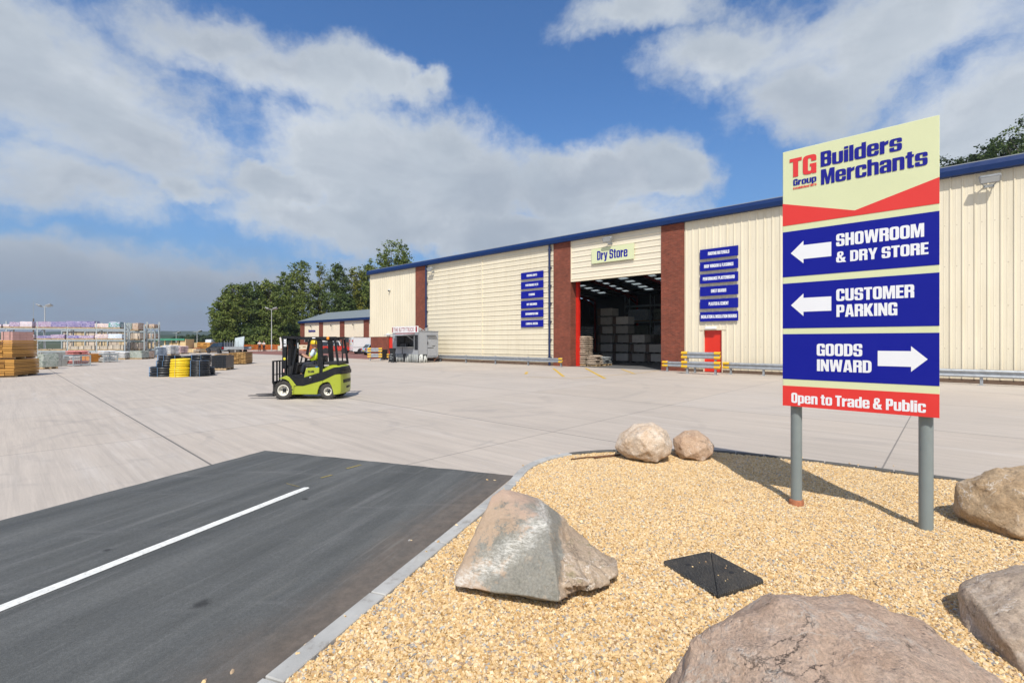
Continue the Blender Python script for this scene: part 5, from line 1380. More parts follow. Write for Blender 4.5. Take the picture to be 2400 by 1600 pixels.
p = fk(1172,762,.1); mb = MB(); mb.lathe([(.001,-.05),(.045,-.04),(.05,.02),(.001,.03)], 10, M=Matrix.Translation((p.x,.08,p.z))); mb.build('blue_cap', pm('cap_blue', (.05,.16,.42), .4), fl, smooth=50)

# ---------------------------------------------------------------- driver
HV = pm('hivis_yellow', (.66,.80,.02), .6, var=.10, vs=9, bump=.2, bs=25)
HVS = pm('reflective_grey', (.42,.44,.40), .4, var=.1)
BLUES = pm('pale_blue_shirt', (.56,.66,.78), .75, var=.08, vs=12, bump=.2, bs=30)
NAVT = pm('navy_trousers', (.018,.022,.035), .8, var=.2, vs=10)
WSH = pm('white_shirt', (.74,.73,.72), .75, var=.05, vs=9)
DTR = pm('dark_trousers', (.022,.022,.027), .8, var=.2, vs=9)
HATY = pm('hat_yellow', (.72,.52,.02), .35, var=.05)
J = {'pelvis': fk(1105,668,.55), 'chest': fk(1125,440,.55), 'neck': fk(1133,335,.55), 'head': fk(1122,268,.55),
     'lshoulder': fk(1100,385,.36), 'lelbow': fk(1022,560,.30), 'lwrist': fk(918,532,.40), 'rshoulder': fk(1105,385,.74), 'relbow': fk(1020,540,.80), 'rwrist': fk(905,500,.68),
     'lhip': fk(1070,690,.45), 'lknee': fk(885,700,.40), 'lankle': fk(828,925,.40), 'ltoe': fk(770,955,.40),
     'rhip': fk(1070,690,.65), 'rknee': fk(885,700,.68), 'rankle': fk(800,905,.68), 'rtoe': fk(745,930,.68)}
for k in ('pelvis','lhip','rhip'): J[k].z -= .0
hd_ = {'l': (V(-.9,.25,.25), V(0,-.5,1), V(-.2,.9,-.1), 1.0), 'r': (V(-.9,-.25,.25), V(0,.5,1), V(-.2,-.9,-.1), 1.0)}
def vest(p, nd):
    pts = {'a': (J['pelvis']+V(0,0,.03), (.20,.155)), 'b': (J['pelvis'].lerp(J['chest'], .45), (.20,.155)), 'c': (J['chest'], (.222,.17)), 'd': (J['chest'].lerp(J['neck'], .7), (.15,.13)),
           'l': (J['lshoulder'].lerp(J['chest'], .3), .108), 'r': (J['rshoulder'].lerp(J['chest'], .3), .108)}
    skin('hivis_vest', pts, [('a','b'),('b','c'),('c','d'),('c','l'),('c','r')], HV, p, 'a')
    q_ = J['pelvis'].lerp(J['chest'], .50)
    skin('reflective_band', {'a': (q_-V(0,0,.022), (.214,.168)), 'b': (q_+V(0,0,.022), (.214,.168))}, [('a','b')], HVS, p, 'a')
figure('forklift driver seated at the wheel in yellow hard hat and yellow safety vest', J, hd_, (-1,0,0), (FKX, FKY, 0), 0, {'shirt': BLUES, 'trousers': NAVT}, vest, hat=HATY)

# ---------------------------------------------------------------- two people by the lamp post, arms folded
def stander(label, px, foot, rz, lean=0.0, s=1.0):
    J = {'pelvis': V(0,0,.95), 'chest': V(0,.01,1.28), 'neck': V(0,.01,1.47), 'head': V(0,-.01,1.64),
         'lshoulder': V(.19,0,1.42), 'lelbow': V(.27,-.06,1.13), 'lwrist': V(.03,-.22,1.17), 'rshoulder': V(-.19,0,1.42), 'relbow': V(-.27,-.06,1.12), 'rwrist': V(-.02,-.20,1.22),
         'lhip': V(.09,0,.90), 'lknee': V(.10+lean,-.03,.50), 'lankle': V(.11+lean,.02,.09), 'ltoe': V(.13+lean,-.13,.04),
         'rhip': V(-.09,0,.90), 'rknee': V(-.10,-.02,.50), 'rankle': V(-.11,.02,.09), 'rtoe': V(-.14,-.13,.04)}
    h = {'l': (V(-1,.1,.1), V(0,-.2,1), V(0,1,.1), .5), 'r': (V(1,.1,-.1), V(0,-.2,1), V(0,1,.1), .5)}
    g = G(px, foot); p = figure(label, J, h, (0,-1,0), (g.x, g.y, 0), rz, {'shirt': WSH, 'trousers': DTR}, group='two people by the lamp post'); p.scale = (s,)*3
    return p
stander('person in white shirt, arms folded, standing farther from the lamp post', 608.5, 823, R(12), s=1.13)
stander('person in white shirt with feet apart, standing next to the lamp post', 618.5, 822.6, R(-8), .05, s=1.08)
# ================================================================ yard stock
def wrapmat(name, cols, sc=5.0, seed=0.0, gloss=.25):
    m, t, b = newmat(name); co = objco(t)
    r = t.new('ShaderNodeObjectInfo').outputs['Random']
    ofs = t.new('ShaderNodeVectorMath', operation='MULTIPLY_ADD'); cbn = t.new('ShaderNodeCombineXYZ')
    for i in range(3): t.put(cbn.inputs[i], r)
    t.put(ofs.inputs[0], cbn.outputs[0]); ofs.inputs[1].default_value = (19, 7, 13); t.put(ofs.inputs[2], co)
    n = t.noise(t.mapped(ofs.outputs[0], (1, 1.2, 3.0), rot=(0,.5,0)), sc*.55, 5, .7, 2.0); n = t.math('ADD', t.math('MULTIPLY', t.math('SUBTRACT', n, .5), 1.7), .5)
    c = t.ramp(n, cols, 'CONSTANT' if False else 'LINEAR')
    t.put(b.inputs['Base Color'], c); b.inputs['Roughness'].default_value = gloss
    t.put(b.inputs['Normal'], t.bump(t.noise(ofs.outputs[0], 9, 4, .6, 1.5), .5, .06))
    return m
WP = [wrapmat('violet_wrap', [(.18,(.035,.03,.15)),(.42,(.09,.07,.28)),(.52,(.70,.68,.80)),(.56,(.14,.09,.30)),(.68,(.16,.10,.26)),(.76,(.66,.62,.72))]),
      wrapmat('lilac_wrap', [(.18,(.08,.05,.15)),(.42,(.26,.15,.30)),(.52,(.80,.76,.80)),(.57,(.12,.08,.26)),(.66,(.40,.22,.34)),(.76,(.70,.62,.68))]),
      wrapmat('white_wrap', [(.20,(.20,.15,.28)),(.42,(.66,.60,.66)),(.53,(.82,.80,.80)),(.60,(.42,.18,.26)),(.70,(.80,.76,.76))]),
      wrapmat('green_violet_wrap', [(.34,(.05,.28,.20)),(.48,(.12,.36,.30)),(.54,(.55,.50,.74)),(.66,(.75,.72,.80))]),
      wrapmat('pink_cream_wrap', [(.32,(.42,.26,.32)),(.46,(.72,.60,.50)),(.55,(.80,.76,.70)),(.66,(.45,.30,.48))]),
      wrapmat('brown_clear_wrap', [(.32,(.34,.19,.11)),(.46,(.50,.32,.20)),(.55,(.74,.68,.62)),(.66,(.42,.28,.18))]),
      wrapmat('grey_green_wrap', [(.32,(.16,.20,.17)),(.46,(.30,.35,.31)),(.56,(.48,.50,.46)),(.68,(.24,.28,.25))]),
      wrapmat('blue_white_wrap', [(.32,(.30,.44,.60)),(.44,(.68,.74,.80)),(.58,(.78,.79,.82)),(.68,(.42,.56,.70))])]
WOOD = pm('pallet_wood', (.42,.30,.17), .8, var=.2, vs=6, island=.25)
def woodmat(name, col, isl=.28):
    m, t, b = newmat(name); co = objco(t)
    g = t.noise(t.mapped(co, (1.0, 9, 14)), 3, 5, .7)
    c = t.mix(g, tuple(x*.78 for x in col), tuple(min(1, x*1.18) for x in col))
    r = t.new('ShaderNodeNewGeometry').outputs['Random Per Island']
    c = t.mix(1.0, c, t.ramp(r, [(0, (1-isl, 1-isl*1.15, 1-isl*1.4)), (.5, (1,1,1)), (1, (1+isl*.6,)*3)]), 'MULTIPLY')
    t.put(b.inputs['Base Color'], c); b.inputs['Roughness'].default_value = .75
    return m
TAN = woodmat('treated_timber', (.44,.225,.05), .6); TAND = woodmat('brown_timber', (.32,.19,.065), .5); PALE = woodmat('pale_timber', (.62,.46,.25), .2)
BLOCKG = pm('grey_block', (.30,.31,.30), .9, var=.1, vs=4, island=.12); BLOCKP = pm('pink_block', (.46,.27,.24), .9, var=.1, vs=4, island=.08); CREAMB = pm('cream_board', (.62,.52,.42), .8, var=.06, obj=.12); TANB = pm('tan_board', (.58,.45,.28), .8, var=.07, obj=.12)
CRATEO = pm('orange_crate', (.52,.20,.025), .6, var=.12, vs=3); STONE = pm('pale_slab', (.52,.46,.38), .85, var=.1, island=.14)
def pallet(mb, sx, sy, z=0.0):
    for k in range(5): mb.cbox((-sx/2+.05+(sx-.1)*k/4, 0, z+.125), .09, sy, .022)
    for y in (-sy/2+.05, 0, sy/2-.05): mb.cbox((0, y, z+.075), sx, .09, .078)
    for k in (0, 2, 4): mb.cbox((-sx/2+.05+(sx-.1)*k/4, 0, z+.02), .09, sy, .022)
def lumpy(mb, x0, x1, y0, y1, z0, z1, amp, seed, n=5):
    """wrapped load: a bulging box"""
    nx, ny, nz = n, max(3, n-1), max(3, n-2)
    ids = {}; vs = []; fs = []
    def vid(i, j, k):
        if (i, j, k) not in ids:
            p = Vector((x0+(x1-x0)*i/nx, y0+(y1-y0)*j/ny, z0+(z1-z0)*k/nz))
            c_ = Vector(((x0+x1)/2, (y0+y1)/2, (z0+z1)/2)); d = p-c_
            e = sum(1 for a, b_ in ((i, nx), (j, ny), (k, nz)) if a in (0, b_))
            p = c_+d*(1-.025*(e-1))
            nn = noise.noise_vector(p*2.3+Vector((seed*3.1, seed, 0)))
            p += nn*amp*(1 if k else .2)
            ids[(i, j, k)] = len(vs); vs.append(tuple(p))
        return ids[(i, j, k)]
    for i in range(nx):
        for j in range(ny):
            fs.append((vid(i,j,nz),vid(i+1,j,nz),vid(i+1,j+1,nz),vid(i,j+1,nz))); fs.append((vid(i,j,0),vid(i,j+1,0),vid(i+1,j+1,0),vid(i+1,j,0)))
    for i in range(nx):
        for k in range(nz):
            fs.append((vid(i,0,k),vid(i+1,0,k),vid(i+1,0,k+1),vid(i,0,k+1))); fs.append((vid(i,ny,k),vid(i,ny,k+1),vid(i+1,ny,k+1),vid(i+1,ny,k)))
    for j in range(ny):
        for k in range(nz):
            fs.append((vid(0,j,k),vid(0,j,k+1),vid(0,j+1,k+1),vid(0,j+1,k))); fs.append((vid(nx,j,k),vid(nx,j+1,k),vid(nx,j+1,k+1),vid(nx,j,k+1)))
    mb.add(vs, fs)
seedc = [0]
def wrapped(name, label, cat, c, sx, sy, h, mat, rz=0, group=None, load='wrapped_load', amp=.05):
    seedc[0] += 1
    o = thing(name, label, cat, c, rz, group)
    mb = MB(); pallet(mb, sx, sy); mb.build('pallet', WOOD, o)
    mb = MB(); lumpy(mb, -sx/2, sx/2, -sy/2, sy/2, .137, h, amp, seedc[0]); mb.build(load, mat, o, smooth=60)
    return o
def blocks(name, label, cat, c, sx, sy, h, mat, nx, ny, nz, rz=0, group=None, load='load', gap=.012, with_pallet=True):
    """banded pack: a grid of boxes"""
    o = thing(name, label, cat, c, rz, group); z0 = 0.0
    if with_pallet: mb = MB(); pallet(mb, sx, sy); mb.build('pallet', WOOD, o); z0 = .137
    mb = MB(); rnd = random.Random(len(label))
    for k in range(nz):
        for i in range(nx):
            for j in range(ny):
                if 0 < i < nx-1 and 0 < j < ny-1 and k < nz-1: continue
                a, c_ = sx/nx, sy/ny; hz = (h-z0)/nz; jx, jy = rnd.uniform(-gap, gap)*.6, rnd.uniform(-gap, gap)*.6
                mb.box(-sx/2+i*a+gap/2+jx*(nx < 3), -sx/2+(i+1)*a-gap/2, -sy/2+j*c_+gap/2+jy, -sy/2+(j+1)*c_-gap/2+jy, z0+k*hz+gap/3, z0+(k+1)*hz-gap/3)
    mb.build(load, mat, o)
    mb = MB()
    for f in (-.28, .28): mb.box(sx*f-.02, sx*f+.02, -sy/2-.008, sy/2+.008, z0, h+.006)
    mb.build('strap', BLACK, o)
    return o
SAGE = pm('rack_galvanised', (.42,.47,.49), .45, metal=.35, var=.1)
def rack(label, P0, P1, nb, levels, top, depth=1.05, group='pallet racks in the yard', bw=.13):
    dv = P1-P0; L_ = dv.length; o = thing('pallet_rack', label, 'rack', P0, math.atan2(dv.y, dv.x), group)
    for i in range(nb+1):
        x_ = L_*i/nb; mb = MB()
        for y in (0, depth): mb.box(x_-.05, x_+.05, y-.04, y+.04, 0, top)
        k = .3
        while k < top-.7: mb.bar((x_, 0, k), (x_, depth, k+.6), .03, .04); mb.bar((x_, depth, k+.6), (x_, 0, k+1.1), .03, .04); k += 1.1
        mb.build('upright_frame', SAGE, o)
    for z in levels:
        for i in range(nb):
            for y in (-.045, depth+.045):
                MB().box(L_*i/nb+.052, L_*(i+1)/nb-.052, y-.025, y+.025, z-bw, z).build('beam', SAGE, o)
    return o
RP0, RP1 = Vector(((15-CX)/F0*46, 46, 0)), Vector(((292.5-CX)/F0*49, 49, 0))
rd = (RP1-RP0)/4
LV = (.88, 1.97, 3.10)
rack('long galvanised pallet rack with five bays, three beam levels and plastic wrapped packs', RP0-rd, RP1, 5, LV, 3.78)
def rackP(px, back=.5):
    t = (px-CX)/F0; d_ = rd.normalized(); n_ = Vector((-d_.y, d_.x, 0)); P = RP0+n_*back
    k = (t*P.y-P.x)/(d_.x-t*d_.y); return P+d_*k
rrz = math.atan2(rd.y, rd.x)
WN = ['violet','lilac','white','green topped violet','pink and cream','brown clear','grey green','blue and white']
def ordn(i): return ['first','second','third','fourth','fifth','sixth'][i]
def bay_of(px): return 0 if px < 15 else 1 if px < 89 else 2 if px < 159 else 3 if px < 227 else 4
def onrack(lv, x0, x1, ytop, kind, nm='wrapped_pack'):
    xm = (x0+x1)/2; P = rackP(xm, .45); sx_ = (x1-x0)/F0*P.y*.93; z0 = LV[lv]; h = CAMZ+(CY-ytop)/F0*P.y-z0
    bay = bay_of(xm); key = (lv, bay); slot[key] = slot.get(key, 0)+1
    where = f"{['lowest','middle','top'][lv]} shelf of the long rack, {ordn(bay)} bay, {ordn(slot[key]-1)} in it"
    c_ = (P.x, P.y, z0)
    if isinstance(kind, int): wrapped(nm, f"{WN[kind]} wrapped pack, {where}", 'pack', c_, sx_, 1.0, max(h, .22), WP[kind], rrz, 'packs on the long rack')
    else: blocks('slab_pack', f"pale stone slabs, {where}", 'slabs', c_, sx_, .95, max(h, .2), STONE, 6, 1, 3, rrz, 'slab packs on the long rack', 'slab')
slot = {}
for a in [(2,-34,-8,757,1),(2,-6,9,760,2),(2,17,29,760,2),(2,32,52.5,755,1),(2,55.5,80.5,753.5,2),(2,93,124,754,1),(2,128,159.5,754,0),(2,163.5,193,753,0),(2,197,226,753,0),(2,229,258,758.5,4),(2,260.5,284.5,754.5,3),
          (1,-40,-12,783,1),(1,53,84,784,2),(1,95.5,126,786.5,0),(1,127.5,156,784,1),(1,163,191.5,786,0),(1,194,223.5,786,1),(1,229.5,257,783,4),(1,259.5,289.5,782.5,7),
          (0,94,122,817,'s'),(0,124,158,817,'s'),(0,165.5,194.5,811,'s'),(0,197.5,225,810,'s'),(0,234,262.5,810.5,'s'),(0,265,292,808,'s')]: onrack(*a)
# second rack line behind, holding tan board packs
nb_ = Vector((-rd.y, rd.x, 0)).normalized()
Q0, Q1 = RP0+nb_*4.6+rd*.9, RP0+nb_*4.6+rd*4.3
rack('second pallet rack standing behind the long one, holding tan board packs', Q0, Q1, 4, (.95, 2.1, 3.0), 3.3)
q_ = (Q1-Q0)/4
for lv, z0 in enumerate((.95, 2.1)):
    for bay in range(3):
        for k in range(2):
            P = Q0+q_*(bay+.28+.45*k)+nb_*.5
            blocks('board_pack', f"{'cream' if k == 0 else 'tan'} board pack on {['lower','upper'][lv]} shelf of the rear rack, {ordn(bay)} bay", 'pack', (P.x, P.y, z0), .95, .9, .80, CREAMB if k == 0 else TANB, 1, 1, 2 if lv == 0 else 1, rrz, 'board packs on the rear rack', 'board', .01)
# two short racks in line beyond
for (p0, p1, Y, lv, top, lab) in ((299.5,338,51,(.85,1.95,2.95),3.65,'short single bay rack next to the long rack, cream packs on it'), (343.5,372,55,(.95,2.1,3.35),4.1,'short end rack beside the stacked sacks, brown wrapped packs on it')):
    A, B = D(p0, 800, Y), D(p1, 800, Y+.6); A.z = B.z = 0; rack(lab, A, B, 1, lv, top)
def at(px0, px1, Y, ytop, z0=0.0):
    c_ = D((px0+px1)/2, 800, Y); return (c_.x, c_.y, z0), (px1-px0)/F0*Y, CAMZ+(CY-ytop)/F0*Y-z0
c_, sx_, h = at(304,316,51.6,757,2.95); wrapped('wrapped_pack', 'narrow clear wrapped pack on top of the short single bay rack', 'pack', c_, sx_, .9, h, WP[6], 0, 'packs on the short racks')
c_, sx_, h = at(317,331,51.6,757,2.95); wrapped('wrapped_pack', 'brown and white wrapped pack on top of the short single bay rack', 'pack', c_, sx_, .9, h, WP[5], 0, 'packs on the short racks')
for (lv, y1, nm) in ((1.95,780.5,'middle'), (.85,802,'lower')):
    for k, (a, e) in enumerate(((305,316.5), (318,334.5))):
        c_, sx_, h = at(a, e, 51.6, y1, lv); blocks('board_pack', f"{['narrow','wide'][k]} cream pack on the {nm} shelf of the short single bay rack", 'pack', c_, sx_, .9, h, CREAMB, 1, 1, 1, 0, 'cream packs on the short rack', 'board')
c_, sx_, h = at(346,368,55.7,760,3.35); wrapped('wrapped_pack', 'brown clear wrapped pack on top of the end rack', 'pack', c_, sx_, .9, h, WP[5], 0, 'packs on the short racks')
c_, sx_, h = at(345,366,55.7,781,2.1); wrapped('wrapped_pack', 'brown clear wrapped pack on the middle shelf of the end rack', 'pack', c_, sx_, .9, h, WP[5], 0, 'packs on the short racks')
c_, sx_, h = at(346.5,368,55.7,801,.95); blocks('board_pack', 'tan carton pack with white paper on the lower shelf of the end rack', 'pack', c_, sx_, .9, h, TANB, 1, 1, 1, 0, None, 'board')
# floor row in front of the racks
def ground_at(px0, px1, ybase, ytop):
    Y = F0*CAMZ/(ybase-CY); return at(px0, px1, Y, ytop)
c_, sx_, h = ground_at(96,130,859,842); c_ = (c_[0], c_[1]+.5, 0); blocks('block_pack', 'grey concrete block pack on the ground beside the metal stillage', 'blocks', c_, sx_, 1.0, h, BLOCKG, 4, 3, 1, R(-24), 'concrete block packs', 'block', with_pallet=False)
c_, sx_, h = ground_at(90,108,850,825.5); c_ = (c_[0], c_[1]+.5, 0); blocks('block_pack', 'tall grey brown block pack behind, next to the timber stack', 'blocks', c_, sx_, 1.0, h, BLOCKG, 2, 2, 4, R(-24), 'concrete block packs', 'block', with_pallet=False)
c_, sx_, h = ground_at(113,138,849,825.5); c_ = (c_[0], c_[1]+.5, 0); blocks('block_pack', 'tall pale grey block pack behind the low one', 'blocks', c_, sx_, 1.0, h, BLOCKG, 3, 2, 4, R(-24), 'concrete block packs', 'block', with_pallet=False)
RUBB = pm('bag_pink_red', (.52,.20,.18), .5, var=.35, vs=7, island=.4); BAGW = pm('bag_white', (.70,.70,.70), .5, var=.14, vs=9, island=.14); BAGT = pm('bag_tan', (.42,.34,.26), .6, var=.35, vs=8, island=.25); BAGP = pm('bag_pink_white', (.66,.50,.50), .5, var=.18, vs=8, island=.2); BAGB = pm('bag_blue_white', (.56,.64,.72), .45, var=.22, vs=6, island=.22); BAGG = pm('bag_grey', (.26,.28,.29), .5, var=.2, vs=8, island=.2)
def sackbm(mb, cx, cy, cz, sx, sy, sz, seed):
    n, m_ = 6, 4; vs = []; fs = []
    for top in (1, -1):
        for i in range(n+1):
            for j in range(m_+1):
                u, v = i/n*2-1, j/m_*2-1
                e = (1-abs(u)**4)*(1-abs(v)**4)
                z = cz+top*sz/2*(.25+.75*e)*(1 if top < 0 else 1+.12*noise.noise(Vector((u*2+seed, v*2, seed*1.7))))
                vs.append((cx+u*sx/2*(1-.04*abs(v)**3), cy+v*sy/2*(1-.05*abs(u)**3), z))
    K = (n+1)*(m_+1); g = lambda i, j: i*(m_+1)+j
    for i in range(n):
        for j in range(m_):
            fs.append((g(i,j), g(i+1,j), g(i+1,j+1), g(i,j+1))); fs.append((K+g(i,j), K+g(i,j+1), K+g(i+1,j+1), K+g(i+1,j)))
    for i in range(n): fs += [(K+g(i,0), K+g(i+1,0), g(i+1,0), g(i,0)), (g(i,m_), g(i+1,m_), K+g(i+1,m_), K+g(i,m_))]
    for j in range(m_): fs += [(g(0,j), g(0,j+1), K+g(0,j+1), K+g(0,j)), (K+g(n,j), K+g(n,j+1), g(n,j+1), g(n,j))]
    mb.add(vs, fs)
def sacks(label, c_, nx, ny, nz, sx, sy, sz, mat, rz=0, group='pallets of sacks', jit=.03, pal=True):
    o = thing('sack_pallet', label, 'sacks', c_, rz, group); rnd = random.Random(len(label)*7+nz)
    if pal: mb = MB(); pallet(mb, nx*sx, ny*sy); mb.build('pallet', WOOD, o)
    for k in range(nz):
        for i in range(nx):
            for j in range(ny):
                if 0 < i < nx-1 and 0 < j < ny-1 and k < nz-1: continue
                mb = MB(); sackbm(mb, (i-(nx-1)/2)*sx+rnd.uniform(-jit,jit), (j-(ny-1)/2)*sy+rnd.uniform(-jit,jit), (.14 if pal else 0)+sz*(k+.5), sx*1.02, sy*1.02, sz*1.12, rnd.random()*9)
                mb.build('sack', mat, o, smooth=60)
    return o
def stillage(label, px0, px1, ybase, ytop, rz, topmat, lowmat):
    c_, sx_, h = ground_at(px0, px1, ybase, ytop); sx_ *= .82; c_ = (c_[0], c_[1]+.6, 0)
    o = thing('stillage', label, 'stillage', c_, rz, 'metal stillages in the yard'); d_ = 1.0; hp = h*.72; mb = MB()
    for x_ in (-sx_/2, sx_/2):
        for y in (-d_/2, d_/2): mb.cbox((x_, y, hp/2), .07, .07, hp)
    for z in (.12, hp-.05):
        for y in (-d_/2, d_/2): mb.cbox((0, y, z), sx_, .05, .07)
        for x_ in (-sx_/2, sx_/2): mb.cbox((x_, 0, z), .05, d_, .07)
    mb.build('frame', SAGE, o)
    mb = MB(); mb.bar((-sx_/2, -d_/2, .15), (sx_/2, -d_/2, hp-.08), .04, .03)
    for k in range(9): mb.tube([(sx_/2, -d_/2+d_*k/8, .1), (sx_/2, -d_/2+d_*k/8, hp)], .008, 4)
    for k in range(6): mb.tube([(sx_/2, -d_/2, .15+hp*k/6.5), (sx_/2, d_/2, .15+hp*k/6.5)], .008, 4)
    mb.build('mesh_side', SAGE, o)
    MB().box(-sx_/2, sx_/2, -d_/2, d_/2, hp-.03, hp).build('shelf', SAGE, o)
    for nm, z, mt, n in (('top sacks', hp, topmat, 2), ('lower sacks', .16, lowmat, 2)):
        s_o = sacks(f"{nm} heaped in {label.split(',')[0]}", (c_[0], c_[1], z), 2, 2, n, sx_/2*.95, d_/2*.95, (h-hp)/2 if z > .3 else .12, mt, rz, 'sacks in the stillages', .04, False)
stillage('wide metal stillage beside grey blocks, red sacks on it', 139, 188, 858, 822, R(-24), RUBB, RUBB)
stillage('metal stillage beyond the orange crate, white sacks on it', 217, 256, 849, 822, R(-24), BAGW, BAGW)
c_, sx_, h = ground_at(189,216,849.5,829); c_ = (c_[0], c_[1]+.5, 0)
o = thing('orange_crate', 'orange timber crate standing between two metal stillages', 'crate', c_, R(-10))
hx = sx_/2*.95
MB().box(-hx, hx, -.5, .5, .08, h).build('crate_box', CRATEO, o, bevel=.01)
mb = MB()
for x_ in (-hx, 0, hx): mb.box(x_-.05, x_+.05, -.53, -.5, .08, h)
mb.box(-hx, hx, -.535, -.5, h-.09, h+.005); mb.box(-hx, hx, -.52, -.5, .08, .16); mb.build('batten', pm('dark_orange', (.40,.14,.02), .65), o)
mb = MB()
for x_ in (-hx+.08, 0, hx-.08): mb.cbox((x_, 0, .04), .1, 1.0, .08)
mb.build('skid', WOOD, o)
c_, sx_, h = ground_at(259,291,842.5,824); c_ = (c_[0], c_[1]+.6, 0); sacks('pale grey sacks on a pallet under the end of the long rack', c_, 2, 2, 6, sx_/2, .5, (h-.14)/6, BAGW)
c_, sx_, h = ground_at(301,330,842,822); c_ = (c_[0], c_[1]+.6, 0); wrapped('wrapped_pack', 'grey green wrapped pack on the ground under the short single bay rack', 'pack', c_, sx_, 1.0, h, WP[6], 0, 'packs on the ground', amp=.09)
c_, sx_, h = ground_at(328,340,841,823); c_ = (c_[0], c_[1]+.8, 0); wrapped('wrapped_pack', 'narrow brown wrapped pack on the ground beside the grey green one', 'pack', c_, sx_, 1.0, h, WP[5], 0, 'packs on the ground', amp=.07)
c_, sx_, h = ground_at(343,378,836,813); c_ = (c_[0], c_[1]+.6, 0); sacks('blue and white sacks stacked on a pallet before the end rack', c_, 2, 2, 7, sx_/2*.86, .6, (h-.14)/7, BAGB, R(-14))
c_, sx_, h = ground_at(376,408,832.5,809); c_ = (c_[0], c_[1]+.6, 0); sacks('white sacks stacked tallest on a pallet beside the blue ones', c_, 2, 2, 8, sx_/2*.86, .65, (h-.14)/8, BAGW, R(-14))
c_, sx_, h = ground_at(405,430,829.5,811); c_ = (c_[0], c_[1]+.6, 0); sacks('pink and white sacks on a pallet, last of the sack row', c_, 2, 2, 8, sx_/2*.9, .65, (h-.14)/8, BAGP, R(-14))
# timber
def timber(label, c_, L_, W__, h, nx, nz, mat, rz, group='timber packs', ends=None):
    """planed boards laid in courses on bearers; boards run along local y"""
    o = thing('timber_pack', label, 'timber', c_, rz, group); rnd = random.Random(len(label)*3+1); mb = MB(); hz = (h-.09)/nz
    for k in range(nz):
        for i in range(nx):
            a = L_/nx; j0, j1 = rnd.uniform(-.03,.03), rnd.uniform(-.03,.03)
            mb.box(-L_/2+i*a+.007, -L_/2+(i+1)*a-.007, -W__/2+j0, W__/2+j1, .09+k*hz+.008, .09+(k+1)*hz-.008)
    mb.build('board', mat, o)
    mb = MB()
    for f in (-.4, 0, .4): mb.box(-L_/2, L_/2, W__*f-.05, W__*f+.05, 0, .09)
    mb.build('bearer', WOOD, o)
    return o
c0_ = D(35, 800, 23.9); c0_.z = 0
tv = Vector((-.34, .94, 0)); rzt = math.atan2(tv.y, tv.x)-PI/2
fr = Vector((tv.y, -tv.x, 0))
def tpos(z, shift=0.0): p = c0_-fr*1.5+tv*1.0; return (p.x-shift, p.y, z)
hz_ = CAMZ+(CY-841.5)/F0*23.9
o1 = timber('lower of two golden treated timber packs by the racks', tpos(0), 3.0, 2.1, hz_-.02, 8, 10, TAN, rzt)
o2 = timber('upper golden treated timber pack resting on the lower one', tpos(hz_, .10), 3.0, 2.1, CAMZ+(CY-797)/F0*23.9-hz_, 8, 10, TAN, rzt)
PX0 = D(3, 800, 30); PX1 = D(40, 800, 30); c_ = ((PX0.x+PX1.x)/2-.2, 30.7, 0)
blocks('block_pack', 'pink block pack rising behind the golden timber packs', 'blocks', c_, 1.05, 1.1, CAMZ+(CY-777)/F0*30, BLOCKP, 3, 3, 12, R(-14), None, 'block', .008)
c_, sx_, h = ground_at(80,95,866,829); c_ = (c_[0], c_[1]+.7, 0); wrapped('wrapped_pack', 'grey violet wrapped bundle on pallet tucked behind the golden timber', 'pack', c_, .55, .8, h, WP[6], R(-20), 'packs on the ground', amp=.12)
g = G(548, 854); timber('brown timber pack, farther of the two behind black pipe pack', (g.x-.1, g.y+1.2, 0), 1.15, 2.6, .93, 7, 9, TAND, R(18), 'brown timber packs')
g = G(507, 855); timber('brown timber pack with pale ends beside the black pipe pack', (g.x, g.y+1.2, 0), .95, 2.4, .82, 6, 8, TAND, R(18), 'brown timber packs')
# coils of land drain pipe
CB = pm('black_pipe', (.014,.017,.022), .35, var=.2, vs=8); CYL = pm('yellow_pipe', (.78,.55,.015), .38, var=.06, vs=6); STR = pm('blue_strap', (.18,.34,.58), .5, var=.1)
def coil(label, c_, r, h, n, mat, group, straps=3, rot=0.0):
    o = thing('pipe_coil', label, 'pipe coil', c_, rot, group); rnd = random.Random(int(c_[0]*100)); tr_ = h/n/2; mb = MB()
    for k in range(n):
        rr__ = r-tr_+rnd.uniform(-.03,.02)*r
        for q_ in (0, 2.0):
            pts = []
            for a in range(26):
                an = 2*PI*a/26; rad = rr__-q_*tr_+.012*math.sin(an*2+k)
                pts.append((rad*math.cos(an), rad*math.sin(an), tr_+k*2*tr_*.985+.012*math.sin(an+k*1.7)))
            mb.tube(pts, tr_*1.04, 8, closed=True)
    mb.build('pipe', mat, o, smooth=70)
    mb = MB()
    for k in range(straps):
        a = -PI/2+(k-(straps-1)/2)*.95+.1; ri, ro = r-tr_*6.4, r+.006
        pr = [(ri,-.004),(ro,-.004),(ro+.004,h*.5),(ro,h+.004),(ri,h+.004),(ri-.012,h+.004),(ri-.012,-.006),(ri,-.006)]
        for (r0, z0), (r1, z1) in (((ro+.006,h+.004),(ro+.006,0)),):
            mb.bar((r0*math.cos(a), r0*math.sin(a), z0), (r1*math.cos(a), r1*math.sin(a), z1), .03, .008, up=(-math.sin(a), math.cos(a), 0))
    mb.build('strap', STR if mat is CB else pm('pale_strap', (.6,.55,.3), .5), o)
    return o
def cpos(px, Y, z=0.0): p = D(px, 800, Y); return (p.x, Y, z)
GB = 'coils of black pipe'; GY = 'coils of yellow pipe'
coil('lower yellow pipe coil on the ground', cpos(423.5, 24.25), .485, .46, 5, CYL, GY, 1)
coil('upper yellow pipe coil on the lower one', cpos(424, 24.25, .46), .465, .46, 5, CYL, GY, 1)
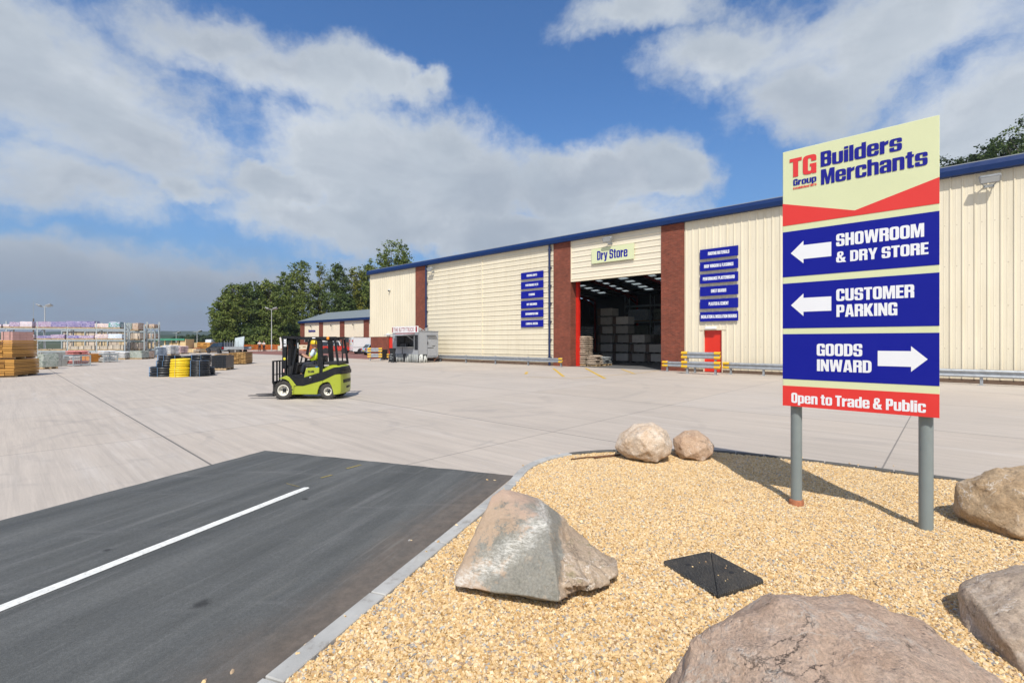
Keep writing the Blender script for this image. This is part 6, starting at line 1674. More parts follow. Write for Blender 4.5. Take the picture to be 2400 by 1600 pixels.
coil('widest black pipe coil on the ground, left of the yellow ones', cpos(389, 24.7), .68, .50, 4, CB, GB, 3)
coil('black pipe coil resting on the widest one', cpos(396, 24.9, .50), .52, .30, 3, CB, GB, 3)
coil('uppermost black pipe coil of the stack beside the yellow ones', cpos(398, 24.9, .80), .50, .27, 3, CB, GB, 3)
coil('lowest black pipe coil next to the yellow ones on the open side', cpos(468, 24.6), .47, .47, 5, CB, GB, 2)
coil('middle black pipe coil above the lowest by the yellow ones', cpos(468, 24.6, .47), .46, .36, 4, CB, GB, 2)
coil('black pipe coil farther back, showing above the middle one', cpos(471, 26.0, .0), .50, 1.09, 9, CB, GB, 2)
coil('small black pipe coil at the near end of the black pipe pack', cpos(489, 25.5), .30, .44, 4, CB, GB, 1)
coil('tall black pipe coil half hidden behind the yellow coils', cpos(432, 25.9), .48, 1.02, 9, CB, GB, 1)
c_, sx_, h = ground_at(489,519,868,833); c_ = (c_[0], c_[1]+.8, 0)
o = blocks('pipe_pack', 'square strapped pack of black pipes behind the coils', 'pipes', c_, .82, 1.5, h, CB, 6, 1, 7, R(14), None, 'pipe', .006)
# sheds of boards and timber far back
o = thing('timber_rack', 'open timber rack with green roof sheeting far behind the sack row', 'rack', D(402, 800, 76)-Vector((0,0,1.8)), 0)
wdt = 62/F0*76; hh = CAMZ+(CY-793)/F0*76
mb = MB()
for k in range(5): mb.cbox((-wdt/2+wdt*k/4, 0, hh/2), .14, .14, hh); mb.cbox((-wdt/2+wdt*k/4, 1.5, hh/2), .14, .14, hh)
mb.build('post', PALE, o)
MB().box(-wdt/2-.2, wdt/2+.2, -.4, 2, hh-.32, hh).build('green_sheeting', pm('green_sheet', (.05,.24,.15), .5, var=.3, vs=2), o)
MB().box(wdt/2-.6, wdt/2+.3, -.2, 1.8, 0, hh-.1).build('end_panel', PALE, o)
mb = MB(); mb.box(-wdt/2, wdt*.2, .1, 1.4, .6, 1.1); mb.box(-wdt*.1, wdt*.45, .1, 1.4, 1.2, 1.6); mb.build('board', PALE, o)
def far_timber(label, px0, px1, Y, ytop, mat, nx, nz, z0=0.0):
    c_, sx_, h = at(px0, px1, Y, ytop, z0); timber(label, c_, sx_, 2.4, h, nx, nz, mat, 0, 'timber packs far across the yard')
far_timber('long pale timber pack far back beside the green roofed rack', 437, 473, 82, 803, PALE, 3, 5)
far_timber('squarer golden timber pack just behind the dark people carrier', 473, 503, 79, 802, TAN, 4, 8)
far_timber('low cream timber pack lying by red bearers far back', 441, 471, 76, 817, PALE, 3, 2)
far_timber('low pale timber pack topmost behind the people carrier', 470, 516, 84, 799, PALE, 3, 1, 1.6) if False else None
c_, sx_, h = at(485.5,500,90,795.5); wrapped('wrapped_pack', 'white wrapped tall pack far behind the people carrier', 'pack', c_, sx_, 1.2, h, WP[7], 0, 'packs on the ground')
c_, sx_, h = at(455,469,74,817); sacks('heap of cream sacks far back near red bearers', c_, 2, 1, 3, sx_/2, .6, .12, BAGT, 0, 'pallets of sacks', .15)
for k, (a, e, y) in enumerate(((430,437,811),(456,472,815))):
    c_, sx_, h = at(a, e, 77.5, y); blocks('brick_pack', f"{['narrow','wide'][k]} red brick pack far back near the pale timber", 'bricks', c_, sx_, .9, h, pm('red_pack', (.24,.05,.035), .9), 2, 2, 4, 0, 'brick packs', 'brick')

# ---------------------------------------------------------------- stock inside the doorway
def store(u, wv): return tuple(fp(u, wv, .012))
BOXG = pm('store_box', (.22,.22,.21), .7, var=.08, obj=.1); BOXW = pm('store_white_box', (.56,.54,.50), .6, var=.08, obj=.28)
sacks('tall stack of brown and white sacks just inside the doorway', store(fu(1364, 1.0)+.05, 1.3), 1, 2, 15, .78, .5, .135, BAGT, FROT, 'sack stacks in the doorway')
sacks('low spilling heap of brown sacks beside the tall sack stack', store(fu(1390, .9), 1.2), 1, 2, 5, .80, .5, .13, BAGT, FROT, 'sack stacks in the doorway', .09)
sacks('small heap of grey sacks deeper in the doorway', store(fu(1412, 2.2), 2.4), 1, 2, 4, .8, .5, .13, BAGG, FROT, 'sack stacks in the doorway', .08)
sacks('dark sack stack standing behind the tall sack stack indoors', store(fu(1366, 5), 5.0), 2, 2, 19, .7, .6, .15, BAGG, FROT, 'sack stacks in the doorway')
def box(label, u, wv, z, sx, sy, sz, mat, grp):
    o = thing('insulation_pack', label, 'pack', fp(u, wv, .012+z), FROT, grp)
    mb = MB(); n = 4
    for k in range(n): mb.box(-sx/2, sx/2, -sy/2, sy/2, .1+k*(sz-.1)/n+.004, .1+(k+1)*(sz-.1)/n-.004)
    mb.build('board', mat, o)
    mb = MB()
    for f in (-.4, 0, .4): mb.box(sx*f-.06, sx*f+.06, -sy/2, sy/2, 0, .1)
    mb.build('bearer', BOXG, o)
    mb = MB(); mb.box(-sx/2-.006, -sx/2+sx*.22, -sy/2-.006, -sy/2+.2, .1, sz); mb.build('paper_label', pm('label_brown', (.16,.12,.10), .7), o)
wB = 9.5
for tier in range(6):
    n = 4 if tier < 2 else 3 if tier < 3 else 2 if tier < 5 else 1
    for k in range(n):
        uu = fu(1408, wB)+.75+1.55*k
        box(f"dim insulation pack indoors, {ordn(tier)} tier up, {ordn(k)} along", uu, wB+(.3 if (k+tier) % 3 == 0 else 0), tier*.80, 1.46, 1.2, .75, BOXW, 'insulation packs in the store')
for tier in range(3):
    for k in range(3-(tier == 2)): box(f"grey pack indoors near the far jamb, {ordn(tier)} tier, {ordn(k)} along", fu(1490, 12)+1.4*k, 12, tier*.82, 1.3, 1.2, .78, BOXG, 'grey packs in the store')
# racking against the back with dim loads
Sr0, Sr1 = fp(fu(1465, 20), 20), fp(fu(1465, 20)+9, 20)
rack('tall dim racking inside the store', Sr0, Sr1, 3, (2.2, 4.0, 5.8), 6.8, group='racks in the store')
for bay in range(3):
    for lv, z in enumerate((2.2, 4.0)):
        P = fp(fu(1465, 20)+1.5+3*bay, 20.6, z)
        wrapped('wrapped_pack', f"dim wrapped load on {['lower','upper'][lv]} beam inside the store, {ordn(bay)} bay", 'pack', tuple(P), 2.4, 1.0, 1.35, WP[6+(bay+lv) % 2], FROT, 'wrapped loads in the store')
# ================================================================ vehicles
GLZ = pm('car_glass', (.012,.015,.018), .06, var=.1, spec=.8)
TAIL = pm('tail_light', (.45,.012,.01), .2); HEADL = pm('head_light', (.65,.66,.66), .12); AMB = pm('amber_light', (.70,.25,.02), .2); PLATEY = pm('number_plate', (.70,.55,.06), .5)
def carpaint(name, c): return pm(name, c, .25, var=.03, coat=.6, spec=.5)
def smoothpath(P, r=.1):
    return rounded([(a, c, r) for a, c in P])
def car(name, label, cat, loc, rz, L_, W__, paint, low, green, wheels, wr, rear_plate=True, grp=None, pillars=(), roofc=None):
    """low and green: side outlines (x from rear to front, z) of the body and of the glazed cabin; forward is +x"""
    o = thing(name, label, cat, loc, rz, grp); h = W__/2
    P = ccw(smoothpath(low, .12)); cx_ = sum(p[0] for p in P)/len(P)
    mb = MB(); sq = lambda P, k, dz=0: [((a-cx_)*k+cx_, c+dz) for a, c in P]
    loft(mb, [(-h*.94,sq(P,.975)),(-h,sq(P,.99)),(-h*.80,sq(P,1.0)),(0,sq(P,1.012)),(h*.80,sq(P,1.0)),(h,sq(P,.99)),(h*.94,sq(P,.975))]); mb.build('body', paint, o, smooth=40)
    Q = ccw(smoothpath(green, .10)); zb_ = min(c for a, c in green); ztp = max(c for a, c in green)
    mb = MB()
    def cab(y, inset): return (y, [(a, c) for a, c in Q])
    tum = .16*(W__/1.8)
    vs = []; n = len(Q); fs = []
    for sg in (-1, 1):
        for a, c in Q:
            k = (c-zb_)/(ztp-zb_); vs.append((a, sg*(h*.95-tum*k), c))
    for i in range(n): fs.append((i, n+i, n+(i+1) % n, (i+1) % n))
    for si, sg in ((0, 0), (1, 1)):
        for t_ in tessellate_polygon([[Vector((a, c, 0)) for a, c in Q]]):
            a, c, e = [Vector(Q[i]) for i in t_]; t_ = tuple(t_) if (c-a).x*(e-a).y-(c-a).y*(e-a).x > 0 else tuple(reversed(t_))
            fs.append(tuple(si*n+i for i in (reversed(t_) if sg else t_)))
    mb.add(vs, fs); mb.build('cabin', roofc or paint, o, smooth=35, bevel=.02)
    # glazing: the cabin outline shrunk, set just proud on each side, plus front and rear screens
    gx0, gx1 = min(a for a, c in green), max(a for a, c in green)
    def xat(z, front):                               # outline x at a height
        xs = []
        for i in range(len(green)):
            (a, c), (e, f) = green[i], green[(i+1) % len(green)]
            if (c-z)*(f-z) < 0: xs.append(a+(e-a)*(z-c)/(f-c))
        return (max(xs) if front else min(xs)) if xs else (gx1 if front else gx0)
    z0, z1 = zb_+.04, ztp-.12
    def sidey(z, sg): return sg*(h*.95-tum*(z-zb_)/(ztp-zb_)+.006)
    cuts = [None]+list(pillars)+[None]
    for sg in (-1, 1):
        for k in range(len(cuts)-1):
            lo = (xat(z0,0)+.12, xat(z1,0)+.10) if cuts[k] is None else (cuts[k]+.04,)*2
            hi = (xat(z0,1)-.14, xat(z1,1)-.10) if cuts[k+1] is None else (cuts[k+1]-.04,)*2
            if hi[0]-lo[0] < .1: continue
            q4 = [(lo[0],sidey(z0,sg),z0),(hi[0],sidey(z0,sg),z0),(hi[1],sidey(z1,sg),z1),(lo[1],sidey(z1,sg),z1)]
            MB().add(q4, [(0,1,2,3) if sg < 0 else (3,2,1,0)]).build('side_window', GLZ, o)
    for front in (False, True):
        a0_, a1_ = xat(z0, front), xat(z1, front); e = .012 if front else -.012
        y0_, y1_ = abs(sidey(z0,1))-.10, abs(sidey(z1,1))-.10
        q4 = [(a0_+e,-y0_,z0+.02),(a0_+e,y0_,z0+.02),(a1_+e,y1_,z1+.03),(a1_+e,-y1_,z1+.03)]
        MB().add(q4, [(0,1,2,3) if front else (3,2,1,0)]).build('windscreen' if front else 'rear_window', GLZ, o)
    lx0, lx1 = min(a for a, c in low), max(a for a, c in low); zt_ = max(c for a, c in low)
    for sg in (-1, 1):
        MB().cbox((lx0+.03, sg*h*.80, zt_*.78), .10, .22, .26).build('tail_light', TAIL, o, bevel=.02)
        MB().cbox((lx1-.06, sg*h*.72, zt_*.68), .14, .34, .16).build('headlight', HEADL, o, bevel=.03)
        MB().cbox((gx1-.35, sg*(h+.08), zb_+.06), .10, .16, .13).build('wing_mirror', BLACK, o, bevel=.02)
    MB().cbox((lx0-.005, 0, zt_*.60), .03, .52, .11).build('number_plate', PLATEY, o)
    mb = MB(); mb.box(lx0-.03, lx0+.08, -h*.93, h*.93, .30, .48); mb.build('bumper', BLACK, o, bevel=.03)
    for wx in wheels:
        for sg in (-1, 1):
            w_ = bpy.data.objects.new('wheel', None); COL.objects.link(w_); w_.parent = o; w_.location = (wx, sg*(h-.09), wr); w_.empty_display_size = .1
            M = Matrix.Rotation(R(90), 4, 'X')
            MB().lathe([(wr*.62,-.10),(wr*.95,-.10),(wr,-.06),(wr,.06),(wr*.95,.10),(wr*.62,.10)], 22, M=M, caps=False).build('tyre', TYRE, w_, smooth=40)
            mb = MB(); mb.lathe([(.001,.085),(wr*.2,.09),(wr*.5,.06),(wr*.62,.085),(wr*.64,.085)], 20, M=Matrix.Rotation(R(90)*(1 if sg < 0 else -1), 4, 'X'), caps=False); mb.build('rim', pm('alloy_rim', (.50,.51,.52), .35, metal=.5), w_, smooth=40)
    mb = MB()
    for wx in wheels:
        for sg in (-1, 1): mb.lathe([(.001,0),(wr*1.22,0),(wr*1.22,.02),(.001,.02)], 22, M=Matrix.Translation((wx, sg*(h+.002), wr*1.05)) @ Matrix.Rotation(R(90)*(1 if sg < 0 else -1), 4, 'X'), caps=False)
    mb.build('wheel_arch', BLACK, o)
    return o
g = G(839, 829.5)
van = car('panel_van', 'white long high roofed panel van parked before the showroom', 'van', (g.x+1.2, g.y+1.6, 0), R(33), 5.6, 1.95, carpaint('van_white', (.80,.81,.82)),
    [(-2.7,.38),(2.75,.38),(2.8,1.0),(2.15,1.28),(1.55,1.55),(1.2,2.42),(-2.6,2.42),(-2.68,1.2)], [(1.15,1.40),(1.95,1.40),(1.45,2.22),(1.15,2.30)], (-1.6, 1.9), .36)
mb = MB(); mb.box(-2.6, 1.1, -.985, -.972, 1.02, 1.06); mb.box(-.25, -.235, -.984, -.972, .5, 2.2); mb.box(1.05, 1.065, -.984, -.972, .5, 2.2); mb.build('side_rubbing_strip', pm('van_seam', (.45,.46,.47), .5), van)
mb = MB(); mb.box(-2.73, -2.715, -.006, .006, .5, 2.3); mb.box(-2.74, -2.70, .05, .09, 1.1, 1.3); mb.build('rear_door_seam', MATS['van_seam'], van)
g = G(862, 832)
car('hatchback', 'silver blue hatchback parked beside the white van near the brick corner', 'car', (g.x+.9, g.y+1.4, 0), R(40), 4.0, 1.72, carpaint('silver_blue', (.34,.44,.52)),
    [(-1.95,.30),(2.0,.30),(2.05,.62),(1.1,.92),(-1.75,.98),(-2.0,.75)], [(-1.78,.93),(1.05,.90),(.25,1.42),(-1.35,1.46)], (-1.25, 1.3), .31, pillars=(-.55, .2))
g = G(782, 828.5)
car('red_off_roader', 'boxy red off roader with white roof partly behind the white van', 'car', (g.x-.2, g.y+1.4, 0), R(12), 4.4, 1.8, carpaint('car_red', (.50,.03,.018)),
    [(-2.1,.45),(2.15,.45),(2.2,1.0),(.9,1.18),(-2.05,1.18)], [(-2.0,1.14),(.85,1.14),(.55,1.86),(-1.95,1.9)], (-1.3, 1.35), .38, pillars=(-1.0, -.1), roofc=carpaint('roof_white', (.72,.72,.70)))
g = G(507, 828)
car('people_carrier', 'dark charcoal people carrier hitched to the flat trailer', 'car', (g.x-.1, g.y+1.0, 0), R(150), 4.5, 1.8, carpaint('car_charcoal', (.020,.022,.028)),
    [(-2.15,.32),(2.2,.32),(2.25,.70),(1.35,1.0),(-2.1,1.05)], [(-2.08,1.0),(1.3,.96),(.45,1.58),(-1.9,1.66)], (-1.35, 1.45), .33, pillars=(-1.0, 0))
# trailer
g = G(552, 829); tr0 = Vector((g.x, g.y+.6, 0))
tl = thing('flat_trailer', 'galvanised flat trailer with mesh sides behind the people carrier', 'trailer', tr0, R(-4))
wdt = 48/F0*(g.y+.6); z0 = .62
MB().box(-wdt/2, wdt/2, -.9, .9, z0, z0+.08).build('bed', pm('trailer_bed', (.30,.31,.31), .6, metal=.3), tl)
mb = MB()
for y in (-.9, .87): mb.box(-wdt/2, wdt/2, y, y+.03, z0+.08, z0+.42)
mb.build('side_board', GALV, tl)
mb = MB()
for k in range(6): mb.cbox((-wdt/2+.05+.22*k*1.9, -.88, z0+.75), .035, .03, 1.1)
for z in (.9, 1.2): mb.box(-wdt/2+.05, -wdt/2+2.14, -.9, -.87, z0+z-.3, z0+z-.27)
mb.build('mesh_side', GALV, tl)
for x_ in (-.25, .55): 
    for sg in (-1, 1):
        mb = MB(); mb.lathe([(.05,-.09),(.3,-.09),(.32,-.05),(.32,.05),(.3,.09),(.05,.09)], 18, M=Matrix.Translation((x_, sg*.85, .32)) @ Matrix.Rotation(R(90), 4, 'X')); mb.build('wheel', TYRE, tl, smooth=40)
MB().bar((-wdt/2, 0, z0), (-wdt/2-1.0, 0, .45), .08, .08).build('drawbar', GALV, tl)
pn_ = thing('panel_load', 'tilted pale blue white insulation sheet standing on the trailer', 'sheet', tr0+Vector((.35,-.3,z0+.09)), R(-4))
hp = CAMZ+(CY-788)/F0*(g.y+.6)-z0-.09
mb = MB(); mb.prism([(-.75,0),(.62,.0),(.78,hp),(-.62,hp*.86)], 0, .12); mb.build('sheet', pm('pale_blue_sheet', (.52,.60,.64), .5, var=.08), pn_)
MB().box(.35, .42, .02, .5, 0, .1).build('prop', WOOD, pn_)

# ================================================================ food trailer
TP = Vector((-7.9, 40.0, 0))
ft = thing('food_trailer', 'grey catering trailer with lifted serving flap and zebra striped skirt', 'food trailer', TP, FROT)
GREYT = pm('trailer_grey', (.33,.345,.37), .5, var=.05, vs=1.5, dirt=.08)
GREYD = pm('trailer_grey_trim', (.25,.26,.28), .5, var=.06)
def tu(px): return on_line(TP, FU, px)
def tz(px, py): Y = TP.y+FU.y*tu(px); return CAMZ+(CY-py)*Y/F0
LT, DT, ZT, ZB = 3.73, 2.14, 2.66, .50
h0, h1 = tu(929.5), tu(970); hz0, hz1 = tz(950, 812.5), tz(950, 787)
mb = MB()
for a in ((-LT,h0,ZB,ZT),(h1,0,ZB,ZT),(h0,h1,ZB,hz0),(h0,h1,hz1,ZT)): mb.box(a[0], a[1], 0, .05, a[2], a[3])
mb.box(-LT, 0, DT-.05, DT, ZB, ZT); mb.box(-.05, 0, .05, DT-.05, ZB, ZT); mb.box(-LT, -LT+.05, .05, DT-.05, ZB, ZT); mb.box(-LT+.05, -.05, .05, DT-.05, ZB, ZB+.05)
mb.build('body', GREYT, ft)
MB().box(-LT-.04, .04, -.04, DT+.04, ZT, ZT+.07).build('roof', GREYD, ft, bevel=.015)
mb = MB(); mb.box(-.06, .012, -.012, .06, ZB, ZT); mb.box(-LT-.012, -LT+.06, -.012, .0, ZB, ZT); mb.build('corner_trim', GREYD, ft)
MB().box(h0-.05, h1+.05, -.35, .0, hz0-.05, hz0).build('counter', pm('counter_steel', (.38,.38,.36), .35, metal=.4), ft)
mb = MB(); fz_ = hz1+.08
mb.add([(h0-.15,-.02,fz_+.06),(h1+.12,-.02,fz_+.06),(h1+.12,-1.25,fz_-.06),(h0-.15,-1.25,fz_-.06),(h0-.15,-.02,fz_+.10),(h1+.12,-.02,fz_+.10),(h1+.12,-1.25,fz_-.02),(h0-.15,-1.25,fz_-.02)], [(0,3,2,1),(4,5,6,7),(0,1,5,4),(1,2,6,5),(2,3,7,6),(3,0,4,7)])
flp = mb.build('serving_flap', GREYT, ft)
MB().box(h0-.15, h1+.12, -.05, -.02, fz_+.10, fz_+.16).build('flap_hinge', pm('hinge_red', (.40,.05,.05), .5), flp)
mb = MB()
for x_ in (h0, h1): mb.tube([(x_,-.02,hz0+.55),(x_,-.85,fz_-.02)], .018, 6)
mb.build('gas_strut', GALV, flp)
mb = MB(); mb.box(h0+.1, h0+.65, .3, .7, hz0, hz0+.26); mb.box(h0+.75, h0+.95, .3, .5, hz0, hz0+.3); mb.box(h0, h1, .9, 1.0, ZB+.05, hz1); mb.build('kitchen_unit', pm('dim_kitchen', (.10,.10,.10), .6, var=.4, vs=4), ft)
MB().box(tu(972), tu(979.5), -.03, -.005, tz(975, 819.5), tz(975, 784.5)).build('menu_board', pm('menu_black', (.012,.013,.016), .5), ft)
sz0, sz1 = tz(982, 779), tz(982, 763.5)
sg = MB().box(-LT, .02, -.06, -.02, sz0, sz1).build('name_board', pm('board_white', (.78,.77,.76), .5), ft)
DKR = pm('dark_red', (.30,.02,.03), .5)
mb = MB(); mb.box(-LT+.02, -LT+.17, -.064, -.06, sz0+.05, sz1-.05); mb.box(-.32, -.10, -.064, -.06, sz0+.05, sz1-.05); mb.build('red_square', DKR, sg)
GL['X'] = None
a0_, a1_ = tu(925), tu(971.5); plain_text('THE BUTTY TRUCK', a0_, sz0+.09, (sz1-sz0)-.20, a1_-a0_, -.066, 'lettering', DKR, sg)
mb = MB()
for x_ in (-.2, -LT+.4): mb.bar((x_,-.02,sz1-.04), (x_+.05,.75,ZT+.06), .03, .03)
mb.build('board_stay', pm('stay_white', (.7,.7,.7), .5), sg)
mb = MB(); mb.lathe([(.16,0),(.16,.14),(.22,.16),(.1,.24),(.001,.25)], 12, M=Matrix.Translation((-.55,1.3,ZT+.07))); mb.lathe([(.12,0),(.12,.22),(.001,.26)], 10, M=Matrix.Translation((-.95,.9,ZT+.07))); mb.build('roof_vent', pm('vent_alloy', (.45,.46,.45), .4, metal=.4), ft, smooth=40)
# end door, steps and running gear on the side facing the yard
dY0 = .92
mb = MB(); mb.box(.0, .022, dY0, 1.95, ZB+.05, 2.3); dr = mb.build('end_door', GREYT, ft, bevel=.01)
mb = MB(); mb.box(.0, .20, dY0-.06, 1.85, 2.32, 2.36); mb.build('door_canopy', GREYD, dr)
mb = MB(); mb.box(.022, .06, dY0+.03, dY0+.07, 1.55, 1.78); mb.box(.022, .05, dY0+.05, 1.6, 1.25, 1.28); mb.box(.022, .04, 1.45, 1.75, 1.4, 1.44); mb.box(.022, .03, dY0+.005, dY0+.02, ZB+.1, 2.28); mb.build('handle', BLACK, dr)
mb = MB(); mb.box(.0, .03, 0, DT, ZB-.08, ZB+.02); mb.box(-LT, 0, .02, .1, ZB-.1, ZB); mb.box(-LT, 0, DT-.1, DT-.02, ZB-.1, ZB); mb.build('chassis_rail', GREYD, ft)
for y in (.18, DT-.18):
    mb = MB(); mb.lathe([(.08,-.09),(.3,-.09),(.33,-.05),(.33,.05),(.3,.09),(.08,.09)], 18, M=Matrix.Translation((-1.7, y, .33)) @ Matrix.Rotation(R(90), 4, 'X')); mb.build('wheel', TYRE, ft, smooth=40)
mb = MB(); mb.cbox((-.1, DT-.35, .28), .07, .07, .5); mb.bar((-.1,DT-.35,.1), (.25,DT-.2,.5), .05, .05); mb.build('prop_stand', pm('rusty_stand', (.16,.07,.04), .8, var=.3), ft)
m, t, b = newmat('zebra_cloth'); co = objco(t)
wv = t.new('ShaderNodeTexWave'); wv.bands_direction = 'X'; t.put(wv.inputs['Vector'], t.mapped(co, (1,1,.15))); wv.inputs['Scale'].default_value = 2.5; wv.inputs['Distortion'].default_value = 2.5; wv.inputs['Detail'].default_value = 2; wv.inputs['Detail Scale'].default_value = 1.6
t.put(b.inputs['Base Color'], t.ramp(wv.outputs['Fac'], [(.54,(.03,.035,.035)), (.62,(.60,.62,.60))])); b.inputs['Roughness'].default_value = .8
zk = tz(950, 829.5)
def skirt(x0, x1, y0, y1, n):
    vs = []; fs = []
    for i in range(n+1):
        k = i/n; wob = .035*math.sin(i*1.9)+.02*math.sin(i*.7)
        x_, y_ = x0+(x1-x0)*k, y0+(y1-y0)*k
        nx_, ny_ = (0, -1) if abs(x1-x0) > abs(y1-y0) else (1, 0)
        for z, s in ((zk,.2), (zk*.5,.9), (.01,1.6)): vs.append((x_+nx_*(.02+abs(wob)*s+.03*(zk-z)), y_+ny_*(.02+abs(wob)*s+.03*(zk-z)), z))
    for i in range(n):
        for j in range(2): fs.append((i*3+j, (i+1)*3+j, (i+1)*3+j+1, i*3+j+1)); 
    return vs, [tuple(reversed(f)) for f in fs]
for a in ((-LT+.02, tu(948), 0, 0, 26), (tu(951), .0, 0, 0, 34), (.0, .0, .0, dY0-.04, 14)):
    v, f = skirt(*a); mb = MB(); mb.add(v, f); sk = mb.build('zebra_skirt', m, ft, smooth=60)
    so = sk.modifiers.new('thick', 'SOLIDIFY'); so.thickness = .008
MB().box(tu(947.6), tu(951.2), -.10, -.04, .0, zk+.05).build('skirt_post', BLACK, ft)
MB().box(tu(948.7), tu(949.6), -.30, -.27, zk, hz0-.05).build('counter_leg', BLACK, ft)
# chalkboard, bin
g = G(920, 849.5)
ab = thing('chalkboard', 'black folding chalkboard standing open at the end of the food trailer', 'sign board', g, FROT+R(8))
BKB = pm('chalkboard_black', (.014,.016,.016), .6, var=.5, vs=6)
for s_g in (-1, 1):
    mb = MB(); M = Matrix.Translation((0, s_g*.16, 0)) @ Matrix.Rotation(s_g*R(11), 4, 'X')
    mb.box(-.28, .28, -.02, .02, .06, 1.22, M=M); fb = mb.build('board', BKB, ab, bevel=.01)
    mb = MB()
    for x_ in (-.31, .28): mb.box(x_, x_+.03, -.025, .025, 0, 1.25, M=M)
    mb.box(-.28, .28, -.025, .025, 1.22, 1.25, M=M); mb.build('frame', BLACK, fb)
mb = MB()
M = Matrix.Translation((0, -.185, 0)) @ Matrix.Rotation(-R(11), 4, 'X')
for k in range(6): mb.box(-.2, .08+.12*math.sin(k*2.1), -.002, 0, .30+k*.14, .34+k*.14, M=M)
mb.build('chalk_mark', pm('chalk', (.30,.32,.32), .9, var=.4, vs=40), ab)
g = G(897, 843.5)
bn = thing('wheelie_bin', 'black wheelie bin against the far brick dado', 'bin', (g.x, g.y+.3, 0), FROT)
mb = MB(); vs = [(-.22,-.25,.05),(.22,-.25,.05),(.22,.22,.05),(-.22,.22,.05),(-.27,-.33,.95),(.27,-.33,.95),(.27,.30,.95),(-.27,.30,.95)]
mb.add(vs, [(0,3,2,1),(4,5,6,7),(0,1,5,4),(1,2,6,5),(2,3,7,6),(3,0,4,7)]); mb.build('body', BLACK, bn, bevel=.03)
mb = MB(); mb.box(-.29, .29, -.36, .34, .955, 1.02); mb.build('lid', BLACK, bn, bevel=.02)
for s_g in (-1, 1): MB().lathe([(.001,-.02),(.1,-.02),(.1,.02),(.001,.02)], 14, M=Matrix.Translation((s_g*.24,.25,.1)) @ Matrix.Rotation(R(90), 4, 'Y'), caps=False).build('wheel', BLACK, bn)

# ================================================================ posts, banners, fence
POSTG = pm('lamp_post_grey', (.46,.47,.46), .5, metal=.3, var=.08)
def lamp(label, px, Y, ytop, ybase=None, heads=2, r=.09, grp='yard lamp posts'):
    p = D(px, 800, Y); h = CAMZ+(CY-ytop)/F0*Y
    o = thing('lamp_post', label, 'lamp post', (p.x, p.y, 0), 0, grp)
    mb = MB(); mb.tube([(0,0,0),(0,0,1.2),(0,0,1.25),(0,0,h-.15)], [r*1.25,r*1.25,r,r*.62], 10); mb.build('pole', POSTG, o, smooth=40)
    mb = MB(); mb.box(-.9, .9, -.04, .04, h-.18, h-.10); mb.build('crossarm', POSTG, o)
    for sg in ((-1, 1) if heads == 2 else (1,)):
        mb = MB(); M = Matrix.Translation((sg*.75, -.1, h)) @ Matrix.Rotation(R(-25), 4, 'X') @ Matrix.Rotation(sg*R(-18), 4, 'Y')
        mb.box(-.38, .38, -.28, .28, -.06, .10, M=M); mb.build('lamp_head', HOUS, o, bevel=.03)
        MB().box(-.32, .32, -.22, .22, -.072, -.061, M=M).build('lens', GLASS, o)
    return o
lamp('slim twin headed lamp post in front of the tall trees', 636.5, 88, 723)
lamp('twin headed floodlight post rising behind the long rack', 105, 72, 716)
lamp('distant thin lamp post beyond the pale timber', 462, 105, 776, heads=1)
lamp('distant lamp post with arm beyond the green roofed rack', 413, 120, 779, heads=1)
p = D(78.5, 800, 130); o = thing('radio_mast', 'thin brown tapering mast far behind the long rack', 'mast', (p.x, p.y, 0))
h = CAMZ+(CY-704)/F0*130
MB().tube([(0,0,0),(0,0,h*.62)], [.2,.16], 8).build('mast_pole', pm('mast_brown', (.14,.10,.08), .7), o, smooth=40)
MB().tube([(0,0,h*.62),(0,0,h)], [.06,.03], 6).build('aerial', POSTG, o)
def flatboard(name, label, cat, px0, px1, Y, y0, y1, mat, legs=True, extra=None):
    c_, sx_, h = at(px0, px1, Y, y0); zb_ = max(CAMZ+(CY-y1)/F0*Y, .05); o = thing(name, label, cat, c_)
    MB().box(-sx_/2, sx_/2, 0, .05, zb_, h).build('panel', mat, o)
    mb = MB()
    for s_g in (-.42, .42): mb.cbox((sx_*s_g, .09, h/2), .06, .06, h)
    mb.build('leg', POSTG, o)
    if extra: extra(o, sx_, zb_, h)
    return o
def lettered(o, sx_, zb_, h):
    mb = MB()
    mb.box(-sx_*.02, sx_*.28, -.004, 0, zb_+(h-zb_)*.45, zb_+(h-zb_)*.70); mb.box(-sx_*.46, -sx_*.26, -.004, 0, zb_+(h-zb_)*.2, zb_+(h-zb_)*.5); mb.build('printed_band', pm('print_brown', (.30,.20,.10), .6), o)
flatboard('cream_banner', 'wide cream banner board by the red car park, seen through the forklift cab', 'banner', 698, 722, 86, 808, 818.5, pm('banner_cream', (.66,.60,.44), .6), extra=lettered)
flatboard('small_board', 'small pale board standing beside the white feather flag', 'sign board', 651, 658, 85, 810, 821, pm('board_pale', (.55,.60,.48), .6))
p = D(657.5, 800, 84.5); o = thing('feather_flag', 'tall narrow white feather flag by the lamp post', 'flag', (p.x, p.y, 0)); h = CAMZ+(CY-789.5)/F0*84.5
MB().tube([(.25,0,0),(.24,0,h*.6),(.1,0,h*.95),(-.05,0,h)], .02, 6).build('pole', POSTG, o)
mb = MB(); mb.prism([(-.12,.6),(.22,.5),(.24,h*.6),(.1,h*.95),(-.05,h),(-.2,h*.93),(-.05,h*.55)], 0, .02); mb.build('cloth', pm('flag_white', (.74,.72,.72), .7), o)
